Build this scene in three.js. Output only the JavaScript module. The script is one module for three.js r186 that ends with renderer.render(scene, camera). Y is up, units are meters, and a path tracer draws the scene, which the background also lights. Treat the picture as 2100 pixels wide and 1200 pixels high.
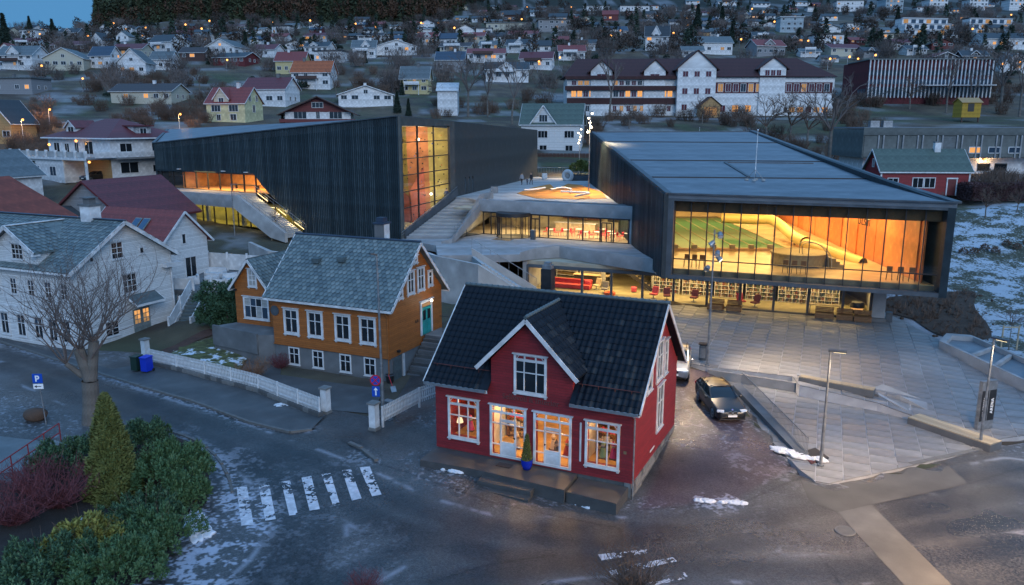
import * as THREE from 'three';
import { mergeGeometries } from 'three/addons/utils/BufferGeometryUtils.js';
import { RoundedBoxGeometry } from 'three/addons/geometries/RoundedBoxGeometry.js';
import { MarchingCubes } from 'three/addons/objects/MarchingCubes.js';
import { TextGeometry } from 'three/addons/geometries/TextGeometry.js';
import { FontLoader } from 'three/addons/loaders/FontLoader.js';
import { RectAreaLightUniformsLib } from 'three/addons/lights/RectAreaLightUniformsLib.js';

// ---------- camera, sky, sun, exposure ----------
const scene = new THREE.Scene();
const W0 = 2100, H0 = 1200, FPX = 1620, PITCH = 12 * Math.PI / 180, EYE = [0, 17.2, 0];
const camera = new THREE.PerspectiveCamera(2 * Math.atan(H0 / 2 / FPX) * 180 / Math.PI, W0 / H0, 0.5, 4000);
camera.position.set(...EYE);
camera.rotation.set(-PITCH, 0, 0);
const renderer = new THREE.WebGLRenderer({ antialias: true });
renderer.setSize(1024, 585);
renderer.toneMapping = THREE.LinearToneMapping;
renderer.toneMappingExposure = 1.1;
renderer.shadowMap.enabled = true;
RectAreaLightUniformsLib.init();
{ // dusk sky: teal-blue, a little paler overhead and towards the afterglow behind the viewer
  const w = 256, h = 128, d = new Float32Array(w * h * 4);
  for (let j = 0; j < h; j++) for (let i = 0; i < w; i++) {
    const el = ((j + 0.5) / h - 0.5) * Math.PI, az = ((i + 0.5) / w - 0.5) * 2 * Math.PI;
    const dz = Math.sin(az) * Math.cos(el), y = Math.sin(el);
    const t = Math.pow(Math.max(0, y), 0.8), b = Math.pow(0.5 + 0.5 * dz, 1.5);
    const cl = 1 + 0.05 * Math.sin(az * 3 + y * 9) * Math.sin(az * 5 + 1.7 + y * 4);
    const lo = [0.02, 0.125, 0.235], hi = [0.25, 0.62, 1.26], bk = [0.37, 0.75, 1.40];
    for (let c = 0; c < 3; c++) d[(j * w + i) * 4 + c] = (y < 0 ? 0.06 : 1) * cl * ((lo[c] * (1 - t) + hi[c] * t) * (1 - b * 0.75) + bk[c] * b * 0.75);
    d[(j * w + i) * 4 + 3] = 1;
  }
  const t = new THREE.DataTexture(d, w, h, THREE.RGBAFormat, THREE.FloatType);
  t.mapping = THREE.EquirectangularReflectionMapping; t.magFilter = THREE.LinearFilter; t.minFilter = THREE.LinearFilter; t.needsUpdate = true;
  scene.background = t; scene.environment = t;
}
const sun = new THREE.DirectionalLight(new THREE.Color().setRGB(0.9, 0.95, 1), 1.05);
sun.position.set(55, 75, 90); sun.target.position.set(0, 0, -60);
sun.castShadow = true; sun.shadow.radius = 60;
Object.assign(sun.shadow.camera, { left: -120, right: 120, top: 120, bottom: -120, near: 1, far: 500 });
scene.add(sun, sun.target);
// ---------- helpers ----------
const V3=THREE.Vector3,R=Math.PI / 180,TAU=Math.PI*2;
function rngOf(s){return()=>{s=(s+0x6d2b79f5)|0;let t=Math.imul(s^(s>>>15),1|s);t=(t+Math.imul(t^(t>>>7),61|t))^t;return((t^(t>>>14))>>>0) / 4294967296;};}
const rnd=rngOf(7);
const ra=(a,b,r=rnd)=>a+(b-a)*r();
const clamp=(x,a,b)=>Math.min(b,Math.max(a,x)),mix=(a,b,t)=>a+(b-a)*t,sst=(a,b,x)=>{const t=clamp((x-a) / (b-a),0,1);return t*t*(3-2*t);};
const hash2=(x,y)=>{let h=Math.imul(x|0,374761393)+Math.imul(y|0,668265263);h=Math.imul(h^(h>>>13),1274126177);return((h^(h>>>16))>>>0) / 4294967296;};
function vnoise(x,y){const i=Math.floor(x),j=Math.floor(y),fx=x-i,fy=y-j,u=fx*fx*(3-2*fx),v=fy*fy*(3-2*fy);return mix(mix(hash2(i,j),hash2(i+1,j),u),mix(hash2(i,j+1),hash2(i+1,j+1),u),v);}
function fbm(x,y,o=4){let s=0,a=0.5;for(let k=0;k<o;k++){s+=a*vnoise(x,y);x=x*2.03+17.1;y=y*2.03+5.3;a*=0.5;}return s / (1-Math.pow(0.5,o));}
const used={};
const numbered=(n)=>{if(!(n in used)){used[n]=0;return n;}used[n]++;return n+'_'+String(used[n]).padStart(3,'0');};
function tag(o,label,category,group,kind){if(label)o.userData.label=label;if(category)o.userData.category=category;if(group)o.userData.group=group;if(kind)o.userData.kind=kind;return o;}
function thing(name,label,category,pos=[0,0,0],yaw=0,group){
const o=new THREE.Group();o.name=numbered(name);o.position.set(...pos);o.rotation.y=-yaw*R;scene.add(o);
return tag(o,label,category,group);
}
function mesh(name,geo,mat,parent=scene,o={}){
if(geo instanceof MB)geo=geo.geo();
const m=new THREE.Mesh(geo,mat);m.name=parent===scene?numbered(name):name;m.castShadow=m.receiveShadow=true;
if(o.pos)m.position.set(...o.pos);if(o.yaw)m.rotation.y=-o.yaw*R;
parent.add(m);return tag(m,o.label,o.category,o.group,o.kind);
}
function copyOf(root,pos,yaw,label,group,scale){const r=root.clone();r.name=numbered(root.name.replace(/_\d{3}$/,''));r.position.set(...pos);if(yaw!==undefined)r.rotation.y=-yaw*R;if(scale)r.scale.setScalar(scale);if(label)r.userData={...r.userData,label};if(group)r.userData.group=group;scene.add(r);return r;}
class MB{ // collects faces into one geometry
constructor(){this.p=[];this.t=[];this.m=null;}
v(a){if(this.m){const q=new V3(...a).applyMatrix4(this.m);this.p.push(q.x,q.y,q.z);}else this.p.push(a[0],a[1],a[2]);}
tri(a,b,c,ua=[0,0],ub=[1,0],uc=[0,1]){this.v(a);this.v(b);this.v(c);this.t.push(...ua,...ub,...uc);return this;}
quad(a,b,c,d,ou=0,ov=0){
const w=Math.hypot(b[0]-a[0],b[1]-a[1],b[2]-a[2]),h=Math.hypot(d[0]-a[0],d[1]-a[1],d[2]-a[2]);
this.tri(a,b,c,[ou,ov],[ou+w,ov],[ou+w,ov+h]);return this.tri(a,c,d,[ou,ov],[ou+w,ov+h],[ou,ov+h]);
}
box(x0,y0,z0,x1,y1,z1){
const A=[x0,y0,z1],B=[x1,y0,z1],C=[x1,y1,z1],D=[x0,y1,z1],E=[x0,y0,z0],F=[x1,y0,z0],G=[x1,y1,z0],H=[x0,y1,z0];
this.quad(A,B,C,D,x0,y0);this.quad(F,E,H,G,-x1,y0);this.quad(B,F,G,C,-z1,y0);this.quad(E,A,D,H,z0,y0);this.quad(D,C,G,H,x0,-z1);return this.quad(E,F,B,A,x0,z0);
}
cbox(cx,y0,cz,sx,sy,sz){return this.box(cx-sx / 2,y0,cz-sz / 2,cx+sx / 2,y0+sy,cz+sz / 2);}
rbox(cx,y0,cz,sx,sy,sz,yaw){const old=this.m;this.m=new THREE.Matrix4().makeRotationY(-yaw*R).setPosition(cx,y0,cz);if(old)this.m.premultiply(old);this.cbox(0,0,0,sx,sy,sz);this.m=old;return this;}
beam(p,q,w,h=w,up=[0,1,0]){ // bar from p to q, w sideways, h upwards
const a=new V3(...p),b=new V3(...q),d=b.clone().sub(a).normalize(),u=new V3(...up);if(Math.abs(d.dot(u))>0.99)u.set(1,0,0);
const s=d.clone().cross(u).normalize(),t=s.clone().cross(d);s.multiplyScalar(w / 2);t.multiplyScalar(h / 2);
const c=(o,i,j)=>[o.x+s.x*i+t.x*j,o.y+s.y*i+t.y*j,o.z+s.z*i+t.z*j];
const k=[[-1,-1],[1,-1],[1,1],[-1,1]],A=k.map((e)=>c(a,...e)),B=k.map((e)=>c(b,...e));
for(let i=0;i<4;i++){const j=(i+1)%4;this.quad(A[j],A[i],B[i],B[j]);}this.quad(A[0],A[1],A[2],A[3]);return this.quad(B[1],B[0],B[3],B[2]);
}
cyl(p,q,r0,r1=r0,n=8,caps=true){
const a=new V3(...p),b=new V3(...q),d=b.clone().sub(a).normalize(),u=Math.abs(d.y)>0.99?new V3(1,0,0):new V3(0,1,0),s=d.clone().cross(u).normalize(),t=s.clone().cross(d);
const ring=(o,r)=>Array.from({length:n},(_,i)=>{const f=i / n*TAU,c=Math.cos(f)*r,e=Math.sin(f)*r;return[o.x+s.x*c+t.x*e,o.y+s.y*c+t.y*e,o.z+s.z*c+t.z*e];});
const A=ring(a,r0),B=ring(b,r1);
for(let i=0;i<n;i++){const j=(i+1)%n;this.quad(A[j],A[i],B[i],B[j]);if(caps){if(r0>0)this.tri(A[i],A[j],[a.x,a.y,a.z]);if(r1>0)this.tri(B[j],B[i],[b.x,b.y,b.z]);}}return this;
}
prism(pts,y0,y1){ // polygon [[x,z]...] between two heights (numbers or per-corner arrays)
const n=pts.length,lo=(i)=>Array.isArray(y0)?y0[i]:y0,hi=(i)=>Array.isArray(y1)?y1[i]:y1;
const v2=pts.map((p)=>new THREE.Vector2(p[0],-p[1])),ccw=THREE.ShapeUtils.area(v2)>0;
for(const f of THREE.ShapeUtils.triangulateShape(ccw?v2:v2.slice().reverse(),[])){
const g=ccw?f:f.map((i)=>n-1-i),P=(i,y)=>[pts[i][0],y,pts[i][1]],U=(i)=>[pts[i][0],-pts[i][1]];
this.tri(P(g[0],hi(g[0])),P(g[1],hi(g[1])),P(g[2],hi(g[2])),U(g[0]),U(g[1]),U(g[2]));this.tri(P(g[0],lo(g[0])),P(g[2],lo(g[2])),P(g[1],lo(g[1])),U(g[0]),U(g[2]),U(g[1]));
}
for(let i=0;i<n;i++){const j=(i+1)%n,a=ccw?i:j,b=ccw?j:i;this.quad([pts[a][0],lo(a),pts[a][1]],[pts[b][0],lo(b),pts[b][1]],[pts[b][0],hi(b),pts[b][1]],[pts[a][0],hi(a),pts[a][1]]);}return this;
}
geom(g,m){g=g.index?g.toNonIndexed():g;const p=g.attributes.position,u=g.attributes.uv,q=new V3();for(let i=0;i<p.count;i++){q.fromBufferAttribute(p,i);if(m)q.applyMatrix4(m);this.v([q.x,q.y,q.z]);this.t.push(u?u.getX(i):0,u?u.getY(i):0);}return this;}
geo(){const g=new THREE.BufferGeometry();g.setAttribute('position',new THREE.Float32BufferAttribute(this.p,3));g.setAttribute('uv',new THREE.Float32BufferAttribute(this.t,2));return g;}
}
const T=(x,y,z,yaw=0,sx=1,sy=sx,sz=sx)=>new THREE.Matrix4().compose(new V3(x,y,z),new THREE.Quaternion().setFromEuler(new THREE.Euler(0,-yaw*R,0)),new V3(sx,sy,sz));
// ---------- terrain ----------
const NEAR=[[6,-33,0],[5.5,-34,0],[-4,-38.5,.4],[-8,-43,.45],[-11,-45.5,.4],[-7,-34,.05],[-13,-34,0],[-25,-44,.3],[-27,-56,.5],[-33,-57,.5],[-40,-60,.5],[-17,-54,.5],[-8,-50,.5],[-21,-57,.9],[11,-44,.45],[12.5,-54,.85],[16,-37.5,0],[25,-40,.05],[0,-20,-.1],[30,-30,0],[-30,-25,.4],[15,-60,.55],[30,-62,.5],[22,-56,.5],[28,-52,.3],[36,-50,.25],[42,-50,.3],[-3,-48,.8],[5,-55,.9],[8.5,-44,.5],[35,-42,.0],[20,-46,.1],[15,-50,.35],[-24,-62,1.5],[-50,-60,.6]];
const FAR=[[60,.8],[66,1],[75,1.7],[85,2.8],[95,3.7],[105,4.3],[115,5.2],[130,7.6],[150,8.4],[170,12],[190,17],[215,19.5],[230,23],[260,28.5],[380,53],[585,91],[800,133],[1100,200],[2000,420]];
const CARVE=[[-16,-69],[-15,-88],[-50,-113],[-45,-122],[4,-146],[13,-124],[13,-131],[38,-131],[33.5,-66],[31,-64],[14.5,-70.5]];
const SINK=[];
function inPoly(x,z,P){let c=false;for(let i=0,j=P.length-1;i<P.length;j=i++)if((P[i][1]>z)!==(P[j][1]>z)&&x<(P[j][0]-P[i][0])*(z-P[i][1]) / (P[j][1]-P[i][1])+P[i][0])c=!c;return c;}
function edgeDist(x,z,P){let m=1e9;for(let i=0,j=P.length-1;i<P.length;j=i++){const ax=P[j][0],az=P[j][1],dx=P[i][0]-ax,dz=P[i][1]-az,t=clamp(((x-ax)*dx+(z-az)*dz) / (dx*dx+dz*dz),0,1);m=Math.min(m,Math.hypot(x-ax-dx*t,z-az-dz*t));}return m;}
function ground(x,z){
const d=-z;let s=0,w=0;
if(d<80)for(const p of NEAR){const q=1 / ((x-p[0])**2+(z-p[1])**2+1.5)**1.6;s+=q*p[2];w+=q;}
const near=w?s / w:0;let far=FAR[0][1];
if(d>60){
let i=1;while(i<FAR.length-1&&d>FAR[i][0])i++;
const a=FAR[i-1],b=FAR[i];far=mix(a[1],b[1],clamp((d-a[0]) / (b[0]-a[0]),0,1));
far+=0.02*clamp(-x-40,0,200)*sst(100,140,d)*(1-sst(160,220,d))+0.1*clamp(x-36,0,30)*sst(80,100,d)*(1-sst(125,190,d));
far+=(fbm(x*.02+9,z*.02,3)-.5)*4*sst(190,300,d);
const k=x / d;// wooded mountain behind the houses; the ridge falls away to the left
far-=9*sst(280,540,d)*(1-sst(-.6,-.38,k));
const m=sst(-.46,-.25,k)*(1-sst(-.1,.22,k))*.42+.10*sst(-.1,.2,k);
far+=Math.max(0,d-(560+160*sst(-.12,.05,k)))*m*(1+.25*(fbm(x*.006,z*.006,3)-.5));
far-=Math.max(0,d-580)*.26*(1-sst(-.56,-.4,k));
}
let g=mix(near,far,sst(60,72,d));
if(d>62&&d<150&&inPoly(x,z,CARVE))g=mix(g,Math.min(g,.4),sst(.3,2,edgeDist(x,z,CARVE)));
if(d>34&&d<90)for(const P of SINK)if(inPoly(x,z,P))g-=.7*sst(0,.8,edgeDist(x,z,P));
return g;
}
// sight lines of the photograph -> points of the place
const CP=Math.cos(PITCH),SP=Math.sin(PITCH);
function sight(px,py){const x=(px-1050) / FPX,y=(600-py) / FPX;return[x,y*CP-SP,-y*SP-CP];}
function atH(px,py,h){const r=sight(px,py),t=(h-EYE[1]) / r[1];return[r[0]*t,h,r[2]*t];}
function onG(px,py,off=0){let h=0,p;for(let i=0;i<8;i++){p=atH(px,py,h);h=ground(p[0],p[2])+off;}return[p[0],h,p[2]];}
function onHill(px,py,from=100,to=1500){const r=sight(px,py);for(let d=from;d<to;d+=1){const t=d / -r[2],x=r[0]*t,y=EYE[1]+r[1]*t;if(y<=ground(x,-d))return[x,ground(x,-d),-d];}return null;}
function atD(px,py,d){const r=sight(px,py),t=d / -r[2];return[r[0]*t,EYE[1]+r[1]*t,-d];}
// ---------- textures and materials ----------
function tex(w,h,f,srgb=true){const d=new Uint8Array(w*h*4);for(let j=0;j<h;j++)for(let i=0;i<w;i++){const c=f(i / w,j / h,i,j);const o=(j*w+i)*4;d[o]=clamp(c[0],0,255);d[o+1]=clamp(c[1],0,255);d[o+2]=clamp(c[2],0,255);d[o+3]=c[3]===undefined?255:c[3];}const t=new THREE.DataTexture(d,w,h);t.wrapS=t.wrapT=THREE.RepeatWrapping;t.magFilter=THREE.LinearFilter;t.minFilter=THREE.LinearMipmapLinearFilter;t.generateMipmaps=true;if(srgb)t.colorSpace=THREE.SRGBColorSpace;t.needsUpdate=true;return t;}
const rep=(t,sx,sy=sx)=>{const c=t.clone();c.repeat.set(1 / sx,1 / sy);c.needsUpdate=true;return c;};
function tn(u,v,f,o=4){ // tiling noise
let s=0,a=.5,n=0;for(let k=0;k<o;k++){const F=f<<k,x=u*F,y=v*F,i=Math.floor(x),j=Math.floor(y),fx=x-i,fy=y-j,U=fx*fx*(3-2*fx),Q=fy*fy*(3-2*fy),h=(a1,b1)=>hash2(((a1%F)+F)%F+k*131,((b1%F)+F)%F+k*77);s+=a*mix(mix(h(i,j),h(i+1,j),U),mix(h(i,j+1),h(i+1,j+1),U),Q);n+=a;a*=.5;}return s / n;
}
const mottle=tex(512,512,(u,v,i,j)=>{const n=214+(tn(u,v,4,6)-.5)*84+(hash2(i,j)-.5)*22;return[n,n,n];});
const grit=tex(512,512,(u,v,i,j)=>{const n=128+(tn(u,v,32,3)-.5)*120+(hash2(i+7,j)-.5)*110;return[n,n,n];},false);
const boards=tex(256,256,(u,v,i,j)=>{const b=v*8%1,n=b<.1?b*10*200:200+55*(1-b);return[n,n,n];},false);// 8 boards with a drip edge
const boardCol=tex(256,256,(u,v,i,j)=>{const b=Math.floor(v*8),e=v*8%1;const n=218+(hash2(b,3)-.5)*22+(tn(u,v,8,4)-.5)*20-(e<.09?70:0);return[n,n,n];});
const boardCol2=tex(512,512,(u,v,i,j)=>{const b=Math.floor(v*8),e=v*8%1,s=tn(u,v*.25,40,2),p=tn(u,v,3,5);const n=214+(hash2(b+Math.floor(u*2+hash2(b,9))*17,3)-.5)*22+(s-.5)*22+(p-.5)*34-(e<.09?80:0);return[n,n,n];});
const M={};
function mat(key,rgb,o={}){const{maps=0,size=3,bump,bumpMap,map,...rest}=o;const m=new(rest.transmission||rest.clearcoat||rest.sheen||rest.specularIntensity!==undefined?THREE.MeshPhysicalMaterial:THREE.MeshStandardMaterial)({roughness:.8,...rest});m.color.setRGB(...rgb);m.name=key;if(map!==0)m.map=rep(map||mottle,size);if(bump){m.bumpMap=rep(bumpMap||grit,size*.6);m.bumpScale=bump;}return M[key]=m;}
const wood=(key,rgb,o={})=>mat(key,rgb,{map:boardCol,size:1.1,roughness:.6,...o,bump:0})&&(M[key].bumpMap=rep(boards,1.1),M[key].bumpScale=.012,M[key]);
wood('redWood',[.30,.018,.024]);wood('orangeWood',[.44,.135,.022]);wood('whiteWood',[.78,.78,.77]);for(const k of['redWood','orangeWood'])M[k].map=rep(boardCol2,2.2,1.1);wood('yellowWood',[.66,.56,.28]);wood('brownWood',[.08,.035,.025]);wood('creamWood',[.62,.58,.46]);wood('ochreWood',[.5,.3,.12]);wood('darkRedWood',[.16,.02,.02]);wood('greyWood',[.3,.3,.31]);wood('blackWood',[.03,.03,.033]);
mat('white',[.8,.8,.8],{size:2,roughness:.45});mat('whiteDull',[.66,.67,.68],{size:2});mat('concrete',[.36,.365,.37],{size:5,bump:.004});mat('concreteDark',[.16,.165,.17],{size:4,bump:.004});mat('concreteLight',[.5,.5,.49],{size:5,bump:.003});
mat('asphalt',[.055,.056,.06],{size:6,bump:.006,roughness:.6});mat('pavement',[.085,.087,.09],{size:4,bump:.005,roughness:.65});mat('kerb',[.17,.17,.165],{size:1.5,bump:.006});mat('slabD',[.215,.215,.218],{size:2.2,bump:.003,roughness:.4});mat('slab',[.25,.247,.247],{size:3,bump:.003,roughness:.42});mat('slabB',[.225,.222,.222],{size:2.6,bump:.003,roughness:.5});mat('slabC',[.28,.277,.275],{size:3.4,bump:.003,roughness:.6});
mat('blackClad',[.026,.042,.052],{size:2,roughness:.5,specularIntensity:.4});mat('blackRibB',[.03,.048,.058],{size:2.6,roughness:.5,specularIntensity:.5});mat('blackRib',[.042,.066,.08],{size:2.6,roughness:.45,specularIntensity:.5});mat('steel',[.33,.35,.37],{size:1,metalness:.6,roughness:.45});mat('dark',[.02,.02,.022],{size:1,roughness:.5});mat('roofFelt',[.17,.2,.23],{size:6,bump:.004,roughness:.45});mat('frameGrey',[.085,.1,.115],{size:3,roughness:.45});
mat('tileBlack',[.008,.012,.019],{size:.8,roughness:.5,specularIntensity:.3});mat('tileBlackB',[.012,.017,.025],{size:.7,roughness:.5,specularIntensity:.3});mat('tileBlackC',[.022,.028,.034],{size:.5,roughness:.6,specularIntensity:.4});mat('porch',[.075,.074,.073],{size:2.5,bump:.004,roughness:.55});mat('slate',[.15,.19,.19],{size:.7,roughness:.55});mat('slateB',[.21,.25,.245],{size:.6,roughness:.6});mat('slateC',[.105,.135,.14],{size:.8,roughness:.5});
mat('roofRed',[.23,.04,.032],{size:1.2,roughness:.6});mat('roofMaroon',[.14,.024,.028],{size:1.5,roughness:.6});mat('roofBlack',[.03,.032,.036],{size:2,roughness:.5});mat('roofGrey',[.12,.14,.145],{size:2,roughness:.55});mat('roofBlue',[.03,.05,.085],{size:2,roughness:.45});mat('roofOrange',[.42,.11,.035],{size:2});mat('roofGreen',[.085,.12,.095],{size:1.5,roughness:.6});mat('roofBrown',[.05,.032,.028],{size:2,roughness:.6});
for(const[k,n]of[['roofRed',14],['roofMaroon',14],['roofGrey',10],['roofGreen',10],['roofOrange',12],['slate',1]])if(n>1){M[k].bumpMap=rep(tex(128,128,(u,v)=>{const r=Math.floor(v*4),a=v*4%1,b=(u*4+(r%2)*.5)%1;const n2=90+120*(1-a)-(b<.08?70:0);return[n2,n2,n2];},false),1.3);M[k].bumpScale=.03;}
mat('wood',[.26,.13,.055],{size:1,roughness:.6});mat('paleWood',[.5,.4,.26],{size:1.2,roughness:.6});mat('stone',[.23,.225,.215],{size:1.2,bump:.01});mat('stoneDark',[.12,.12,.12],{size:1.2,bump:.01});mat('snow',[.78,.8,.84],{size:1.5,bump:.01,roughness:.7});mat('soil',[.035,.024,.019],{size:2,bump:.02,roughness:.95});
mat('bark',[.17,.15,.13],{size:.8,bump:.012});mat('twig',[.12,.095,.085],{map:0,roughness:.9});mat('twigBrown',[.11,.07,.05],{map:0,roughness:.9});mat('twigRed',[.115,.03,.036],{map:0,roughness:.8});
mat('leafDark',[.026,.066,.028],{map:0,roughness:.75});mat('leafMid',[.042,.095,.03],{map:0,roughness:.75});mat('leafYellow',[.14,.14,.025],{map:0,roughness:.75});mat('leafOlive',[.085,.1,.02],{map:0,roughness:.8});mat('leafConifer',[.014,.03,.02],{map:0,roughness:.9});
mat('paneDark',[.012,.016,.02],{map:0,roughness:.06});mat('paneBlue',[.03,.05,.075],{map:0,roughness:.08});mat('curtain',[.42,.42,.4],{size:.5});
M.glass=new THREE.MeshPhysicalMaterial({color:0xffffff,transmission:1,roughness:.02,thickness:0,ior:1.45});M.glass.color.setRGB(.94,.95,.94);
M.tint=new THREE.MeshPhysicalMaterial({transmission:1,roughness:.02,thickness:0,ior:1.5});M.tint.color.setRGB(.93,.86,.70);
function glow(key,rgb,k){const m=new THREE.MeshStandardMaterial({roughness:1});m.color.setRGB(0,0,0);m.emissive.setRGB(...rgb);m.emissiveIntensity=k;m.name=key;return M[key]=m;}
glow('lampGlow',[1,.40,.09],3.6);glow('lampWhite',[1,.82,.58],7);glow('windowGlow',[1,.46,.14],.85);glow('windowDim',[1,.55,.22],.35);glow('stripGlow',[1,.78,.42],3.2);glow('ceilGlow',[1,.72,.34],2.2);
const font=await new FontLoader().loadAsync('fonts/droid/droid_sans_bold.typeface.json'),fontSerif=await new FontLoader().loadAsync('fonts/droid/droid_serif_regular.typeface.json');
const textGeo=(s,size,depth,f=font)=>{const g=new TextGeometry(s,{font:f,size,depth,curveSegments:3,bevelEnabled:false});g.computeBoundingBox();const b=g.boundingBox;g.translate(-(b.min.x+b.max.x) / 2,-(b.min.y+b.max.y) / 2,0);return g;};
function point(pos,rgb,I,r=.1,parent=scene){const l=new THREE.PointLight(new THREE.Color().setRGB(...rgb),I,0,2);l.position.set(...pos);l.castShadow=true;l.shadow.radius=r / .02;parent.add(l);return l;}
function area(pos,target,w,h,rgb,I){const l=new THREE.RectAreaLight(new THREE.Color().setRGB(...rgb),I,w,h);l.position.set(...pos);l.lookAt(...target);scene.add(l);return l;}
// ---------- ground ----------
const upH=(x,z)=>{const p=[x,z];let s=0,w=0;for(const q of UP){const k=1 / ((x-q[0])**2+(z-q[1])**2+.3)**1.5;s+=k*q[2];w+=k;}return s / w;};
const UP=[[1300,640,1],[1380,622,1],[1500,630,1],[1640,642,1],[1787,655,1],[1830,650,1],[1930,700,.95],[1440,745,.95],[1540,762,.95],[1630,775,.95],[1720,795,.85],[1800,818,.7],[1865,848,.45],[1930,880,.3],[1995,905,.2],[2080,880,.25],[2100,800,.6],[1800,720,.95],[1950,780,.6],[1600,700,1]].map((p)=>{const q=atH(p[0],p[1],p[2]);return[q[0],q[2],p[2]];});
const upper=[[1200,622],[1290,632],[1382,624],[1787,657],[1815,640],[1925,697],[1925,712],[2110,805],[2120,890],[2040,902],[1990,905],[1865,850],[1800,826],[1640,790],[1625,772],[1448,752],[1385,738],[1330,720]].map((p)=>{let h=.8,q;for(let i=0;i<10;i++){q=atH(p[0],p[1],h);h=upH(q[0],q[2]);}return[q[0],q[2]];});
const lowH=(x,z)=>.12+.14*sst(-44,-55,z);
const lower=[[1462,768],[1535,780],[1630,793],[1720,812],[1800,834],[1865,856],[1990,914],[2032,918],[1700,990],[1672,985],[1640,962],[1530,850]].map((p)=>{const q=atH(p[0],p[1],.16);return[q[0],q[2]];});
SINK.push(upper,lower);
function steps(a,b,s0,k){const o=[a];let s=s0;while(o[o.length-1]<b){o.push(o[o.length-1]+s);s*=k;}return o;}
{
const xr=[...steps(48,1000,1.4,1.045)],xs=[...xr.slice().reverse().map((x)=>-x),...steps(-47,47,1,1),...xr].filter((x,i,a)=>!i||x>a[i-1]+.01);
const zs=[...steps(-25,150,1,1),...steps(151,1500,1.5,1.03)];
const nx=xs.length,nz=zs.length,p=new Float32Array(nx*nz*3),c=new Float32Array(nx*nz*3),u=new Float32Array(nx*nz*2),idx=[];
for(let j=0;j<nz;j++)for(let i=0;i<nx;i++){
const k=j*nx+i,x=xs[i],z=-zs[j],y=ground(x,z),d=-z;p.set([x,y,z],k*3);u.set([x,-z],k*2);
const n1=fbm(x*.05,z*.05,4),n2=fbm(x*.3+40,z*.3,3);
let col=[.125,.095,.06].map((v,q)=>mix(v,[.06,.075,.03][q],sst(.4,.7,n1))).map((v,q)=>mix(v,[.06,.042,.032][q],sst(.45,.65,n2)*.8));
if(d>540)col=col.map((v,q)=>mix(v,[.018,.024,.016][q],sst(540,640,d)));
let sn=sst(.58,.66,fbm(x*.09+3,z*.13+8,4))*(d>150?.4:.25);
if(x>33&&d>38&&d<125)sn=sst(.36,.52,fbm(x*.22,z*.3+11,5)+.14*sst(50,70,d)-.25*sst(92,104,d));
if(x>-42&&x<-14&&d>70&&d<104){col=[.085,.08,.05].map((v)=>v*(.8+.4*n2));sn=sst(.5,.62,fbm(x*.4,z*.4,4))*.35;}
if(d<64)sn*=x>33?1:.1;
col=col.map((v,q)=>mix(v,[.42,.45,.5][q],sn));c.set(col,k*3);
if(i<nx-1&&j<nz-1)idx.push(k,k+1,k+nx,k+1,k+nx+1,k+nx);
}
const g=new THREE.BufferGeometry();g.setAttribute('position',new THREE.BufferAttribute(p,3));g.setAttribute('color',new THREE.BufferAttribute(c,3));g.setAttribute('uv',new THREE.BufferAttribute(u,2));g.setIndex(idx);g.computeVertexNormals();
const m=new THREE.MeshStandardMaterial({vertexColors:true,roughness:.95,map:rep(mottle,7),bumpMap:rep(grit,1.7),bumpScale:.05});
mesh('ground',g,m,scene,{kind:'structure'});
}
function drape(name,pts,off,m,res=1.5,o={kind:'structure'},parent=scene){ // flat sheet laid on the ground
const v2=pts.map((p)=>new THREE.Vector2(p[0],p[1]));let tr=THREE.ShapeUtils.triangulateShape(v2,[]).map((f)=>f.map((i)=>[v2[i].x,v2[i].y]));
for(let again=true;again;){again=false;const nx=[];for(const t of tr){let b=0,L=0;for(let i=0;i<3;i++){const j=(i+1)%3,l=Math.hypot(t[i][0]-t[j][0],t[i][1]-t[j][1]);if(l>L+1e-9){L=l;b=i;}}if(L>res){again=true;const i=b,j=(b+1)%3,k=(b+2)%3,mm=[(t[i][0]+t[j][0]) / 2,(t[i][1]+t[j][1]) / 2];nx.push([t[i],mm,t[k]],[mm,t[j],t[k]]);}else nx.push(t);}tr=nx;}
const p=[],u=[],f=typeof off==='function'?off:(x,z)=>ground(x,z)+off;
for(let t of tr){const a=(t[1][0]-t[0][0])*(t[2][1]-t[0][1])-(t[2][0]-t[0][0])*(t[1][1]-t[0][1]);if(a>0)t=[t[0],t[2],t[1]];for(const q of t){p.push(q[0],f(...q),q[1]);u.push(q[0],-q[1]);}}
const g=new THREE.BufferGeometry();g.setAttribute('position',new THREE.Float32BufferAttribute(p,3));g.setAttribute('uv',new THREE.Float32BufferAttribute(u,2));return mesh(name,g,m,parent,o);
}
const xz=(px,py,off=0)=>{const p=onG(px,py,off);return[p[0],p[2]];};
const PX=(a,off=0)=>a.map((q)=>xz(q[0],q[1],off));
const segDist=(x,z,L)=>{let m=1e9;for(let i=1;i<L.length;i++){const ax=L[i-1][0],az=L[i-1][1],dx=L[i][0]-ax,dz=L[i][1]-az,t=clamp(((x-ax)*dx+(z-az)*dz) / (dx*dx+dz*dz),0,1);m=Math.min(m,Math.hypot(x-ax-dx*t,z-az-dz*t));}return m;};
const smooth=(L,n=8)=>new THREE.CatmullRomCurve3(L.map((p)=>new V3(p[0],0,p[1]))).getPoints(L.length*n).map((p)=>[p.x,p.z]);
const RX0=-52,RX1=50,RZ0=-18,RZ1=-70;// stretch of asphalt that carries the wear map
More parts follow.
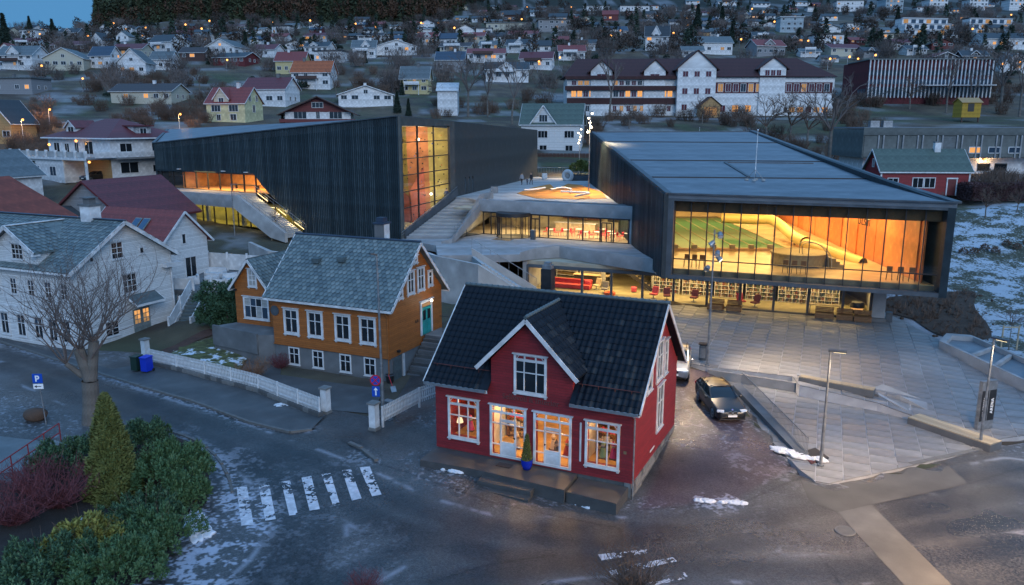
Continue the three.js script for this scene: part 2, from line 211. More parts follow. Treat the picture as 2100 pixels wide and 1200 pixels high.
{
const tracks=[[[0,722],[220,800],[480,890],[720,985],[900,1060],[1150,1110],[1500,1080],[2090,960]],[[0,752],[220,838],[470,915],[640,990],[820,1085],[1100,1150],[1500,1120],[2090,1005]],[[500,930],[580,1000],[600,1080],[570,1150],[520,1198]],[[560,950],[640,1040],[650,1120],[615,1198]],[[700,1190],[900,1100],[1300,1090],[1700,1110],[2090,1060]],[[900,1198],[1250,1150],[1700,1170],[2090,1120]]].map((t)=>smooth(PX(t)));
const joints=[[[1300,1048],[1530,1030],[1690,985]],[[1640,1092],[1720,1198]],[[1902,945],[1985,995],[2095,960]],[[880,1198],[1000,1160],[1140,1140]],[[700,905],[770,950],[1000,1030],[1270,1085],[1280,1160]]].map((t)=>PX(t));
const frost=[[430,1070,3.2,1],[450,960,2.2,.8],[520,1010,2.5,.7],[560,1080,3,.55],[380,1170,3,.9],[640,1150,4,.35],[1600,900,2.2,.6],[1680,975,2.2,.6],[1560,960,2,.4],[1780,990,3,.35],[1840,930,2.5,.4],[1470,1035,1.2,.8],[940,920,1.6,.3],[610,985,2.5,.35],[720,950,1.5,.5],[330,890,2,.5],[1600,1090,2,.3]].map((f)=>[...xz(f[0],f[1]),f[2],f[3]]);
const kerbL=[smooth(PX([[330,880],[400,905],[445,940],[470,985],[476,1012]])),PX([[0,706],[215,774],[390,826],[510,870],[632,882]])];
const yard=PX([[1290,1055],[1370,900],[1385,750],[1450,752],[1500,830],[1600,930],[1640,965],[1520,1030]]),brown=PX([[1300,1060],[1650,1000],[1900,930],[2100,900],[2100,1198],[1200,1198]]);
const TW=640,TH=320,tg=new Float32Array(TW*TH),jg=new Float32Array(TW*TH),kg=new Float32Array(TW*TH),at2=(g,u,v)=>{const x=clamp(u*TW-.5,0,TW-1.01),y=clamp(v*TH-.5,0,TH-1.01),i=Math.floor(x),j=Math.floor(y),a=j*TW+i;return mix(mix(g[a],g[a+1],x-i),mix(g[a+TW],g[a+TW+1],x-i),y-j);};
for(let j=0;j<TH;j++)for(let i=0;i<TW;i++){const x=mix(RX0,RX1,(i+.5) / TW),z=mix(RZ0,RZ1,(j+.5) / TH),k=j*TW+i;tg[k]=Math.min(...tracks.map((t)=>segDist(x,z,t)));jg[k]=Math.min(...joints.map((t)=>segDist(x,z,t)));kg[k]=Math.min(...kerbL.map((t)=>segDist(x,z,t)));}
const W=2048,H=1024,col=tex(W,H,(u,v,i,j)=>{
const x=mix(RX0,RX1,u),z=mix(RZ0,RZ1,v),n=fbm(x*.35,z*.35,5),big=fbm(x*.11+5,z*.16,3);
const cr=Math.abs(fbm(x*.5+31,z*.5+7,4)-.5);let r=62+(n-.5)*42+(big-.5)*34+(hash2(i,j)-.5)*34-20*sst(.007,.002,cr),g=r*1.0,b=r*1.01;
const td=at2(tg,u,v);const tw=sst(1.1,.2,td);r-=20*tw;g-=20*tw;b-=19*tw;
const ed=sst(.25,0,Math.abs(td-1.15))*sst(.5,.65,fbm(x*.8,z*.8,3))*.55;
{const s=sst(.11,.02,at2(jg,u,v));r-=26*s;g-=26*s;b-=26*s;}
if(inPoly(x,z,yard)){const s=sst(0,.6,edgeDist(x,z,yard));r+=3*s;g-=8*s;b-=4*s;}
if(inPoly(x,z,brown)){const s=sst(0,3,edgeDist(x,z,brown));r+=12*s;g+=10*s;b+=7*s;}
let f=ed;const fine=fbm(x*6.5,z*7.5,3),fine2=fbm(x*1.7+9,z*2.1,4);
for(const q of frost){const d=Math.hypot(x-q[0],z-q[1]) / q[2];if(d<1)f=Math.max(f,q[3]*sst(.47+.1*d,.57+.1*d,fine*.5+fine2*.5+.05*q[3])*.85);}
f=Math.max(f,sst(.9,.1,at2(kg,u,v))*sst(.48,.6,fine)*.7);
f=Math.max(f,sst(.62,.72,fine)*sst(.5,.62,big)*.5*sst(1.4,2.2,td));
f*=.5+.5*sst(.2,1.6,td);
return[mix(r,172,f),mix(g,176,f),mix(b,190,f)];
});
col.wrapS=col.wrapT=THREE.ClampToEdgeWrapping;
const rough=tex(512,256,(u,v)=>{const x=mix(RX0,RX1,u),z=mix(RZ0,RZ1,v);const n=88+(fbm(x*.2+3,z*.3,4)-.5)*190;return[n,n,n];},false);rough.wrapS=rough.wrapT=THREE.ClampToEdgeWrapping;
const rm=new THREE.MeshStandardMaterial({map:col,roughnessMap:rough,roughness:1,bumpMap:rep(grit,1,1),bumpScale:.008});
const set=(t)=>{t.repeat.set(1 / (RX1-RX0),1 / (RZ0-RZ1));t.offset.set(-RX0 / (RX1-RX0),RZ0 / (RZ0-RZ1));};set(col);set(rough);
rm.bumpMap.repeat.set(.7,.7);
M.road=rm;
drape('road',[[-51,-19],[49,-19],[49,-42],...PX([[2100,885],[2030,905],[1715,966],[1695,945],[1590,842],[1520,765],[1445,742],[1380,712]]),[8,-57],[4,-58],[-6.5,-56],[-7.2,-46],[-8.5,-43.8],[-11,-45.2],[-27,-56.6],[-33,-57.6],[-51,-64.5]],.03,rm,1.6);
}
// pavement along the white fence, with its row of kerb stones
function kerb(name,pts,h,w,label,piece=1.2){ // row of kerb stones along a line
const L=[];for(let i=1;i<pts.length;i++){const a=pts[i-1],b=pts[i],l=Math.hypot(b[0]-a[0],b[1]-a[1]),n=Math.max(1,Math.round(l / piece));for(let k=0;k<n;k++)L.push([[mix(a[0],b[0],k / n),mix(a[1],b[1],k / n)],[mix(a[0],b[0],(k+1) / n),mix(a[1],b[1],(k+1) / n)]]);}
const t=thing(name,label,null);tag(t,null,null,null,'structure');delete t.userData.label;
for(const[a,b]of L){const mx=(a[0]+b[0]) / 2,mz=(a[1]+b[1]) / 2,l=Math.hypot(b[0]-a[0],b[1]-a[1]);mesh('kerb_stone',new MB().cbox(0,-.1,0,l-.02,h+.1+ra(-.008,.008),w),M.kerb,t,{pos:[mx,ground(mx,mz)+.03,mz],yaw:Math.atan2(b[1]-a[1],b[0]-a[0]) / R});}
}
{
const K=PX([[0,700],[215,769],[390,821],[510,865],[595,886],[640,880]],.1),F=PX([[668,852],[560,805],[430,770],[300,745],[230,758],[150,737],[0,690]],.1);
drape('pavement',[...K,...F],(x,z)=>ground(x,z)+.13,M.pavement,1.5);
kerb('kerb',K,.13,.16);
kerb('kerb',PX([[716,910],[742,922],[772,948]]),.1,.2);
kerb('kerb',smooth(PX([[270,862],[330,880],[400,905],[445,940],[470,985],[476,1012]]),2),.07,.14,null,.9);
}
// zebra crossings: worn paint
{
const wear=tex(512,512,(u,v,i,j)=>{const n=tn(u,v,6,5)+(tn(u,v,40,2)-.5)*.25,a=n<.345?0:255;const c=196+(tn(u,v,20,3)-.5)*60;return[c,c,c+3,a];});
const m=new THREE.MeshStandardMaterial({map:wear,alphaTest:.5,roughness:.6});m.color.setRGB(.85,.85,.87);
const A=[[[1455,603],[1520,600],[1560,835],[1485,840]],[[1590,588],[1655,580],[1697,800],[1632,810]],[[1730,568],[1785,562],[1833,772],[1780,778]],[[1855,545],[1915,533],[1968,738],[1905,748]],[[1978,522],[2035,517],[2092,710],[2050,718]]].map((q)=>q.map((p)=>[p[0] / 3,800+p[1] / 3]));
for(const q of[[[5,500],[60,492],[125,672],[65,685]],[[112,480],[175,475],[248,648],[190,660]],[[1578,1018],[1880,985],[1890,1008],[1600,1055]],[[1635,1108],[2040,1035],[2065,1060],[1665,1148]],[[1830,1185],[2110,1128],[2146,1163],[1850,1225]]])A.push(q.map((p)=>[700+p[0] / 3,800+p[1] / 3]));
A.forEach((q,i)=>{const s=drape('crosswalk_stripe',PX(q),.045,m,1);const u=s.geometry.attributes.uv;for(let k=0;k<u.count;k++)u.setXY(k,u.getX(k) / 3.1+i*.37,u.getY(k) / 3.1+i*.21);});
}
drape('crossing_strip',PX([[1718,1053],[1787,1037],[1812,1062],[1956,1206],[1858,1206],[1800,1143]]),.042,mat('stripAsphalt',[.15,.145,.135],{size:5,bump:.005,roughness:.7}),1.5);
drape('crossing_strip',PX([[1640,985],[1700,992],[1905,946],[1986,994],[1780,1038],[1718,1052],[1660,1030]]),.038,mat('stripAsphaltB',[.105,.10,.092],{size:5,bump:.005,roughness:.7}),1.5);
{const p=onG(1733,1089,.05),t=thing('manhole_cover','round dark iron manhole cover in the road beside the pale strip','manhole cover',p);const b=new MB();b.cyl([0,0,0],[0,.02,0],.36,.36,24);for(let i=-3;i<=3;i++)b.cbox(0,.02,i*.09,Math.sqrt(.1-i*i*.0081)*1.9,.012,.04);mesh('lid',b,M.concreteDark,t);mesh('rim',new MB().geom(new THREE.TorusGeometry(.4,.035,6,24).rotateX(Math.PI / 2)),M.concreteDark,t);}
// ---------- the square in front of the library: upper and lower terrace, paved with slabs ----------
const sqYaw=21.5;
mat('joint',[.46,.46,.47],{size:3});
function clipRect(P,x,z,c,s,hw,hd){ // the part of a polygon inside a turned rectangle
let L=P.map((p)=>{const a=p[0]-x,b=p[1]-z;return[a*c+b*s,-a*s+b*c];});
for(const[k,sg,h]of[[0,1,hw],[0,-1,hw],[1,1,hd],[1,-1,hd]]){const o=[];for(let i=0;i<L.length;i++){const a=L[i],b=L[(i+1)%L.length],da=h-sg*a[k],db=h-sg*b[k];if(da>=0)o.push(a);if(da*db<0){const t=da / (da-db);o.push([mix(a[0],b[0],t),mix(a[1],b[1],t)]);}}L=o;}
return L.filter((p,i)=>{const q=L[(i+1)%L.length];return Math.hypot(p[0]-q[0],p[1]-q[1])>.003;}).map((p)=>[x+p[0]*c-p[1]*s,z+p[0]*s+p[1]*c]);
}
function paving(name,poly,hf,seed){
const b=new MB(),n=poly.length,hi=poly.map((p)=>hf(...p)-.08),lo=hi.map((h)=>h-1.2);const cw=THREE.ShapeUtils.area(poly.map((p)=>new THREE.Vector2(p[0],-p[1])))>0;for(let i=0;i<n;i++){const k=(i+1)%n,p=cw?i:k,q=cw?k:i;b.quad([poly[p][0],lo[p],poly[p][1]],[poly[q][0],lo[q],poly[q][1]],[poly[q][0],hi[q]+.06,poly[q][1]],[poly[p][0],hi[p]+.06,poly[p][1]]);}const S=mesh(name,b,M.joint,scene,{kind:'structure'});
drape('joint_bed',poly,(x,z)=>hf(x,z)-.03,M.joint,1.5,{},S);
const c=Math.cos(sqYaw*R),s=Math.sin(sqYaw*R),list=[],r=rngOf(seed),LX=1.3,LZ=.95;
for(let j=-90;j<90;j++)for(let i=-45;i<45;i++){const a=i*LX,e=(j+(i%2?.5:0))*LZ-50,x=a*c-e*s,z=a*s+e*c;const d=edgeDist(x,z,poly),ins=inPoly(x,z,poly);if(ins&&d>.8)list.push([x,z]);else if(d<.85||ins){const q=clipRect(poly,x,z,c,s,LX / 2-.025,LZ / 2-.025);if(q.length>2&&Math.abs(THREE.ShapeUtils.area(q.map((e2)=>new THREE.Vector2(...e2))))>.04)list.push([x,z,q]);}}
return{S,list:list.sort((p,q)=>Math.hypot(...p)-Math.hypot(...q)),hf,r};
}
const pl=[paving('lower_square',lower,lowH,3),paving('upper_square',upper,upH,4)];
{
const G=[0,1,2,3].map((k)=>new RoundedBoxGeometry(1.25,.05,.9,1,.008)),mats=[M.slab,M.slabB,M.slabC,M.slabD],tone=(x,z,r)=>{const v=fbm(x*.16+3,z*.2,3)+(r-.5)*.3;return v<.4?3:v<.5?1:v<.62?0:2;};let left=300;const vr=[M.slab,M.slabB,M.slabC];
for(const P of pl){
const rest=[new MB(),new MB(),new MB(),new MB()];let more=0;
for(const[x,z,q2]of P.list){
if(q2){const kk=tone(x,z,P.r()),hi=q2.map((p)=>P.hf(...p)+.004);if(left>0){left--;mesh('paving_slab',new MB().prism(q2,hi.map((v)=>v-.05),hi),mats[kk],P.S);}else{more++;rest[kk].prism(q2,hi.map((v)=>v-.05),hi);}continue;}
const h=P.hf(x,z),e=.4,gx=(P.hf(x+e,z)-P.hf(x-e,z)) / (2*e),gz=(P.hf(x,z+e)-P.hf(x,z-e)) / (2*e),q=new THREE.Quaternion().setFromUnitVectors(new V3(0,1,0),new V3(-gx,1,-gz).normalize()).multiply(new THREE.Quaternion().setFromAxisAngle(new V3(0,1,0),-sqYaw*R));
const k=tone(x,z,P.r()),y=h-.018+(P.r()-.5)*.008;
if(left>0){left--;const m=mesh('paving_slab',G[k],mats[k],P.S);m.position.set(x,y,z);m.quaternion.copy(q);}else{more++;rest[k].geom(G[k],new THREE.Matrix4().compose(new V3(x,y,z),q,new V3(1,1,1)));}
}
if(more)rest.forEach((b,k)=>b.p.length&&mesh('paving_slabs',b,mats[k],P.S,{kind:'stuff'}));
}
}
// ---------- windows, doors and house shells ----------
const winCache={};
function winShape(w,h,o){ // casing, bars and sill as one frame; panes come apart. The origin is the middle of the lower edge, on the wall face.
const{cols=[1,1],rows=[2,1],cas=.12,bar=.05,head=.1,sill=true,ears=false,deep=.05,crest=0}=o,key=JSON.stringify([w,h,cols,rows,cas,bar,head,sill,ears,deep,crest]);
if(winCache[key])return winCache[key];
const f=new MB(),x0=-w / 2,x1=w / 2,iw=w-2*cas,top=h-cas-crest,ih=top-cas,low=ears?-.14:0;
f.box(x0,low,0,x0+cas,h,deep);f.box(x1-cas,low,0,x1,h,deep);f.box(x0+cas,0,0,x1-cas,cas,deep-.004);f.box(x0+cas,top,0,x1-cas,top+cas,deep-.004);
if(head)f.box(x0-.07,h,0,x1+.07,h+.05,deep+.07);
if(crest){f.box(x0+cas,h-.07,0,x1-cas,h,deep-.006);for(const k of[.33,.67])f.box(x0+w*k-.04,top+cas,0,x0+w*k+.04,h-.07,deep-.01);f.beam([x0+cas,h-.26,deep / 2],[x0+cas+.16,h-.06,deep / 2],.03);f.beam([x1-cas,h-.26,deep / 2],[x1-cas-.16,h-.06,deep / 2],.03);}
if(sill)f.box(x0-.04,-.05,0,x1+.04,0,deep+.05);
const sc=cols.reduce((a,b)=>a+b),sr=rows.reduce((a,b)=>a+b),panes=[];let x=x0+cas;
cols.forEach((c,i)=>{const cw=iw*c / sc;let y=cas;rows.forEach((r,j)=>{const rh=ih*r / sr;panes.push([x+cw / 2,y+rh / 2,cw-bar,rh-bar]);if(j)f.box(x,y-bar / 2,-.01,x+cw,y+bar / 2,deep-.02);y+=rh;});if(i)f.box(x-bar / 2,cas,-.012,x+bar / 2,top,deep-.012);x+=cw;});
const pg=panes.map((p)=>({g:new THREE.PlaneGeometry(p[2]+.02,p[3]+.02),x:p[0],y:p[1]}));
return winCache[key]={f:f.geo(),pg};
}
function win(parent,x,y,z,yaw,w,h,o={}){ // a window or glazed door unit: frame with its panes
const s=winShape(w,h,o),m=mesh(o.name||'window',s.f,o.frame||M.white,parent,{pos:[x,y,z],yaw});
const pm=o.pane||M.paneDark;s.pg.forEach((p,i)=>{mesh('pane',p.g,Array.isArray(pm)?pm[i%pm.length]:pm,m,{pos:[p.x,p.y,o.paneZ===undefined?.012:o.paneZ]});});
return m;
}
// gabled body: x runs along the ridge, z across it
function gableWall(w,d,eave,ridge,y0=0){const b=new MB(),x=w / 2,z=d / 2;for(const s of[1,-1]){b.quad([s>0?-x:x,y0,s*z],[s>0?x:-x,y0,s*z],[s>0?x:-x,eave,s*z],[s>0?-x:x,eave,s*z],0,y0);}for(const s of[1,-1]){const A=[s*x,y0,s*z],B=[s*x,y0,-s*z],C=[s*x,eave,-s*z],D=[s*x,eave,s*z],E=[s*x,ridge,0];b.quad(A,B,C,D,0,y0);b.tri(D,C,E,[0,eave],[d,eave],[d / 2,ridge]);}b.quad([-x,y0,-z],[x,y0,-z],[x,y0,z],[-x,y0,z]);return b;}
function gableRoof(w,d,eave,ridge,over=.4,gab=.35,t=.14){ // two slabs; over = overhang at the eaves, gab = at the gables
const b=new MB(),x=w / 2+gab,k=(ridge-eave) / (d / 2),z=d / 2+over,e=eave-k*over;
for(const s of[1,-1]){const A=[-x*s,e,z*s],B=[x*s,e,z*s],C=[x*s,ridge,0],D=[-x*s,ridge,0],up=(p)=>[p[0],p[1]+t,p[2]];b.quad(up(A),up(B),up(C),up(D));b.quad(B,A,D,C);b.quad(A,B,up(B),up(A));b.quad(B,C,up(C),up(B));b.quad(D,A,up(A),up(D));}return b;
}
function bargeBoards(w,d,eave,ridge,over=.4,gab=.35,h=.22){const b=new MB(),k=(ridge-eave) / (d / 2),z=d / 2+over,e=eave-k*over;for(const s of[1,-1])for(const q of[1,-1])b.beam([s*(w / 2+gab+.02),e+.03,q*z],[s*(w / 2+gab+.02),ridge+.03,0],.05,h);for(const q of[1,-1])b.box(-w / 2-gab,e-.06,q*z-.03,w / 2+gab,e+.1,q*z+.03);return b;}
// ---------- the red shop ----------
{
const C=[2.58,-40.21],yaw=25,t=thing('red_shop','red wooden shop with black pantile roof and lit shop windows under a front gable','shop',[C[0],0,C[1]],yaw);
const X=5.25,Z=4.15,e=4.75,r=8.5,k=(r-e) / Z,base=.78;
const hole=(s,x0,y0,x1,y1)=>{const p=new THREE.Path();p.moveTo(x0,y0);p.lineTo(x0,y1);p.lineTo(x1,y1);p.lineTo(x1,y0);p.closePath();s.holes.push(p);};
const poly=(P)=>{const s=new THREE.Shape();P.forEach((p,i)=>i?s.lineTo(...p):s.moveTo(...p));s.closePath();return s;};
const fr=poly([[-X,base],[X,base],[X,e],[2.25,e],[2.25,5.75],[0,8.05],[-2.05,5.95],[-2.05,e],[-X,e]]);
for(const q of[[-4.38,1.6,-2.86,3.6],[-2.0,.98,-.24,3.55],[.4,.95,2.1,3.5],[3.04,1.46,4.5,3.48]])hole(fr,...q);
const ext=(s,d)=>new THREE.ExtrudeGeometry(s,{depth:d,bevelEnabled:false});
mesh('wall',new MB().geom(ext(fr,.2),T(0,0,Z-.2)),M.redWood,t);
for(const s of[1,-1]){const g=poly([[-Z+.2,s>0?base:base],[Z-.2,base],[Z-.2,e],[0,r],[-Z+.2,e]]);mesh('wall',new MB().geom(ext(g,.2),T(s>0?X-.2:-X,0,0,-90)),M.redWood,t);}
mesh('wall',new MB().box(-X,base,-Z,X,e,-Z+.2),M.redWood,t);
for(const[s,zz]of[[1,2.25],[-1,-2.05]])mesh('dormer_cheek',new MB().geom(ext(poly([[0,e],[Z-.2-1.2,e+1.05],[0,e+1.15]]),.12),T(s>0?2.25-.12:-2.05,0,Z-.2,-90)),M.redWood,t);
// stone base, stones proud of their bed
const bs=mesh('plinth',new MB().box(-X+.06,-.5,-Z+.06,X-.06,base,Z-.06),M.stoneDark,t),rr=rngOf(5);
for(let j=0;j<3;j++){let z=-Z;while(z<Z-.1){const l=Math.min(ra(.35,.7,rr),Z-z),y=-.06+j*.28;mesh('stone',new MB().box(X-.1,y+.01,z+.012,X+.015+ra(0,.035,rr),y+.27,z+l-.012),rr()>.5?M.stone:M.stoneDark,bs);z+=l;}}
for(let j=0;j<3;j++){let x=4.9;while(x<X){const l=Math.min(.3,X-x);mesh('stone',new MB().box(x,-.05+j*.28,Z-.1,x+l-.012,.22+j*.28,Z+.02),M.stone,bs);x+=l;}}
// roof with single pantiles
const rf=new MB(),slab=(x0,x1,za,zb)=>{const A=[x0,r-k*Math.abs(za),za],B=[x1,r-k*Math.abs(za),za],C2=[x1,r-k*Math.abs(zb),zb],D=[x0,r-k*Math.abs(zb),zb],u=(p)=>[p[0],p[1]+.1,p[2]];rf.quad(u(A),u(B),u(C2),u(D));rf.quad(B,A,D,C2);rf.quad(A,B,u(B),u(A));rf.quad(B,C2,u(C2),u(B));rf.quad(D,A,u(A),u(D));};
slab(-X-.4,-2.05,Z+.45,0);slab(2.25,X+.4,Z+.45,0);slab(-2.05,2.25,Z-.3,0);slab(X+.4,-X-.4,-Z-.45,0);
const R0=mesh('roof',rf,M.tileBlackB,t),slope=Math.atan(k),ts=.31,tl=.36;
{ // dormer roof
const b=new MB(),zf=Z+.45,ap=8.2,sl=1.0;for(const s of[1,-1]){const ex=2.62*s,ey=ap-sl*2.62,zb=(y)=>(r-y) / k-.1;const A=[ex,ey,zf],B=[0,ap,zf],C1=[0,ap,zb(ap)],D=[ex,ey,zb(ey)];const u=(p)=>[p[0],p[1]+.1,p[2]];if(s>0){b.quad(u(A),u(D),u(C1),u(B));b.quad(A,B,C1,D);b.quad(u(A),u(B),B,A);b.quad(D,u(D),u(A),A);}else{b.quad(u(D),u(A),u(B),u(C1));b.quad(B,A,D,C1);b.quad(u(B),u(A),A,B);b.quad(u(D),D,A,u(A));}}mesh('dormer_roof',b,M.tileBlackB,R0);
const bb=new MB();for(const s of[1,-1])bb.beam([0,ap-.02,zf+.03],[2.66*s,ap-.02-2.66,zf+.03],.05,.2);mesh('barge_board',bb,M.white,t);{const b2=new MB(),ey=e-k*.45;for(const s of[1,-1])for(const q of[1,-1])b2.beam([s*(X+.42),ey+.03,q*(Z+.45)],[s*(X+.42),r+.03,0],.05,.2);for(const[a,c]of[[-X-.4,-2.06],[2.26,X+.4]])b2.box(a,ey-.08,Z+.42,c,ey+.08,Z+.47);b2.box(-X-.4,ey-.08,-Z-.47,X+.4,ey+.08,-Z-.42);mesh('barge_board',b2,M.white,t);}
}
const tile=(w,l)=>{const b=new MB(),n=5,f=(i)=>.035*Math.sin((i / n)*TAU-.6)+.02;for(let i=0;i<n;i++){const a=-w / 2+w*i / n,c=-w / 2+w*(i+1) / n,y0=f(i),y1=f(i+1);b.quad([a,y0+.03,l / 2],[c,y1+.03,l / 2],[c,y1,-l / 2],[a,y0,-l / 2]);b.quad([a,y0-.01,l / 2],[c,y1-.01,l / 2],[c,y1+.03,l / 2],[a,y0+.03,l / 2]);}return b.geo();};
const tg=[tile(ts,tl+.05),tile(ts-.012,tl+.04)],spots=[],eul=new THREE.Euler();
const put=(x,y,z,rx,ry)=>spots.push([x,y,z,rx,ry]);
const nr=Math.floor(Math.hypot(Z+.45,(Z+.45)*k) / tl),nc=Math.floor((2*X+.8) / ts);
for(let j=0;j<nr;j++)for(let i=0;i<nc;i++){const sgn=1,dd=(j+.5)*tl,z=Z+.5-dd*Math.cos(slope),y=r+.1-k*z,x=-X-.4+(i+.5)*(2*X+.8) / nc;const dy=8.3-Math.abs(x);if(Math.abs(x)<2.62&&dy>y-.05)continue;if(z>Z-.1&&x>-2.05&&x<2.25)continue;put(x,y,z*sgn,slope,0);}
for(const s of[1,-1]){const n2=10,l2=2.62*Math.SQRT2;for(let j=0;j<n2;j++)for(let i=0;i<14;i++){const dd=(j+.5)*l2 / n2,x=s*(2.62-dd / Math.SQRT2),y=8.3-Math.abs(x),z=Z+.45-(i+.5)*.31,zb=(r+.1-y) / k;if(z>zb-.1)put(x,y+.005,z,45*R,s*90*R);}}
const inv=t.matrixWorld;t.updateMatrixWorld(true);const q0=new THREE.Quaternion(),wp=new V3(),all=spots.map((p)=>({p,d:wp.set(p[0],p[1],p[2]).applyMatrix4(inv).distanceTo(camera.position)})).sort((a,b)=>a.d-b.d),rest=new MB();
all.forEach(({p},i)=>{eul.set(p[3]*(1),0,0);q0.setFromEuler(eul);const q1=new THREE.Quaternion().setFromAxisAngle(new V3(0,1,0),p[4]).multiply(q0);const v=rnd()>.5?0:1;if(i<300){const m=mesh('tile',tg[v],[M.tileBlack,M.tileBlackB,M.tileBlack,M.tileBlackC][Math.floor(rnd()*3.6)],R0,{pos:[p[0],p[1]+ra(-.008,.012),p[2]]});m.quaternion.copy(q1);}else rest.geom(tg[v],new THREE.Matrix4().compose(new V3(p[0],p[1],p[2]),q1,new V3(1,1,1)));});
mesh('tiles',rest,M.tileBlack,R0,{kind:'stuff'});
{const b=new MB();for(let i=0;i<34;i++)b.cyl([-X-.4+i*.335,r+.13,0],[-X-.4+i*.335+.33,r+.15,0],.09,.1,7);for(let i=0;i<13;i++)b.cyl([0,8.34,Z+.5-i*.33],[0,8.36,Z+.5-i*.33-.32],.09,.1,7);mesh('ridge_tiles',b,M.slateC,R0);}
{const b=new MB();for(const[a,c]of[[-X-.2,-2.25],[2.45,X+.2]]){for(const o of[.9]){const z=Z+.45-o*Math.cos(slope),y=r+.1-k*z;b.cyl([a,y+.18,z],[c,y+.18,z],.018,.018,5);for(let x=a+.2;x<c;x+=.8)b.cyl([x,y,z],[x,y+.19,z],.015,.015,4);}}mesh('snow_guard',b,mat('rust',[.16,.04,.03]),R0);}
{const b=new MB(),y=e-k*.45;for(const[a,c]of[[-X-.35,-2.1],[2.3,X+.35]])mesh('gutter',new MB().box(a,y-.02,Z+.48,c,y+.1,Z+.6),M.steel,t);b.cyl([X+.05,y,Z+.5],[X+.08,y-.3,Z+.1],.04,.04,6);b.cyl([X+.08,y-.3,Z+.06],[X+.08,-.1,Z+.06],.04,.04,6);mesh('downpipe',b,M.steel,t);}
{const b=new MB();b.box(-1.75,7.6,-.95-1,-1.15,9.55,-.35-1);mesh('chimney',b,M.dark,R0);mesh('chimney_cap',new MB().box(-1.7,9.55,-1.85,-1.2,9.75,-1.4).box(-1.62,9.75,-1.78,-1.28,9.9,-1.48),M.steel,R0);}
// shop windows and doors
const SW={cols:[1,1,1],rows:[2.1,1],crest:.3,ears:true,pane:M.glass,paneZ:-.05,deep:.07};
win(t,-3.62,1.46,Z,0,1.78,2.2,{...SW});win(t,3.78,1.34,Z,0,1.7,2.25,{...SW});
for(const[x,y]of[[-1.12,.9],[1.25,.88]]){
const w=win(t,x,y,Z,0,1.98,2.72,{cols:[.62,1,.62],rows:[.75,1.55,.75],crest:.3,pane:M.glass,paneZ:-.05,deep:.07,sill:false,name:'shop_front'});
const d=mesh('door',new MB().box(-.44,0,0,-.34,1.9,.06).box(.34,0,0,.44,1.9,.06).box(-.34,0,0,.34,.72,.055).box(-.34,1.75,0,.34,1.9,.055),M.white,t,{pos:[x,y+.1,Z-.02]});mesh('pane',new THREE.PlaneGeometry(.7,1.06),M.glass,d,{pos:[0,1.23,.03]});mesh('handle',new MB().box(-.4+(x>0?0:.76),.95,.06,-.36+(x>0?0:.76),1.05,.11).box(-.4+(x>0?0:.7),1.0,.1,-.3+(x>0?0:.7),1.03,.12),M.dark,d);
}
win(t,.07,4.42,Z,0,1.72,1.96,{cols:[1,1.5,1],rows:[1.7,1],crest:.22,ears:true,deep:.07});
for(const[a,y,w,h,c]of[[4.35,4.6,1.15,2.05,[1,1]],[5.6,4.55,.7,1.85,[1]],[2.5,4.55,.95,1.35,[1]],[4.75,1.85,1.2,2.4,[1,1]]])win(t,X,y,Z-a,-90,w,h,{cols:c,rows:[1.6,1],ears:true,deep:.07});
mesh('shop_sign',new MB().geom(textGeo('Sellevoll & Interiør',.24,.03,fontSerif),T(.08,4.13,Z+.005)),mat('signBronze',[.12,.045,.04],{map:0,roughness:.5}),t);
mesh('house_plate',new MB().box(4.82,2.2,Z,4.96,2.34,Z+.02),mat('bronze',[.2,.12,.06],{map:0}),t);mesh('vent_grille',new MB().box(X,1.1,.2,X+.02,1.2,1.0),M.whiteDull,t);
mesh('shutter',new MB().box(2.66,1.45,Z+.01,2.74,3.4,Z+.06),M.whiteDull,t);
// shop floor, back wall and ceiling
const sh=mesh('shop_room',new MB().box(-X+.2,.8,-Z+.4,X-.2,.95,Z-.2).box(-X+.2,3.75,-Z+.4,X-.2,3.9,Z-.2).box(-X+.2,.95,.2,X-.2,3.75,.3),mat('shopCream',[.62,.40,.16],{size:2}),t);
for(const x of[-2.55,2.5])mesh('room_wall',new MB().box(x,.95,.3,x+.1,3.75,Z-.5),M.whiteDull,sh);
const pl2=(x,y,z)=>new V3(x,y,z).applyMatrix4(t.matrixWorld).toArray();
for(const[x,y,z,I]of[[-3.3,3.3,3.0,4],[-1.2,3.4,2.6,7],[1.3,3.4,2.6,7],[3.9,3.2,3.0,5]]){mesh('ceiling_lamp',new THREE.SphereGeometry(.11,12,8),M.lampWhite,sh,{pos:[x,y,z]});mesh('lamp_rod',new MB().cyl([0,.1,0],[0,3.76-y,0],.012,.012,5),M.dark,sh,{pos:[x,y,z]});point(pl2(x,y,z),[1,.58,.22],I*2.1,.1);}
// things on show
const on=(name,label,cat,x,y,z,g)=>thing(name,label,cat,pl2(x,y,z),yaw+ra(-20,20),g);
for(const[x,lab]of[[-4.2,'small white table lamp left in the shop window beside the dolls'],[-2.98,'white table lamp with shade beside the pink doll in the shop window']]){const l=on('table_lamp',lab,'lamp',x,1.75,3.5);mesh('lamp_shade',new THREE.CylinderGeometry(.11,.18,.24,14,1,true),glow('shadeGlow'+x,[1,.7,.4],1.3),l,{pos:[0,.42,0]});mesh('base',new MB().cyl([0,0,0],[0,.03,0],.09,.09,10).cyl([0,.03,0],[0,.36,0],.015,.015,6),M.wood,l);}
const cols=[[.5,.05,.12],[.5,.45,.4],[.1,.08,.07],[.4,.06,.05],[.2,.25,.1]];let n=0;
const gifts=['pink','pale','dark','red','green'];
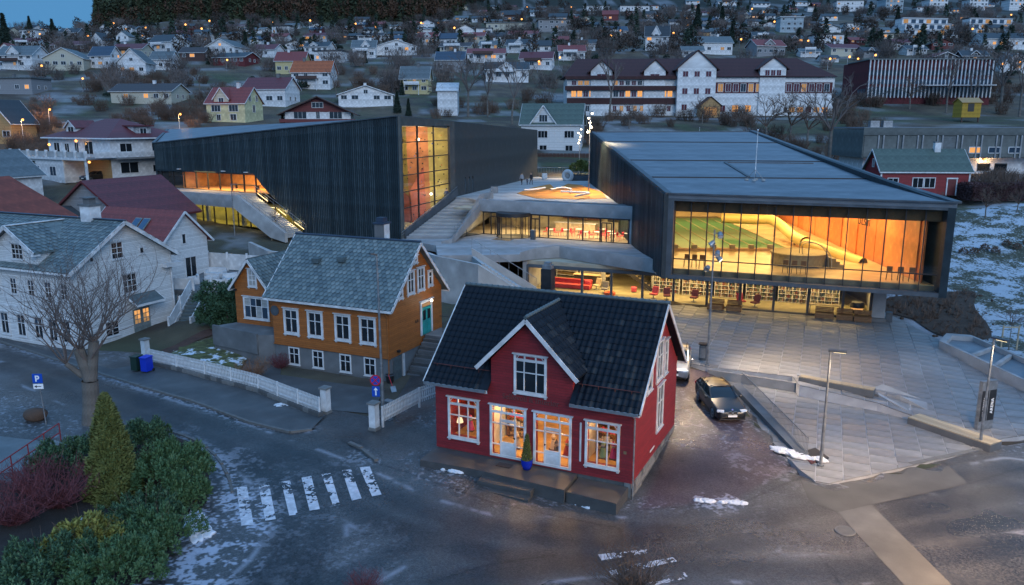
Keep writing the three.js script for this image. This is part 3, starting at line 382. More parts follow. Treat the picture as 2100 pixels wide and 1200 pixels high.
for(const[x,y,z,lab]of[[-3.6,1.65,3.45,'in the first shop window between two lamps'],[-1.15,.95,3.0,'behind the door of the first shop front'],[1.05,.95,3.1,'behind the second shop door'],[1.5,.95,2.8,'right of centre inside the second shop front'],[3.6,1.5,3.5,'in the last shop window'],[4.1,1.5,3.4,'at the right of the last shop window'],[.6,.95,2.4,'at the left inside the second shop front']]){
const g=on('gift_figure',gifts[n%5]+' ornament figure on a stand '+lab,'ornament',x,y,z),c=mat('gift'+n,cols[n%5],{map:0});mesh('body',new MB().cyl([0,.1,0],[0,.55,0],.2,.1,10),c,g);mesh('head',new THREE.SphereGeometry(.12,12,8),M.paleWood,g,{pos:[0,.66,0]});mesh('cap',new THREE.ConeGeometry(.11,.22,10),c,g,{pos:[0,.84,0]});mesh('stand',new MB().cbox(0,0,0,.35,.1,.3),M.wood,g);n++;
}
for(const[x,lab]of[[-1.75,'tall wooden display shelf beside the first shop door'],[1.9,'tall wooden display shelf inside the second shop front'],[3.2,'tall wooden display shelf behind the last shop window']]){const g=on('display_shelf',lab,'shelf',x,.95,1.6),q=rngOf(x*10|0);mesh('frame',new MB().box(-.55,0,-.15,-.5,2.2,.15).box(.5,0,-.15,.55,2.2,.15),M.wood,g);for(let k2=0;k2<5;k2++){mesh('shelf',new MB().box(-.5,.1+k2*.48,-.15,.5,.13+k2*.48,.15),M.wood,g);const b=new MB();for(let i=0;i<6;i++)b.cbox(-.4+i*.16,.132+k2*.48,0,.1,ra(.1,.32,q),.12);mesh('wares',b,[M.paleWood,M.whiteDull,M.gift0,M.gift4][k2%4],g,{kind:'stuff'});}}
// porch
const P=thing('concrete_porch','dark wet concrete porch with steps along the front of the red shop','porch',[C[0],0,C[1]],yaw);
mesh('slab',new MB().prism([[-5.3,Z+.01],[2.55,Z+.01],[2.6,6.0],[-2.5,5.7],[-5.2,5.9]],-.6,[.76,.76,.74,.72,.72]),M.porch,P);mesh('slab',new MB().prism([[2.62,Z+.01],[5.1,Z+.01],[5.1,6.0],[2.65,5.85]],-.6,.6),M.porch,P);
mesh('step',new MB().box(-1.75,-.5,5.5,1.05,.5,6.35),M.porch,P);mesh('step',new MB().box(-1.8,-.5,6.35,1.1,.26,6.75),M.porch,P);
const dm=thing('doormat','brown doormat on the porch before the first shop door','doormat',pl2(-1.05,.765,4.75),yaw);mesh('mat',new RoundedBoxGeometry(.75,.025,.45,1,.01),M.roofBrown,dm);
const pot=thing('planter_pot','bright blue plant pot between the two shop doors','plant pot',pl2(.12,.76,4.65),0);mesh('bowl',new THREE.LatheGeometry([[0,0],[.2,0],[.27,.2],[.31,.5],[.28,.5],[.26,.44],[0,.44]].map((p)=>new THREE.Vector2(...p)),20),mat('blueGlaze',[.004,.02,.3],{map:0,roughness:.25}),pot);
P.updateMatrixWorld(true);globalThis.redShop={pl2,yaw,C};
}
// ---------- leaf and twig makers ----------
function leafCloud(n,r,shape,size,seed){ // many small leaf faces; shape(rng) -> [x, y, z, nx, ny, nz]
const b=new MB(),q=rngOf(seed),a=new V3(),u=new V3(),w=new V3();
for(let i=0;i<n;i++){const s=shape(q);a.set(s[3],s[4],s[5]).normalize();u.set(q()-.5,q()-.5,q()-.5).cross(a).normalize();w.crossVectors(a,u).multiplyScalar(.6).addScaledVector(a,.75).normalize();const z=size*(.6+.8*q()),h=z*1.7;b.tri([s[0]-u.x*z / 2,s[1]-u.y*z / 2,s[2]-u.z*z / 2],[s[0]+u.x*z / 2,s[1]+u.y*z / 2,s[2]+u.z*z / 2],[s[0]+w.x*h,s[1]+w.y*h,s[2]+w.z*h]);}
return b.geo();
}
const conePt=(h,r,pw=1)=>(q)=>{const t=Math.pow(q(),1.3),a=q()*TAU,rr=r*Math.pow(1-t,pw)*(.72+.32*q())*(1+.12*Math.sin(a*5+t*20));return[Math.cos(a)*rr,t*h,Math.sin(a)*rr,Math.cos(a),.75,Math.sin(a)];};
const clumpPts=(C)=>(q)=>{const c=C[Math.floor(q()*C.length)],a=q()*TAU,v=Math.acos(1-1.25*q()),s=c[3]*(.75+.3*q()),y=Math.cos(v);return[c[0]+Math.cos(a)*Math.sin(v)*s,c[1]+y*s*(c[4]||1),c[2]+Math.sin(a)*Math.sin(v)*s,Math.cos(a)*Math.sin(v),y+.4,Math.sin(a)*Math.sin(v)];};
function branchTree(o){ // bare crown: returns {trunk, crown} geometries
const q=rngOf(o.seed),trunk=new MB(),crown=new MB();let count=0;
function grow(p,d,len,r,lvl){
if(count>o.max)return;const n=lvl===0?3:2;let a=p;const dir=d.clone();
for(let i=0;i<n;i++){const b=a.clone().addScaledVector(dir,len / n),r0=r*(1-.3*i / n),r1=r*(1-.3*(i+1) / n);(lvl===0?trunk:crown).cyl(a.toArray(),b.toArray(),r0,r1,lvl===0?9:lvl<3?5:3,false);count++;dir.add(new V3(q()-.5,(q()-.5)+o.up*.3,q()-.5).multiplyScalar(o.bend)).normalize();a=b;if(lvl>0&&lvl<o.lv&&q()<.55)grow(a,side(dir,o.ang),len*o.sh*(.6+.4*q()),r*.55,lvl+1);}
if(lvl<o.lv){const k=lvl===0?o.first:2+(q()<.4?1:0);for(let i=0;i<k;i++)grow(a,side(dir,o.ang,lvl===0?i / k*TAU:undefined),len*o.sh*(.75+.4*q())*(lvl===0?o.f0||1:1),r*(lvl===0?.5:.64),lvl+1);}
}
function side(d,ang,az){const t=new V3(q()-.5,0,q()-.5);if(az!==undefined)t.set(Math.cos(az),0,Math.sin(az));t.addScaledVector(d,-t.dot(d)).normalize();const a=ang*(.6+.7*q())*R;return d.clone().multiplyScalar(Math.cos(a)).addScaledVector(t,Math.sin(a)).addScaledVector(new V3(0,1,0),o.up).normalize();}
grow(new V3(0,0,0),new V3(o.lean||0,1,0).normalize(),o.h,o.r,0);return{trunk:trunk.geo(),crown:crown.geo()};
}
{ // clipped cone in the blue pot
const{pl2}=redShop,s=thing('potted_conifer','small clipped cone conifer growing in the blue pot','shrub',pl2(.12,1.2,4.65));
mesh('crown',leafCloud(1500,1,conePt(1.35,.24,.8),.05,11),M.leafOlive,s);mesh('stem',new MB().cyl([0,0,0],[0,.7,0],.03,.02,6),M.bark,s);
}
// ---------- the orange house ----------
function slateRoof(parent,R0,rows,seed,nAsParts,size=[.34,.3]){ // rows: list of {o, u, v, w, h}: slate field with corner o, along u (unit), up the slope v (unit), width, length
const[sw,sl]=size,q=rngOf(seed),all=[];
const g=(()=>{const b=new MB(),w=sw / 2-.008,l=sl*.72;b.quad([-w,0,l*.45],[0,0,l],[w,0,l*.45],[w,-.02,-l]);b.quad([-w,0,l*.45],[w,-.02,-l],[-w,-.02,-l],[-w,0,l*.45]);b.quad([-w,-.02,l*.45],[0,-.02,l],[0,0,l],[-w,0,l*.45]);b.quad([0,-.02,l],[w,-.02,l*.45],[w,0,l*.45],[0,0,l]);return b.geo();})();
parent.updateMatrixWorld(true);
for(const f of rows){const u=new V3(...f.u),v=new V3(...f.v),n=new V3().crossVectors(u,v),m0=new THREE.Matrix4().makeBasis(u,n,v.clone().negate());const nr=Math.floor(f.h / sl),nc=Math.floor(f.w / sw);for(let j=0;j<nr;j++)for(let i=0;i<nc;i++){const a=(i+.5+(j%2?.25:-.25))*f.w / nc,c=(j+.5)*f.h / nr,p=new V3(...f.o).addScaledVector(u,a).addScaledVector(v,c).addScaledVector(n,.035+q()*.012);if(f.skip&&f.skip(p))continue;all.push({p,m0,d:p.clone().applyMatrix4(parent.matrixWorld).distanceTo(camera.position),k:q()});}}
all.sort((a,b)=>a.d-b.d);const rest=[new MB(),new MB(),new MB()],ms=[M.slate,M.slateB,M.slateC];
all.forEach((e,i)=>{const k=e.k<.5?0:e.k<.78?2:1,m=new THREE.Matrix4().makeTranslation(e.p.x,e.p.y,e.p.z).multiply(e.m0).multiply(new THREE.Matrix4().makeRotationX(-.05));if(i<nAsParts){const s=mesh('slate',g,ms[k],R0);m.decompose(s.position,s.quaternion,s.scale);}else rest[k].geom(g,m);});
rest.forEach((b,k)=>b.p.length&&mesh('slates',b,ms[k],R0,{kind:'stuff'}));
}
const gableFields=(w,d,e,r,over,gab,t)=>{const k=(r-e) / (d / 2),z=d / 2+over,y=e-k*over,L=Math.hypot(z,r-y);return[{o:[-w / 2-gab,y+t,z],u:[1,0,0],v:[0,(r-y) / L,-z / L],w:w+2*gab,h:L},{o:[w / 2+gab,y+t,-z],u:[-1,0,0],v:[0,(r-y) / L,z / L],w:w+2*gab,h:L}];};
{
const yaw=24,c=Math.cos(yaw*R),s=Math.sin(yaw*R),FR=[-8.0,-49.92],w=9.6,d=7,cx=FR[0]-c*w / 2+s*d / 2,cz=FR[1]-s*w / 2-c*d / 2;
const t=thing('orange_house','orange wooden house with scaled slate roof, concrete basement and turquoise door','house',[cx,0,cz],yaw),X=w / 2,Z=d / 2,e=5.75,r=9.3;
mesh('wall',gableWall(w,d,e,r,2.1),M.orangeWood,t);mesh('basement',new MB().box(-X+.05,-.3,-Z+.05,X-.05,2.1,Z-.05),M.concreteDark,t);
mesh('belt_board',new MB().box(-X-.03,2.06,Z,X+.03,2.16,Z+.04),M.orangeWood,t);
const R0=mesh('roof',gableRoof(w,d,e,r,.4,.45,.12),M.slateC,t),F=gableFields(w,d,e,r,.4,.45,.12);slateRoof(t,R0,F,21,300);
mesh('barge_board',bargeBoards(w,d,e,r,.4,.45,.2),M.white,t);mesh('ridge_flashing',new MB().cyl([-X-.45,r+.16,0],[X+.45,r+.16,0],.09,.09,6),M.roofBlue,R0);
mesh('chimney',new MB().box(1.2,8.7,-1.3,1.95,10.4,-.55),M.concreteDark,R0);mesh('chimney_cap',new MB().box(1.1,10.4,-1.4,2.05,10.5,-.45).box(1.3,10.5,-1.2,1.85,10.85,-.65),M.roofBlue,R0);mesh('chimney_side',new MB().box(1.955,8.9,-1.25,1.99,10.38,-.6),M.white,R0);
for(const[x,v]of[[-2.2,2.6],[-.2,2.3]]){const k=(r-e) / Z,z=v*.62;mesh('roof_hatch',new MB().box(x-.28,r-k*z+.1,z-.3,x+.28,r-k*z+.42,z+.28),M.slateC,R0);}
const CW={cols:[1,1],rows:[1.7,1],ears:true,deep:.08,cas:.16};
for(const x of[1.63,3.66,5.93,7.93])win(t,x-X,2.95,Z,0,1.3,1.84,CW);
for(const x of[1.66,3.7,5.98,7.95])win(t,x-X,.72,Z-.05,0,.94,1.28,{cols:[1,1],rows:[1.7,1],cas:.09,head:0,deep:.05});
for(const[a,y,ww,h,cc]of[[2.75,5.95,.95,1.6,[1,1]],[4.1,5.95,.95,1.65,[1,1]],[5.4,6.05,.65,1.1,[1]],[1.4,5.9,.6,.8,[1]],[3.45,8.0,.5,.5,[1]]])win(t,X,y,Z-a,-90,ww,h,{...CW,cols:cc,cas:.13});
// turquoise door with its lit transom
const dr=mesh('door',new MB().box(-.62,0,0,-.01,1.95,.05).box(.01,0,0,.62,1.95,.05).box(-.55,.15,.05,-.1,.85,.075).box(.1,.15,.05,.55,.85,.075),mat('turquoise',[.01,.33,.31],{size:1,roughness:.5}),t,{pos:[X+.01,2.72,Z-4.72],yaw:-90});
mesh('pane',new MB().box(-.5,1.05,.05,-.12,1.75,.058),M.paneDark,dr);mesh('pane',new MB().box(.12,1.05,.05,.5,1.75,.058),M.paneDark,dr);
mesh('casing',new MB().box(-.82,0,0,-.63,2.35,.07).box(.63,0,0,.82,2.35,.07).box(-.63,2.25,0,.63,2.4,.065).box(-.92,2.4,0,.92,2.47,.16),M.white,dr);
mesh('transom_lamp',new MB().box(-.5,2.0,.02,.5,2.2,.05),M.windowDim,dr);{const p=new V3(X+.5,5.15,Z-4.72).applyMatrix4(t.matrixWorld).toArray();point(p,[1,.8,.6],2.2,.1);mesh('door_lamp',new THREE.SphereGeometry(.09,10,8),M.lampWhite,t,{pos:[X+.5,5.15,Z-4.72]});mesh('lamp_arm',new MB().cyl([X,5.22,Z-4.72],[X+.5,5.22,Z-4.72],.015,.015,5),M.dark,t);}
mesh('wall_letters',new MB().geom(textGeo('A.A',.2,.02),T(X+.005,3.9,Z-3.45,-90)),M.roofBrown,t);
mesh('basement_door',new MB().box(0,0,0,.95,1.85,.05),M.slateC,t,{pos:[X-.045,.2,Z-.35],yaw:-90});mesh('basement_post',new MB().box(X-.04,.2,Z-1.7,X+.06,2.06,Z-1.5),M.whiteDull,t);mesh('wall_lamp',new MB().cbox(X+.1,2.35,Z-.9,.2,.14,.2),M.dark,t);
mesh('downpipe',new MB().cyl([X-.15,5.3,Z+.35],[X-.1,4.9,Z+.08],.04,.04,6).cyl([X-.1,4.9,Z+.07],[X-.1,.5,Z+.07],.04,.04,6),M.orangeWood,t);
mesh('wall_disc',new MB().cyl([-X+.22,4.5,Z],[-X+.22,4.5,Z+.05],.36,.36,24),M.frameGrey,t);
// stone stair to the door
const S=thing('stone_stair','dark stone stair with rail climbing along the gable to the turquoise door','stairs',[cx,0,cz],yaw);const n=11;
for(let i=0;i<n;i++){const z0=Z-1.5-i*.26;mesh('step',new MB().box(X+.08,.05,z0-.27,X+1.5,.35+i*.215,z0),i%2?M.concreteDark:M.stoneDark,S);}
mesh('landing',new MB().box(X+.08,.05,Z-6.6,X+1.5,2.7,Z-1.5-n*.26-.005),M.concreteDark,S);
const rl=new MB();for(const z of[Z-4.6,Z-5.6,Z-6.5])rl.cyl([X+1.42,2.7,z],[X+1.42,3.6,z],.02,.02,5);rl.cyl([X+1.42,3.6,Z-4.6],[X+1.42,3.6,Z-6.5],.02,.02,5);rl.cyl([X+1.42,3.2,Z-4.6],[X+1.42,3.2,Z-6.5],.014,.014,5);rl.cyl([X+1.42,3.6,Z-6.5],[X+.1,3.6,Z-6.5],.02,.02,5);mesh('rail',rl,M.dark,S);
// side wing
const ax=FR[0]-c*13.2+s*2,az=FR[1]-s*13.2-c*2,wd=5;
const a=thing('orange_annex','small orange side house with steep slate gable and wide white window','house',[ax-s*-wd / 2*1,0,az-c*wd / 2],yaw);// gable faces the street
mesh('wall',gableWall(wd,3.2,5.55,7.5,2.6).geo().rotateY(Math.PI / 2),M.orangeWood,a);mesh('link_wall',new MB().box(1.62,2.6,-1.5,4.0,5.2,wd / 2-.02),M.orangeWood,a);
const hold=new THREE.Group();const ar=mesh('roof',gableRoof(wd,3.2,5.55,7.5,.35,.3,.1),M.slateC,a);ar.rotation.y=Math.PI / 2;const fs=gableFields(wd,3.2,5.55,7.5,.35,.3,.1);slateRoof(a,ar,fs,5,60);const bb=mesh('barge_board',bargeBoards(wd,3.2,5.55,7.5,.35,.3,.18),M.white,a);bb.rotation.y=Math.PI / 2;
mesh('link_roof',new MB().prism([[1.62,wd / 2+.2],[4,wd / 2+.2],[4,-1.5],[1.62,-1.5]],5.2,[5.3,5.3,6.0,6.0]),M.slateC,a);
win(a,.15,5.5,wd / 2,0,.85,1.35,{cols:[1,1],rows:[1,1,1],ears:true,cas:.13,pane:M.curtain});win(a,.35,3.05,wd / 2,0,2.4,1.7,{cols:[1,1,1,1],rows:[1.5,1],cas:.14,pane:[M.paneBlue,M.curtain,M.paneDark]});
mesh('wall_lamp',new MB().cbox(-1.5,5.1,wd / 2+.1,.2,.12,.2),M.dark,a);
const ter=thing('raised_patio','dark raised patio with low rendered wall before the orange side house','patio',[ax,0,az],yaw);mesh('deck',new MB().prism([[-1.7,-.0],[3.6,-.0],[3.6,1.7],[2.4,2.3],[-2.4,1.6]],.5,2.62),M.concreteDark,ter);mesh('patio_wall',new MB().beam([-2.4,2.0,1.66],[2.4,2.0,2.36],.16,1.5),M.concreteDark,ter);
}
// ---------- the white corner building on the left ----------
{
const yaw=24,c=Math.cos(yaw*R),s=Math.sin(yaw*R),A=[-32.55,-57.13],w=17,d=9.4,cx=A[0]-c*w / 2+s*d / 2,cz=A[1]-s*w / 2-c*d / 2,X=w / 2,Z=d / 2,e=6.75,r=9.75;
const t=thing('white_corner_house','long white wooden house with dark slate roof and front dormer on the street corner','house',[cx,0,cz],yaw);
mesh('wall',gableWall(w,d,e,r,.55),M.whiteWood,t);mesh('plinth',new MB().box(-X-.03,-.4,-Z-.03,X+.03,.55,Z+.03),M.concreteDark,t);
const R0=mesh('roof',gableRoof(w,d,e,r,.5,.6,.14),M.slateC,t);slateRoof(t,R0,gableFields(w,d,e,r,.5,.6,.14),31,240,[.42,.36]);
mesh('barge_board',bargeBoards(w,d,e,r,.5,.6,.3),M.white,t);
// wall dormer with cross gable
const dx=X-6.0,hw=2.95,dr=9.6,k=(dr-7.75) / hw;const g=new MB(),rf=new MB();g.quad([dx-2.7,e-.3,Z+.02],[dx+2.7,e-.3,Z+.02],[dx+2.7,7.9,Z+.02],[dx-2.7,7.9,Z+.02],0,e);g.tri([dx-2.7,7.9,Z+.02],[dx+2.7,7.9,Z+.02],[dx,dr-.05,Z+.02],[0,7.9],[5.4,7.9],[2.7,9.6]);for(const q of[1,-1])g.quad([dx+q*2.7,e-.3,q>0?Z+.02:-1],[dx+q*2.7,e-.3,q>0?-1:Z+.02],[dx+q*2.7,7.9,q>0?-1:Z+.02],[dx+q*2.7,7.9,q>0?Z+.02:-1]);mesh('dormer_wall',g,M.whiteWood,t);
for(const q of[1,-1]){const a=[dx+q*hw,dr-k*hw,Z+.5],b=[dx,dr,Z+.5],c2=[dx,dr,-.2],e2=[dx+q*hw,dr-k*hw,2.0],u=(p)=>[p[0],p[1]+.12,p[2]];if(q>0){rf.quad(u(a),u(e2),u(c2),u(b));rf.quad(a,b,c2,e2);rf.quad(u(b),b,a,u(a));rf.quad(u(a),a,e2,u(e2));}else{rf.quad(u(e2),u(a),u(b),u(c2));rf.quad(b,a,e2,c2);rf.quad(u(a),a,b,u(b));rf.quad(u(e2),e2,a,u(a));}}const dR=mesh('dormer_roof',rf,M.slate,t);
{const L=Math.hypot(hw,k*hw);const fl=[1,-1].map((q)=>({o:q>0?[dx+hw,dr-k*hw+.12,Z+.5]:[dx-hw,dr-k*hw+.12,2.0],u:[0,0,-q],v:[-q*hw / L,k*hw / L,0],w:Z+.5-2.0,h:L}));slateRoof(t,dR,fl,41,60,[.42,.36]);}
{const b=new MB();for(const q of[1,-1])b.beam([dx+q*(hw+.05),dr-k*hw,Z+.52],[dx,dr+.06,Z+.52],.06,.3);b.beam([dx,dr+.16,Z+.5],[dx,dr+.16,-.3],.3,.06);b.beam([dx-hw-.1,dr-k*hw-.02,Z+.3],[dx-hw+.5,dr-k*hw-.02,Z+.3],.4,.12);b.beam([dx+hw-.5,dr-k*hw-.1,Z+.3],[dx+hw+.1,dr-k*hw-.1,Z+.3],.6,.12);mesh('dormer_trim',b,M.white,t);}
mesh('ridge_flashing',new MB().beam([-X-.6,r+.18,0],[X+.6,r+.18,0],.4,.06),M.roofBlue,R0);
mesh('chimney',new MB().box(X-3.8,9.2,-.6,X-2.7,10.9,.4),M.white,R0);mesh('chimney_top',new MB().box(X-3.9,10.9,-.7,X-2.6,11.05,.5).box(X-3.6,11.05,-.4,X-2.9,11.5,.2).box(X-3.75,11.5,-.55,X-2.75,11.58,.35),M.concreteDark,R0);
const UW={cols:[1,1],rows:[1,1,1],cas:.1,deep:.05};
for(const x of[-6.48,-4.47,-2.55,-.8,-8.4,-10.4,-12.4,-14.4])win(t,X+x,4.35,Z,0,.82,1.36,{...UW,pane:[M.paneDark,M.paneDark,M.paneBlue]});
for(const x of[-8.1,-6.15,-4.15,-2.55,-1.05,-10.1,-12.2])win(t,X+x,1.0,Z,0,1.05,1.85,{cols:[1,1],rows:[1.6,1],cas:.12,pane:[M.paneDark,M.paneBlue,M.paneDark]});
win(t,dx+.5,7.15,Z+.02,0,1.35,1.25,{cols:[1,1,1],rows:[1,1,1],cas:.08});mesh('string_board',new MB().box(-X,3.32,Z,X+.04,3.46,Z+.06),M.white,t);
for(const[a,y,ww,h,cc,rw]of[[4.2,6.9,1.15,1.4,[1,1],[1,1,1]],[6.5,6.98,.5,.6,[1],[1]],[5.05,4.05,1.4,1.6,[1,1,1],[1,1,1]],[1.9,6.98,.45,.5,[1],[1]],[3.05,.95,1.3,1.25,[1,1],[1,1]]])win(t,X,y,Z-a,-90,ww,h,{cols:cc,rows:rw,cas:.09});
const D=mesh('entrance_door',new MB().box(-.8,0,0,-.01,2.15,.06).box(.01,0,0,.8,2.15,.06),M.slateB,t,{pos:[X+.01,.5,Z-5.85],yaw:-90});for(const x of[-.42,.42])for(let j=0;j<3;j++)for(const o of[-.15,.15])mesh('pane',new MB().cbox(x+o,.95+j*.38,.06,.24,.32,.012),j+o>1?M.windowGlow:M.windowDim,D);
{const cp=new MB();cp.quad([X,3.85,Z-4.6],[X,3.85,Z-7.4],[X+1.1,3.2,Z-7.4],[X+1.1,3.2,Z-4.6]);cp.quad([X,3.77,Z-7.4],[X,3.77,Z-4.6],[X+1.1,3.1,Z-4.6],[X+1.1,3.1,Z-7.4]);const C2=mesh('canopy',cp,M.slateC,t);mesh('canopy_edge',new MB().box(X+1.1,3.05,Z-7.4,X+1.15,3.22,Z-4.6).beam([X,3.8,Z-4.58],[X+1.1,3.15,Z-4.58],.05,.14).beam([X,3.8,Z-7.42],[X+1.1,3.15,Z-7.42],.05,.14),M.white,C2);}
mesh('corner_board',new MB().box(X-.02,.5,Z-.14,X+.04,e,Z+.04),M.white,t);mesh('downpipe',new MB().cyl([X+.08,.4,-Z+.2],[X+.08,e-.2,-Z+.2],.05,.05,6),M.white,t);
mesh('soffit_box',new MB().box(X,5.6,-Z-.55,X+.6,5.9,-Z+1.1),M.white,t);
}
// ---------- the two dark arena volumes and what lies between them ----------
const dirOf=(a,b)=>{const l=Math.hypot(b[0]-a[0],b[1]-a[1]);return[(b[0]-a[0]) / l,(b[1]-a[1]) / l,l];};
const yawOf=(a,b)=>Math.atan2(b[1]-a[1],b[0]-a[0]) / R;
const shapeOf=(P,holes=[])=>{const s=new THREE.Shape(P.map((p)=>new THREE.Vector2(...p)));for(const h of holes)s.holes.push(new THREE.Path(h.map((p)=>new THREE.Vector2(...p))));return s;};
const extr=(P,d,holes)=>new THREE.ExtrudeGeometry(shapeOf(P,holes),{depth:d,bevelEnabled:false});
function ribs(b,t,ms=[M.blackRibB,M.blackRib,M.blackRibC]){const g=[new MB(),new MB(),new MB()];for(let i=0;i*108<b.p.length;i++){const k=vnoise(i*.37,3)+hash2(i,5)*.5;const o=g[k<.55?0:k<.9?1:2];o.p.push(...b.p.slice(i*108,i*108+108));o.t.push(...b.t.slice(i*72,i*72+72));}g.forEach((q,i)=>q.p.length&&mesh('battens',q,ms[i],t,{kind:'stuff'}));}
mat('blackRibC',[.055,.085,.1],{size:2,roughness:.5});
const cA=[-12.3,-87],cB=[4.3,-144.5],cC=[-50,-112],cD=[-64,-150],cE=[-12,-168];
mat('copper',[.64,.19,.06],{size:2.5,roughness:.5});mat('climbYellow',[.46,.39,.13],{size:3});mat('climbRed',[.42,.11,.08],{size:3});mat('climbOrange',[.5,.2,.09],{size:3});mat('bronzeFrame',[.10,.10,.09],{size:3,roughness:.5});mat('beige',[.5,.44,.33],{size:4});
{
const t=thing('climbing_hall','tall black ribbed sports building with a lit climbing wall behind a big corner window','sports hall');
const[rx,rz,rl]=dirOf(cA,cB),[lx,lz,ll]=dirOf(cA,cC);
// street-side wall: local x runs from the tall corner to the low far end (seen mirrored), so it is built from C to A
const yl=yawOf(cC,cA),L=ll,f=(s)=>L-s;// s measured from the corner A
const outline=[[f(L),10.9],[f(L),14.7],[f(0),18.1],[f(0),4.0],[f(5.4),4.1],[f(15.6),4.4],[f(22.8),9.7],[f(24.2),11.1]];
mesh('wall',new MB().geom(extr(outline,.3),T(cC[0],0,cC[1],yl).multiply(new THREE.Matrix4().makeTranslation(0,0,-.3))),M.blackClad,t);
{const b=new MB(),m=T(cC[0],0,cC[1],yl);b.m=m;for(let s=.1;s<L;s+=.3){const top=18.1-(3.4*s) / L,lo=s<15.6?4.05+.35*s / 15.6:s<22.8?4.4+(s-15.6)*.736:s<24.2?9.7+(s-22.8):11.1;b.box(f(s)-.05,lo+.02,0,f(s)+.05,top,.06+.03*hash2(s*10,1));}ribs(b,t);}
const yr=yawOf(cA,cB);// right wall: local x from A to B; the outside is local -z, so it is built from B to A
const g=(s)=>rl-s,mR=T(cB[0],0,cB[1],yawOf(cB,cA));
const glass=[[g(.35),17.05],[g(15.1),17.05],[g(15.1),8.7],[g(.35),5.6]];
const slots=[20.6,22.1,23.6].map((s)=>[[g(s),7.9],[g(s),10.3],[g(s+.5),10.3],[g(s+.5),7.9]]);
mesh('window_wall',new MB().geom(extr([[g(0),4],[g(0),18.1],[g(16.8),17.6],[g(16.8),7.6]],.3,[glass]),mR.clone().multiply(new THREE.Matrix4().makeTranslation(0,0,-.3))),M.bronzeFrame,t);
mesh('wall',new MB().geom(extr([[g(16.8),6],[g(16.8),17.6],[g(rl),16.2],[g(rl),6]],.3,slots),mR.clone().multiply(new THREE.Matrix4().makeTranslation(0,0,-.3))),mat('bronzeClad',[.055,.06,.06],{size:3,roughness:.5}),t);
{const b=new MB();b.m=mR;for(let s=17.1;s<rl;s+=.32){if(slots.some((q)=>g(s)>q[2][0]-.06&&g(s)<q[0][0]+.06)){b.box(g(s)-.05,10.3,0,g(s)+.05,17.6-1.4*(s-16.8) / 43,.06);continue;}b.box(g(s)-.05,7.8,0,g(s)+.05,17.6-1.4*(s-16.8) / 43,.05+.03*hash2(s*9,4));}ribs(b,t,[mat('bronzeRib',[.065,.07,.07],{size:2,roughness:.5}),mat('bronzeRibB',[.085,.09,.088],{size:2,roughness:.5}),mat('bronzeRibC',[.1,.1,.095],{size:2,roughness:.5})]);}
{const b=new MB();b.m=mR;b.box(g(18.3),7.9,.02,g(17.2),11.2,.08);b.m=null;mesh('side_door',b,M.dark,t);const s2=new MB();s2.m=mR;for(const q of[20.6,22.1,23.6])s2.box(g(q+.5),7.9,-.28,g(q),10.3,-.22);mesh('slot_window',s2,M.paneDark,t);}
{const b=new MB();b.m=mR;b.box(g(19.4),15.1,.1,g(18.6),15.3,.3);mesh('wall_lamp',b,M.white,t);}
// window grid
const fr=new MB();fr.m=mR;const low=(s)=>5.6+(s-.35)*3.1 / 14.75;for(const s of[.4,4.95,9.95,15.05])fr.box(g(s)-.06,low(s),-.2,g(s)+.06,17.05,-.02);for(const y of[15.3,13.5,11.7,9.9,8.1]){const s1=y<8.7?.35+(y-5.6)*14.75 / 3.1:15.1;fr.box(g(s1),y-.05,-.18,g(.35),y+.05,-.04);}mesh('window_bars',fr,M.dark,t);
{const xs=[.4,4.95,9.95,15.05],ys=[17.05,15.3,13.5,11.7,9.9,8.1,5.5];for(let i=0;i<3;i++)for(let j=0;j<6;j++){const lo=(s)=>Math.max(ys[j+1],low(s)),a=xs[i]+.06,b2=xs[i+1]-.06;if(lo(b2)>=ys[j]-.1&&lo(a)>=ys[j]-.1)continue;const p=new MB();p.m=mR;const P=[[g(a),lo(a)],[g(a),ys[j]-.05],[g(b2),ys[j]-.05],[g(b2),Math.min(lo(b2),ys[j]-.06)]];p.quad(...P.map((q)=>[...q,-.1]));mesh('pane',p,M.glass,t);}}
// roof
mesh('roof',new MB().prism([cA,cB,cE,cD,cC],[17.2,15.5,16,15.6,13.9],[17.95,16.05,16.6,16.35,14.55]),M.roofFelt,t);
mesh('parapet_trim',new MB().beam([cC[0],14.72,cC[1]],[cA[0],18.12,cA[1]],.4,.12).beam([cA[0],18.12,cA[1]],[cB[0],16.22,cB[1]],.4,.12).beam([cC[0],14.72,cC[1]],[cD[0],16.4,cD[1]],.4,.14),M.frameGrey,t);
mesh('wall',new MB().prism([cC,cD,[cD[0]+.3,cD[1]],[cC[0]+.3,cC[1]]],4,[14.6,16.3,16.3,14.6]),M.blackClad,t);
// climbing room behind the window: s along the wall, q inwards
const nx=rz,nz=-rx,at=(s,q)=>[cA[0]+rx*s+nx*q,cA[1]+rz*s+nz*q],P3=(s,q,y)=>{const p=at(s,q);return[p[0],y,p[1]];};
const room=mesh('climbing_room',new MB().quad(P3(17,.3,4.6),P3(17,11,4.6),P3(17,11,17.5),P3(17,.3,17.5)).quad(P3(17,11,4.6),P3(1.3,.35,4.6),P3(1.3,.35,17.5),P3(17,11,17.5)).tri(P3(1.3,.36,17.3),P3(17,.36,17.3),P3(17,11,17.3)).tri(P3(1.3,.36,4.7),P3(17,.36,4.7),P3(17,11,4.7)),M.beige,t);
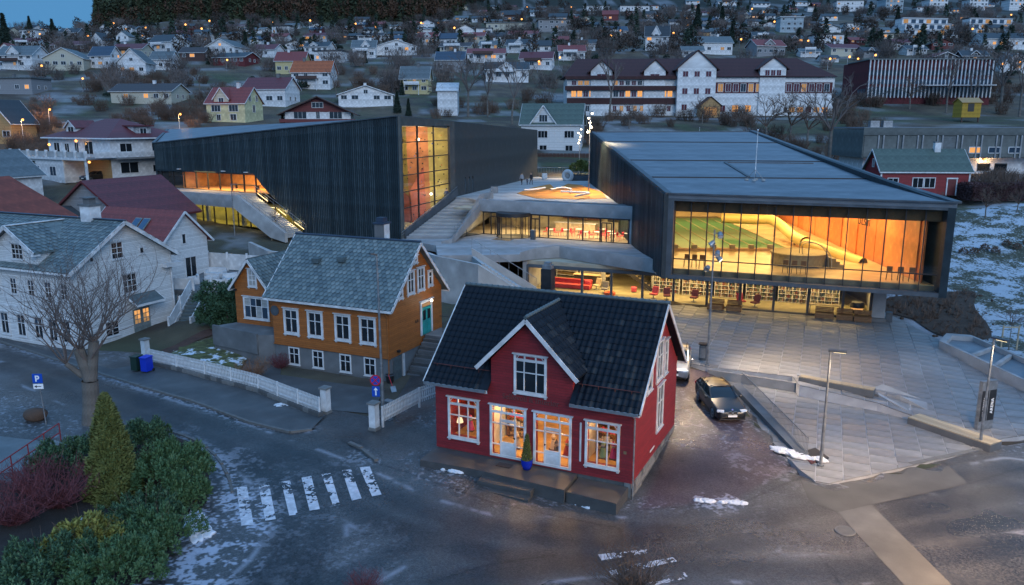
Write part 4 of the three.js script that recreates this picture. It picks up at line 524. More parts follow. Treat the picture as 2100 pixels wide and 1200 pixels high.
const panels=[[[10.8,8.2],[4.6,8.2,13.6,12.4],'climbRed',[16.6,16.2]],[[10.9,8.3],[13.4,12.2,17.2,17.2],'climbYellow',[16.2,16.5]],[[8.2,5.6],[4.6,4.6,17.2,17.2],'climbYellow',[16.5,15.4]],[[5.6,3.0],[4.6,4.6,17.0,17.0],'climbOrange',[15.4,16.3]],[[3.0,.5],[4.6,4.6,17.2,17.2],'climbYellow',[16.3,16.9]],[[7.2,5.2],[4.6,4.6,9.5,8.2],'climbRed',[15.2,14.9]],[[5.0,3.4],[4.6,4.6,9.0,12.0],'climbRed',[14.9,15.8]]];
panels.forEach((p,i)=>{const[q0,q1]=p[0],[y0,y1,y2,y3]=p[1];mesh('climbing_panel',new MB().quad(P3(p[3][0],q0,y0),P3(p[3][1],q1,y1),P3(p[3][1]-.5,q1,y3),P3(p[3][0]-.5,q0,y2)),M[p[2]],room);});
{const q=rngOf(77),gs=[[.02,.02,.02],[.4,.05,.03],[.03,.15,.05],[.05,.1,.35]].map((c,i)=>mat('hold'+i,c,{map:0}));const hb=gs.map(()=>new MB());for(let i=0;i<150;i++){const qq=ra(.6,10,q),y=ra(5.5,16.5,q),s=15.1-.06*(y-10)*0-.35;hb[q()<.6?0:1+Math.floor(q()*3)].geom(new THREE.IcosahedronGeometry(ra(.05,.11,q),0),T(...P3(15.0+ra(-.2,.4,q),qq,y)));}hb.forEach((b,i)=>mesh('climbing_holds',b,gs[i],room,{kind:'stuff'}));}
for(let i=0;i<4;i++){const p=P3(11+i*1.2,1.5+i*1.6,17.1);mesh('ceiling_light',new MB().rbox(p[0],17.15,p[2],1.5,.08,.22,yr+90),M.stripGlow,room);}
const c1=P3(10,3.2,16.9),c2=P3(16,3.2,11);area(c1,c2,6,2,[1,.74,.42],20);point(P3(13.2,3.2,15.4),[1,.75,.45],38,.15);mesh('spot_lamp',new THREE.SphereGeometry(.16,12,8),M.lampWhite,room,{pos:P3(13.2,3.2,15.4)});point(P3(13.6,1.8,8.6),[1,.8,.42],28,.15);mesh('spot_lamp',new THREE.SphereGeometry(.16,12,8),M.lampWhite,room,{pos:P3(13.6,1.8,8.6)});
// upper gallery window, its deck and the ground-floor glazing on the street side
const ml=T(cC[0],0,cC[1],yl),bars=new MB(),pts=[47-1.9,44.2,41.5,39,36.4,33.9,31.4,29,26.5,24.2].map((s)=>f(Math.min(s,L-.1)));
bars.m=ml;for(const x of pts)bars.box(x-.06,8.8,-.3,x+.06,11,-.1);bars.box(pts[0],10.95,-.3,pts[9],11.05,-.1);bars.beam([f(24.2),11.1,-.2],[f(22.7),9.7,-.2],.12);mesh('gallery_window_bars',bars,M.dark,t);
for(let i=0;i<9;i++){const p=new MB();p.m=ml;p.quad([pts[i],8.75,-.2],[pts[i+1],8.75,-.2],[pts[i+1],11,-.2],[pts[i],11,-.2]);mesh('pane',p,M.glass,t);}
{const p=new MB();p.m=ml;p.quad([f(24.1),8.8,-.2],[f(21.8),8.8,-.2],[f(22.7),9.7,-.2],[f(24.1),11,-.2]);mesh('pane',p,M.glass,t);}
const gal=new MB();gal.m=ml;gal.quad([f(L)+.3,8.7,-6],[f(20),8.7,-6],[f(20),11.3,-6],[f(L)+.3,11.3,-6]);gal.quad([f(L)+.3,8.72,-.3],[f(20),8.72,-.3],[f(20),8.72,-6],[f(L)+.3,8.72,-6]);gal.quad([f(L)+.3,11.25,-6],[f(20),11.25,-6],[f(20),11.25,-.3],[f(L)+.3,11.25,-.3]);gal.quad([f(20),8.7,-6],[f(20),8.7,-.3],[f(20),11.3,-.3],[f(20),11.3,-6]);gal.quad([f(39.5),8.7,-6],[f(39.5),8.7,-.3],[f(39.5),11.3,-.3],[f(39.5),11.3,-6]);mesh('gallery_room',gal,mat('galleryOrange',[.62,.30,.10],{size:3}),t);
const W=(x,y,z)=>new V3(x,y,z).applyMatrix4(ml).toArray();
area(W(f(30),11.15,-3),W(f(30),8,-3),14,3,[1,.6,.2],9);{const b=new MB();b.m=ml;b.box(f(37),11.17,-4.5,f(23),11.22,-1.5);mesh('ceiling_light',b,M.ceilGlow,t);}
{const b=new MB();b.m=ml;b.box(f(33),9.2,-4,f(28),9.3,-3.5);b.box(f(32.8),8.72,-3.9,f(32.7),9.2,-3.6);b.box(f(28.3),8.72,-3.9,f(28.2),9.2,-3.6);mesh('bench',b,M.dark,t);}
// ground floor: yellow-green lit glazing under the deck
const low2=new MB(),lm=W;low2.m=ml;const px=[];for(let x=f(L);x<f(19);x+=2.45)px.push(x);
for(const x of px)low2.box(x-.05,4.2,-.2,x+.05,7.1,-.05);mesh('lower_window_bars',low2,M.dark,t);for(let i=0;i+1<px.length;i++){const p=new MB();p.m=ml;p.quad([px[i],4.2,-.12],[px[i+1],4.2,-.12],[px[i+1],7.05,-.12],[px[i],7.05,-.12]);mesh('pane',p,M.glass,t);}
for(const x of[px[1]+.6,px[4]+.6,px[7]+.6]){const p=new MB();p.m=ml;p.box(x-.22,4.2,-.75,x+.22,7.1,-.35);mesh('column',p,M.concrete,t);}
const lr=new MB();lr.m=ml;lr.quad([f(L),4.3,-3],[f(17),4.3,-3],[f(17),7.1,-3],[f(L),7.1,-3]);lr.quad([f(L),4.32,-.1],[f(17),4.32,-.1],[f(17),4.32,-3],[f(L),4.32,-3]);lr.quad([f(L),7.08,-3],[f(17),7.08,-3],[f(17),7.08,-.1],[f(L),7.08,-.1]);mesh('lower_room',lr,mat('olive',[.40,.36,.10],{size:4}),t);
{const b=new MB();b.m=ml;b.box(f(L)+.4,6.98,-.6,f(21),7.04,-.35);mesh('ceiling_light',b,M.stripGlow,t);}area(W(f(33),6.95,-.9),W(f(33),5,-2.2),22,.5,[1,.8,.25],9);
// deck in front of the gallery and the flight of steps down from it
const dk=thing('concrete_gallery','long concrete gallery deck with stair along the black building','gallery',[cC[0],0,cC[1]],yl);
mesh('deck',new MB().prism([[f(L-1.2),0.02],[f(24),.02],[f(24),3.6],[f(L-3),3.2]],7.15,8.7),M.concrete,dk);
{const n=26,s0=24,s1=15.4;for(let i=0;i<n;i++){const a=mix(s0,s1,i / n),b=mix(s0,s1,(i+1) / n),y=mix(8.7,4.45,(i+.5) / n);mesh('step',new MB().box(f(a),y-.5,.45,f(b)-.004,y,3.15),M.concreteLight,dk);}}
mesh('stair_side',new MB().geom(extr([[f(24),8.75],[f(23.2),8.75],[f(14.9),4.75],[f(14.9),3.6],[f(17.5),4.0],[f(24),7.15]],.4),T(0,0,3.2)),M.concreteLight,dk);
{const b=new MB();for(const z of[.25,3.35]){const o=z<1?0:.0;b.cyl([f(24),9.7,z],[f(15),5.4,z],.03,.03,5);b.cyl([f(24),9.3,z],[f(15),5.0,z],.02,.02,5);for(let k=0;k<=8;k++){const s=mix(24,15,k / 8),y=mix(8.7,4.4,k / 8);b.cyl([f(s),y,z],[f(s),y+1,z],.02,.02,5);}}mesh('handrail',b,M.steel,dk);}
{const b=new MB();for(const[a,c]of[[23.4,21.6],[19.8,18.4],[16.9,15.3]])mesh('rail_lamp',new MB().beam([f(a),4.75+(a-15.2)*.488,.3],[f(c),4.75+(c-15.2)*.488,.3],.07,.06),M.ceilGlow,dk);for(const s of[22,19,16.5])point(W(f(s),4.9+(s-15.4)*.5,.42),[1,.7,.3],5,.1);}
for(const s of[39.5,30,25.5]){const b=new MB();b.m=ml;b.box(f(s)-.25,11.25,.08,f(s)+.25,11.35,.4);mesh('wall_lamp',b,M.white,t);}
// stair between the two buildings, along the climbing window
const st=thing('plaza_stair','wide concrete stair climbing beside the climbing window to the upper deck','stairs'),n=24,A0=at(.2,-.55),A1=at(17.6,-.55),B0=at(1.8,-5.6),B1=at(16.4,-5.6);
for(let i=0;i<n;i++){const k0=i / n,k1=(i+1) / n,y=mix(4.95,8,k1);mesh('step',new MB().prism([[mix(A0[0],A1[0],k0),mix(A0[1],A1[1],k0)],[mix(B0[0],B1[0],k0),mix(B0[1],B1[1],k0)],[mix(B0[0],B1[0],k1),mix(B0[1],B1[1],k1)],[mix(A0[0],A1[0],k1),mix(A0[1],A1[1],k1)]],y-.4,y),i%2?M.concreteLight:M.concrete,st);}
{const b=new MB(),a=(s,o,y)=>P3(s,-o,y);b.beam(a(.2,.3,5.2),a(17.4,.3,8.6),.25,.9);mesh('side_wall',b,M.frameGrey,st);const r2=new MB();r2.cyl(a(-.6,.35,5.6),a(7.5,.35,7.3),.035,.035,6);r2.cyl(a(7.5,.35,7.3),a(8.6,.35,7.35),.035,.035,6);r2.cyl(a(8.6,.35,7.35),a(17.4,.35,9.3),.035,.035,6);r2.cyl(a(-.6,.35,5.3),a(17.4,.35,8.95),.025,.025,6);mesh('handrail',r2,M.steel,st);}
{const b=new MB(),o0=[B0[0],B0[1]],o1=[B1[0],B1[1]];const w0=at(-.4,-6.2),w1=at(16.6,-6.4);b.prism([[o0[0]-.2,o0[1]+1.2],o1,[-3.9,-97.5],[-3.3,-92],[-6.4,-83.5],[-7.5,-83.2]],[4.5,6,7.3,7.3,4.6,4.6],[5.1,8.85,8.85,8.8,5.3,5.1]);mesh('slanted_wall',b,M.concrete,st);const r3=new MB();r3.cyl([o0[0]+.1,6.2,o0[1]+.8],[o1[0]+.1,9.4,o1[1]],.03,.03,6);for(let k=0;k<=10;k++){const y=mix(5.1,8.5,k / 10);r3.cyl([mix(o0[0],o1[0],k / 10)+.1,y,mix(o0[1]+.8,o1[1],k / 10)],[mix(o0[0],o1[0],k / 10)+.1,y+1,mix(o0[1]+.8,o1[1],k / 10)],.02,.02,5);}mesh('handrail',r3,M.steel,st);}
}
// ---------- swimming hall ----------
const pa=[13.63,-66.15],pb=[32.8,-58.33],pY=22.19;
{
const t=thing('swimming_hall','dark cantilevered swimming hall with long amber glass front over the library','swimming hall'),u=dirOf(pa,pb),m=T(pa[0],0,pa[1],pY),L=(x,z)=>[pa[0]+u[0]*x-u[1]*z,pa[1]+u[1]*x+u[0]*z];
const fl=L(-.5,.3),frr=L(20.7,.3),bl=[12.9,-128],br=[39,-131],kx=[pb[0]+.5+6.2*17 / 73,pb[1]-17];
// left wall, right wall, frame
{const d=dirOf(bl,fl),b=new MB();b.geom(extr([[0,4.42],[0,15.95],[d[2],11.55],[d[2],4.42]],.35),T(bl[0],0,bl[1],yawOf(bl,fl)).multiply(new THREE.Matrix4().makeTranslation(0,0,0)));mesh('wall',b,M.blackClad,t);const r=new MB();r.m=T(bl[0],0,bl[1],yawOf(bl,fl));for(let s=.1;s<d[2]-.4;s+=.33)r.box(s-.05,4.44,.35,s+.05,15.9-4.4*s / d[2],.41+.03*hash2(s*9,2));ribs(r,t);}
{const b=new MB();b.prism([frr,[br[0],br[1]],[br[0]-.4,br[1]],[frr[0]-.5,frr[1]-.2]],4.42,[11.5,16,16,11.5]);mesh('wall',b,M.blackClad,t);mesh('wall',new MB().prism([bl,br,[br[0],br[1]+.4],[bl[0],bl[1]+.4]],4.4,16),M.blackClad,t);}
{const f=new MB();f.m=m;f.box(-.5,11.0,-.6,20.7,11.55,.3);f.box(-.5,4.42,-.6,20.7,4.74,.3);f.box(-.5,4.74,-.6,-.02,11.0,.3);f.box(20.17,4.74,-.6,20.7,11.0,.3);mesh('front_frame',f,M.frameGrey,t);}
mesh('floor',new MB().prism([L(-.4,-.55),L(20.6,-.55),[br[0]-.5,br[1]+.5],[bl[0]+.4,bl[1]+.5]],4.43,5.12),M.concreteDark,t);
// roof with its seams
const RP=[L(-.5,.32),L(20.72,.32),kx,br,bl],RH=[11.56,11.56,12.05,16.05,16.0];const roof=mesh('roof',new MB().prism(RP,[11.2,11.2,11.7,15.6,15.6],RH),M.roofFelt,t);
const rH=(x,z)=>{const k=clamp((-z-62) / 67,0,1);return 11.56+4.46*k-.35*Math.max(0,(x-22) / 14)*(1-Math.abs(k-.25) / .75>0?1-Math.abs(k-.25) / .75:0);};
{const e=new MB();e.beam([RP[0][0],11.6,RP[0][1]],[RP[4][0],16.05,RP[4][1]],.5,.14);e.beam([RP[4][0],16.05,RP[4][1]],[RP[3][0],16.1,RP[3][1]],.4,.14);e.beam([RP[3][0],16.15,RP[3][1]],[RP[2][0],12.2,RP[2][1]],.7,.3);e.beam([RP[2][0],12.2,RP[2][1]],[RP[1][0],11.62,RP[1][1]],.6,.16);e.beam([RP[0][0],11.6,RP[0][1]],[RP[1][0],11.6,RP[1][1]],.35,.12);mesh('roof_edge',e,M.frameGrey,t);}
const lx=(z)=>mix(RP[0][0],RP[4][0],(z-RP[0][1]) / (RP[4][1]-RP[0][1])),rx2=(z)=>z<kx[1]?mix(kx[0],br[0],(z-kx[1]) / (br[1]-kx[1])):mix(pb[0],kx[0],(z-pb[1]) / (kx[1]-pb[1]));
for(const z of[-76,-90,-112]){const s=new MB();let p=null;for(let i=0;i<=12;i++){const x=mix(lx(z)+.3,rx2(z)-.5,i / 12),q=roofAt(x,z);if(p)s.beam(p,q,.22,.1);p=q;}mesh('roof_seam',s,M.dark,roof);}
function roofAt(x,z){ // height of the faceted roof
const tr=THREE.ShapeUtils.triangulateShape(RP.map((p)=>new THREE.Vector2(p[0],-p[1])),[]);for(const f of tr){const[a,b,c]=f.map((i)=>[RP[i][0],RP[i][1],RH[i]]),d=(b[1]-c[1])*(a[0]-c[0])+(c[0]-b[0])*(a[1]-c[1]),w0=((b[1]-c[1])*(x-c[0])+(c[0]-b[0])*(z-c[1])) / d,w1=((c[1]-a[1])*(x-c[0])+(a[0]-c[0])*(z-c[1])) / d;if(w0>-.01&&w1>-.01&&w0+w1<1.01)return[x,w0*a[2]+w1*b[2]+(1-w0-w1)*c[2]+.04,z];}return[x,12,z];
}
const onRoof=(px,py)=>{let h=13,q;for(let i=0;i<12;i++){q=atH(px,py,h);h=mix(h,roofAt(q[0],q[2])[1],.5);}return[q[0],h,q[2]];};
for(const[a,b,lab]of[[[1433,303],[1434,232],'thin white lightning mast on the far part of the dark flat roof'],[[1548,370],[1553,281],'thin white lightning mast with weighted feet on the near part of the dark flat roof']]){const p=onRoof(...a),mm=thing('roof_mast',lab,'mast',p),h=4.6;mesh('pole',new MB().cyl([0,.6,0],[0,h,0],.045,.03,7),M.white,mm);for(let i=0;i<4;i++){const q=i*TAU / 4+.4;mesh('leg',new MB().cyl([0,1.0,0],[Math.cos(q)*.75,.12,Math.sin(q)*.75],.025,.025,5),M.steel,mm);mesh('foot',new MB().cyl([Math.cos(q)*.75,0,Math.sin(q)*.75],[Math.cos(q)*.75,.14,Math.sin(q)*.75],.2,.2,10),M.concreteLight,mm);}mesh('tip',new THREE.SphereGeometry(.08,8,6),M.white,mm,{pos:[0,h,0]});}
{const b=new MB(),a=onRoof(1487,333),c=onRoof(1535,362),d=onRoof(1668,335);b.beam(a,c,.3,.12);b.beam(a,d,.25,.12);mesh('roof_channel',b,M.frameGrey,roof);}
// glass front
const bars=new MB();bars.m=m;for(let i=0;i<=15;i++){const x=.0+i*20.15 / 15;bars.box(x-.04,4.74,-.42,x+.04,11.0,-.18);}mesh('mullions',bars,M.dark,t,{kind:'stuff'});{const b=new MB();b.m=m;b.box(0,6.0,-.4,20.15,6.08,-.24);mesh('transom',b,M.dark,t);}
for(let i=0;i<15;i++)for(const[y0,y1]of[[4.74,6.0],[6.08,11.0]]){const p=new MB();p.m=m;p.quad([i*20.15 / 15+.04,y0,-.3],[(i+1)*20.15 / 15-.04,y0,-.3],[(i+1)*20.15 / 15-.04,y1,-.3],[i*20.15 / 15+.04,y1,-.3]);mesh('pane',p,M.tint,t);}
{const b=new MB();b.m=m;b.box(0,10.05,-.62,20.15,11.0,-.56);mesh('ceiling_fascia',b,mat('fascia',[.085,.06,.045],{size:1,roughness:.5}),t);}
// interior
const hall=mesh('pool_room',new MB().prism([L(0,-.6),L(20,-.6),[br[0]-1,br[1]+12],[bl[0]+.5,bl[1]+12]],10.05,10.3),M.beige,t);
mesh('pool_deck',new MB().prism([L(-.1,-.56),L(20.2,-.56),[33.4,-65],[36.4,-106],[27.5,-106],[27.4,-76.2],[13.6,-76.2]],5.12,5.18),mat('poolDeck',[.6,.5,.33],{size:4,roughness:.3}),hall);
mesh('inner_wall',new MB().prism([[31.7,-60.2],[35.2,-106],[35.3,-106],[31.85,-60.2]],5.12,10.1),M.copper,hall);{const cs=[M.copper,mat('copperB',[.55,.17,.06],{size:2.5,roughness:.45}),mat('copperC',[.7,.27,.11],{size:2.5,roughness:.4})];for(let i=0;i<20;i++){const z0=-61-i*2.2,x=(z)=>31.7+(-60.2-z)*.0764,o=.06+.12*hash2(i,4);mesh('wall_panel',new MB().prism([[x(z0)-o,z0],[x(z0-2.15)-o,z0-2.15],[x(z0-2.15),z0-2.15],[x(z0),z0]],5.2,10),cs[Math.floor(hash2(i,8)*3)],hall);}}mesh('inner_wall',new MB().box(13.4,5.12,-106.4,37,10.1,-106),M.beige,hall);mesh('inner_wall',new MB().box(13.1,5.12,-106,13.4,10.1,-66.2),M.beige,hall);
const wat=new THREE.MeshPhysicalMaterial({roughness:.3,specularIntensity:.25});wat.color.setRGB(.03,.12,.075);mesh('pool_water',new MB().box(13.6,4.9,-104,27.3,5.16,-76.4),wat,hall);mesh('pool_lip',new MB().box(13.6,5.0,-76.4,27.4,5.42,-76.1),mat('lip',[.6,.42,.3],{size:2}),hall);
for(let i=0;i<7;i++){const x=15+i*1.85;mesh('lane_rope',new MB().beam([x,5.18,-103.5],[x,5.18,-76.8],.09,.05),M.tubGrey||mat('tubGrey',[.3,.28,.2],{size:2}),hall);}
for(let i=0;i<6;i++){const x=15.9+i*1.85;mesh('starting_block',new MB().cbox(x,5.42,-76.2,.5,.35,.4),M.slabC,hall);}
mesh('hot_tub',new MB().cyl([25.2,5.15,-68.6],[25.2,6.15,-68.6],2.3,2.3,28).cyl([25.2,6.15,-68.6],[25.2,6.3,-68.6],2.4,2.4,28),mat('tubGrey',[.3,.28,.2],{size:2}),hall);{const b=new MB();for(const o of[0,.7]){const c=new THREE.CatmullRomCurve3([[27.1,5.2,-66.6+o],[27.0,6.4,-66.9+o],[26.2,7.2,-67.4+o],[25,7.2,-67.8+o],[25,6.3,-67.9+o]].map((p)=>new V3(...p)));b.geom(new THREE.TubeGeometry(c,16,.04,6));}mesh('tub_rail',b,M.steel,hall);for(let i=0;i<3;i++)mesh('tub_step',new MB().cbox(27.4+i*.35,5.15,-67,.36,.9-i*.28,1.4),M.tubGrey,hall);}
// slide tube
{const cv=(L)=>new THREE.CatmullRomCurve3(L.map((q)=>new V3(...atD(...q))));mesh('slide_tube',new THREE.TubeGeometry(cv([[1480,447,88],[1540,450,87],[1580,451,86],[1603,464,84],[1628,485,80],[1652,497,77]]),60,.55,16),mat('slideYellow',[.5,.4,.17],{map:0,roughness:.4}),hall);const g=new THREE.TubeGeometry(cv([[1652,499,77],[1690,512,74],[1735,528,71],[1770,540,69]]),30,.5,14);mesh('slide_trough',g,M.slideYellow,hall);for(const[px,py,d]of[[1590,458,86],[1630,490,80]]){const p=atD(px,py,d);mesh('slide_post',new MB().cyl([p[0],5.15,p[2]],p,.1,.1,8),M.steel,hall);}}
const seats=(x,z,lab)=>{const s=thing('bar_stool',lab,'stool',[...L(x,z)].reduce((a,q,i)=>i?[a[0],5.18,q]:[q],[]),pY+180,'stools along the swimming hall window');mesh('seat',new MB().cbox(0,.62,0,.42,.06,.42),M.wood,s);mesh('backrest',new MB().cbox(0,.68,.2,.42,.4,.05),M.wood,s);for(const[a,b]of[[-1,-1],[1,-1],[1,1],[-1,1]])mesh('leg',new MB().cyl([a*.17,.62,b*.17],[a*.21,0,b*.21],.02,.02,5),M.dark,s);};
[.9,1.55,2.2].forEach((x,i)=>seats(x,-1.6,['left','middle','right'][i]+' high chair of the three behind the left end of the swimming hall window'));[9.0,9.7,10.4].forEach((x,i)=>seats(x,-1.6,['left','middle','right'][i]+' high chair of the three behind the middle of the swimming hall window'));[16.8,17.6,18.4].forEach((x,i)=>seats(x,-1.6,['left','middle','right'][i]+' high chair of the three behind the right end of the swimming hall window'));
mesh('hall_sign',new MB().geom(textGeo('ULSTEIN',.62,.03),T(32.45,8.45,-71.8,85.6)),M.roofBrown,hall);mesh('hall_emblem',new MB().geom(new THREE.TorusGeometry(.6,.12,6,20),T(32.45,9.4,-71.6,85.6)),M.concreteLight,hall);
const K=[1,.60,.2];for(const[x,z,w,d,I]of[[23,-68,12,4,3.6],[22,-82,14,8,5],[24,-97,16,8,6],[30.5,-80,1.5,28,15]]){area([x,9.98,z],[x,5,z],w,d,K,I);mesh('ceiling_light',new MB().box(x-w / 2,10.0,z-d / 2,x+w / 2,10.03,z+d / 2),M.ceilGlow,hall);}
area([27,9.6,-80],[32.9,7.4,-79],26,1,[1,.56,.24],8).up.set(0,1,0);area([26.5,9.4,-66],[32.8,7.4,-64],9,1,[1,.56,.24],7);
for(let i=0;i<4;i++){const x=15.5+i*2.6;mesh('loudspeaker',new MB().cbox(x,8.6,-84,.5,.7,.4).cyl([x,9.3,-84],[x,10.05,-84],.03,.03,5),M.dark,hall);}
}
// ---------- library, café level and decks ----------
{
const a=[15.01,-71.43],yaw=21.54,m=T(a[0],0,a[1],yaw),t=thing('library','ground floor library glazed from floor to ceiling beneath the swimming hall','library'),Wd=(x,y,z)=>new V3(x,y,z).applyMatrix4(m).toArray(),P2=(x,z)=>{const p=Wd(x,0,z);return[p[0],p[2]];};
const xs=[-14.5,-11.8,-8.9,-6.0,-3.0,-.1,2.95,5.85,8.75,11.6,14.4,16.6],b=new MB();b.m=m;
for(const x of xs)b.box(x-.1,.95,-.25,x+.1,3.7,.02);b.box(-14.5,.9,-.2,16.6,1.05,.03);b.box(-14.5,3.45,-.2,16.6,3.75,0);mesh('window_bars',b,M.frameGrey,t);
for(let i=0;i+1<xs.length;i++){const p=new MB();p.m=m;p.quad([xs[i]+.1,1.05,-.1],[xs[i+1]-.1,1.05,-.1],[xs[i+1]-.1,3.45,-.1],[xs[i]+.1,3.45,-.1]);mesh('pane',p,M.glass,t);}
mesh('floor',new MB().prism([P2(-15,0),P2(16.6,0),P2(16.6,-13),P2(-15,-16)],.7,.99),mat('libFloor',[.36,.32,.2],{size:3,roughness:.35}),t);
mesh('ceiling',new MB().prism([P2(-15,-.3),P2(16.6,-.3),P2(16.6,-13),P2(-15,-16)],3.72,4.1),M.beige,t);
mesh('back_wall',new MB().prism([P2(-15,-14),P2(16.8,-13),P2(16.8,-13.2),P2(-15,-14.2)],.7,3.8),M.beige,t);mesh('end_wall',new MB().prism([P2(16.6,0),P2(16.8,0),P2(16.8,-13),P2(16.6,-13)],.7,4.4),M.concrete,t);mesh('end_wall',new MB().prism([P2(-15,0),P2(-14.6,0),P2(-14.6,-14),P2(-15,-14)],.7,4.0),M.concrete,t);
// corner pier holding the box
const pr=thing('concrete_pier','square concrete pier carrying the end of the swimming hall beside the benches','pillar',Wd(17.2,0,.1),yaw);mesh('shaft',new MB().box(-.5,.6,-1.2,.5,4.42,.5),M.concrete,pr);mesh('base',new MB().box(-.6,.6,.5,.6,1.3,.8),M.concreteDark,pr);mesh('bin',new MB().box(.62,.6,-.1,1.1,1.8,.5),M.frameGrey,pr);
const glowY=[1,.66,.24];
for(const[x,z,w,d,I]of[[8,-3.2,16,.8,15],[0,-2.6,5,2,9],[-6,-3.5,6,3,9],[-11,-5,5,3,8]]){const p=Wd(x,3.66,z),q=Wd(x,1,z);const l=area(p,q,w,d,glowY,I);l.rotation.set(-Math.PI / 2,0,0);l.rotation.set(-Math.PI / 2,0,yaw*-R,'XYZ');const c=new MB();c.m=m;c.box(x-w / 2,3.68,z-d / 2,x+w / 2,3.71,z+d / 2);mesh('ceiling_light',c,M.ceilGlow,t);}
// bookcases
const bookM=[[.12,.03,.025],[.03,.05,.08],[.3,.26,.2],[.03,.03,.03],[.16,.11,.05],[.05,.08,.05]].map((c,i)=>mat('book'+i,c,{map:0}));
const q=rngOf(51);let no=0;const ord=['first','second','third','fourth','fifth','sixth','seventh'];
for(const[x0,x1]of[[-2.85,-.25],[.05,2.8],[3.1,5.7],[6,8.6],[8.9,11.45],[11.75,14.2]]){
const c=thing('bookcase',`${ord[no]} tall white bookcase from the left along the lit library window`,'bookcase',Wd((x0+x1) / 2,.99,-4.4),yaw);no++;const w=x1-x0;mesh('back_panel',new MB().box(-w / 2,0,-.3,w / 2,2.6,-.27),M.white,c);
for(let k=0;k<5;k++)mesh('upright',new MB().cbox(-w / 2+.02+k*(w-.04) / 4,0,0,.04,2.6,.5),M.white,c);for(let k=0;k<7;k++)mesh('shelf',new MB().box(-w / 2,.05+k*.37,-.25,w / 2,.08+k*.37,.24),M.white,c);
const bb=bookM.map(()=>new MB());for(let k=0;k<7;k++){let x=-w / 2+.06;while(x<w / 2-.08){const bw=ra(.04,.09,q);if(q()<.87)bb[Math.floor(q()*6)].box(x,.08+k*.37,-.1,x+bw-.006,.08+k*.37+ra(.2,.31,q),.2);x+=bw;}}bb.forEach((g,i)=>mesh('books',g,bookM[i],c,{kind:'stuff'}));
}
mat('redFabric',[.42,.03,.035],{map:0});mat('pinkFabric',[.5,.06,.09],{map:0});mat('plumFabric',[.16,.035,.05],{map:0});mat('greyFabric',[.2,.19,.18],{map:0});
const chair=(x,z,m1,lab,turn)=>{const c=thing('armchair',lab,'armchair',Wd(x,.99,z),yaw+turn);const back=new RoundedBoxGeometry(.66,.8,.14,2,.06);back.rotateX(-.25);mesh('backrest',back,m1,c,{pos:[0,.72,-.3]});mesh('seat',new RoundedBoxGeometry(.66,.16,.62,2,.06),m1,c,{pos:[0,.42,0]});mesh('stem',new MB().cyl([0,0,0],[0,.36,0],.04,.04,6),M.steel,c);mesh('base',new MB().cyl([0,0,0],[0,.04,0],.28,.25,12),M.steel,c);};
chair(-2.2,-1.5,M.pinkFabric,'pinkish shell armchair in the library before the first bookcase',20);chair(-.9,-1.3,M.plumFabric,'dark plum shell armchair in the library beside the pinkish one',-15);chair(7.1,-1.2,M.plumFabric,'dark red shell armchair behind the library window, turned to the right',35);chair(5.9,-1.4,M.pinkFabric,'reddish shell armchair before the third library bookcase, its back to the window',-40);chair(-7.2,-2.2,M.greyFabric,'grey shell armchair beside the round red pouf in the library',0);chair(-8.4,-3.5,M.paleWood,'beige low armchair by the library column',30);chair(1.6,-1.4,M.plumFabric,'dark armchair behind the wooden benches inside the library',10);
const sofa=thing('red_sofa','long red sofa inside the library near the dark chimney','sofa',Wd(-11,.99,-3.2),yaw);mesh('seat',new RoundedBoxGeometry(4.2,.42,.9,2,.06),M.redFabric,sofa,{pos:[0,.25,0]});mesh('backrest',new RoundedBoxGeometry(4.2,.8,.22,2,.06),M.redFabric,sofa,{pos:[0,.5,-.5]});mesh('cushion',new RoundedBoxGeometry(.6,.4,.2,2,.08),M.pinkFabric,sofa,{pos:[1.7,.65,-.25]});
const pouf=thing('round_pouf','flat round orange red pouf on the library floor','pouf',Wd(-6.5,.99,-1.5),0);mesh('cushion',new MB().geom(new THREE.TorusGeometry(.42,.16,8,24).rotateX(Math.PI / 2),T(0,.16,0)),mat('orangeFabric',[.6,.1,.03],{map:0}),pouf);mesh('base',new MB().cyl([0,0,0],[0,.1,0],.5,.5,20),M.redFabric,pouf);
const pouf2=thing('cube_pouf','small pink drum stool standing alone on the library floor','stool',Wd(-4.6,.99,-3.6),0);mesh('cushion',new MB().cyl([0,.08,0],[0,.5,0],.27,.29,16),M.pinkFabric,pouf2);mesh('base',new MB().cyl([0,0,0],[0,.08,0],.25,.25,16),M.dark,pouf2);
{const s=thing('inner_stair','dark sided stair slanting down through the library','stairs',Wd(-4.3,.99,-4.6),yaw);mesh('stringer',new MB().beam([-2.6,2.75,0],[1.3,.1,0],.12,.35),M.dark,s);mesh('stringer',new MB().beam([-2.6,2.75,-1.3],[1.3,.1,-1.3],.12,.35),M.dark,s);for(let i=0;i<12;i++)mesh('step',new MB().cbox(-2.4+i*.31,2.5-i*.215,-.65,.3,.05,1.2),M.paleWood,s);}
for(const[x,z,lab]of[[-8,-4.6,'round pale column inside the library beside the beige armchair'],[-3.1,-5.8,'pale square column inside the library behind the slanting stair']]){const c=thing('column',lab,'column',Wd(x,.99,z),yaw);mesh('shaft',new MB().cyl([0,.1,0],[0,2.75,0],.25,.25,14),M.slabC,c);mesh('base',new MB().cyl([0,0,0],[0,.1,0],.28,.28,14),M.steel,c);}
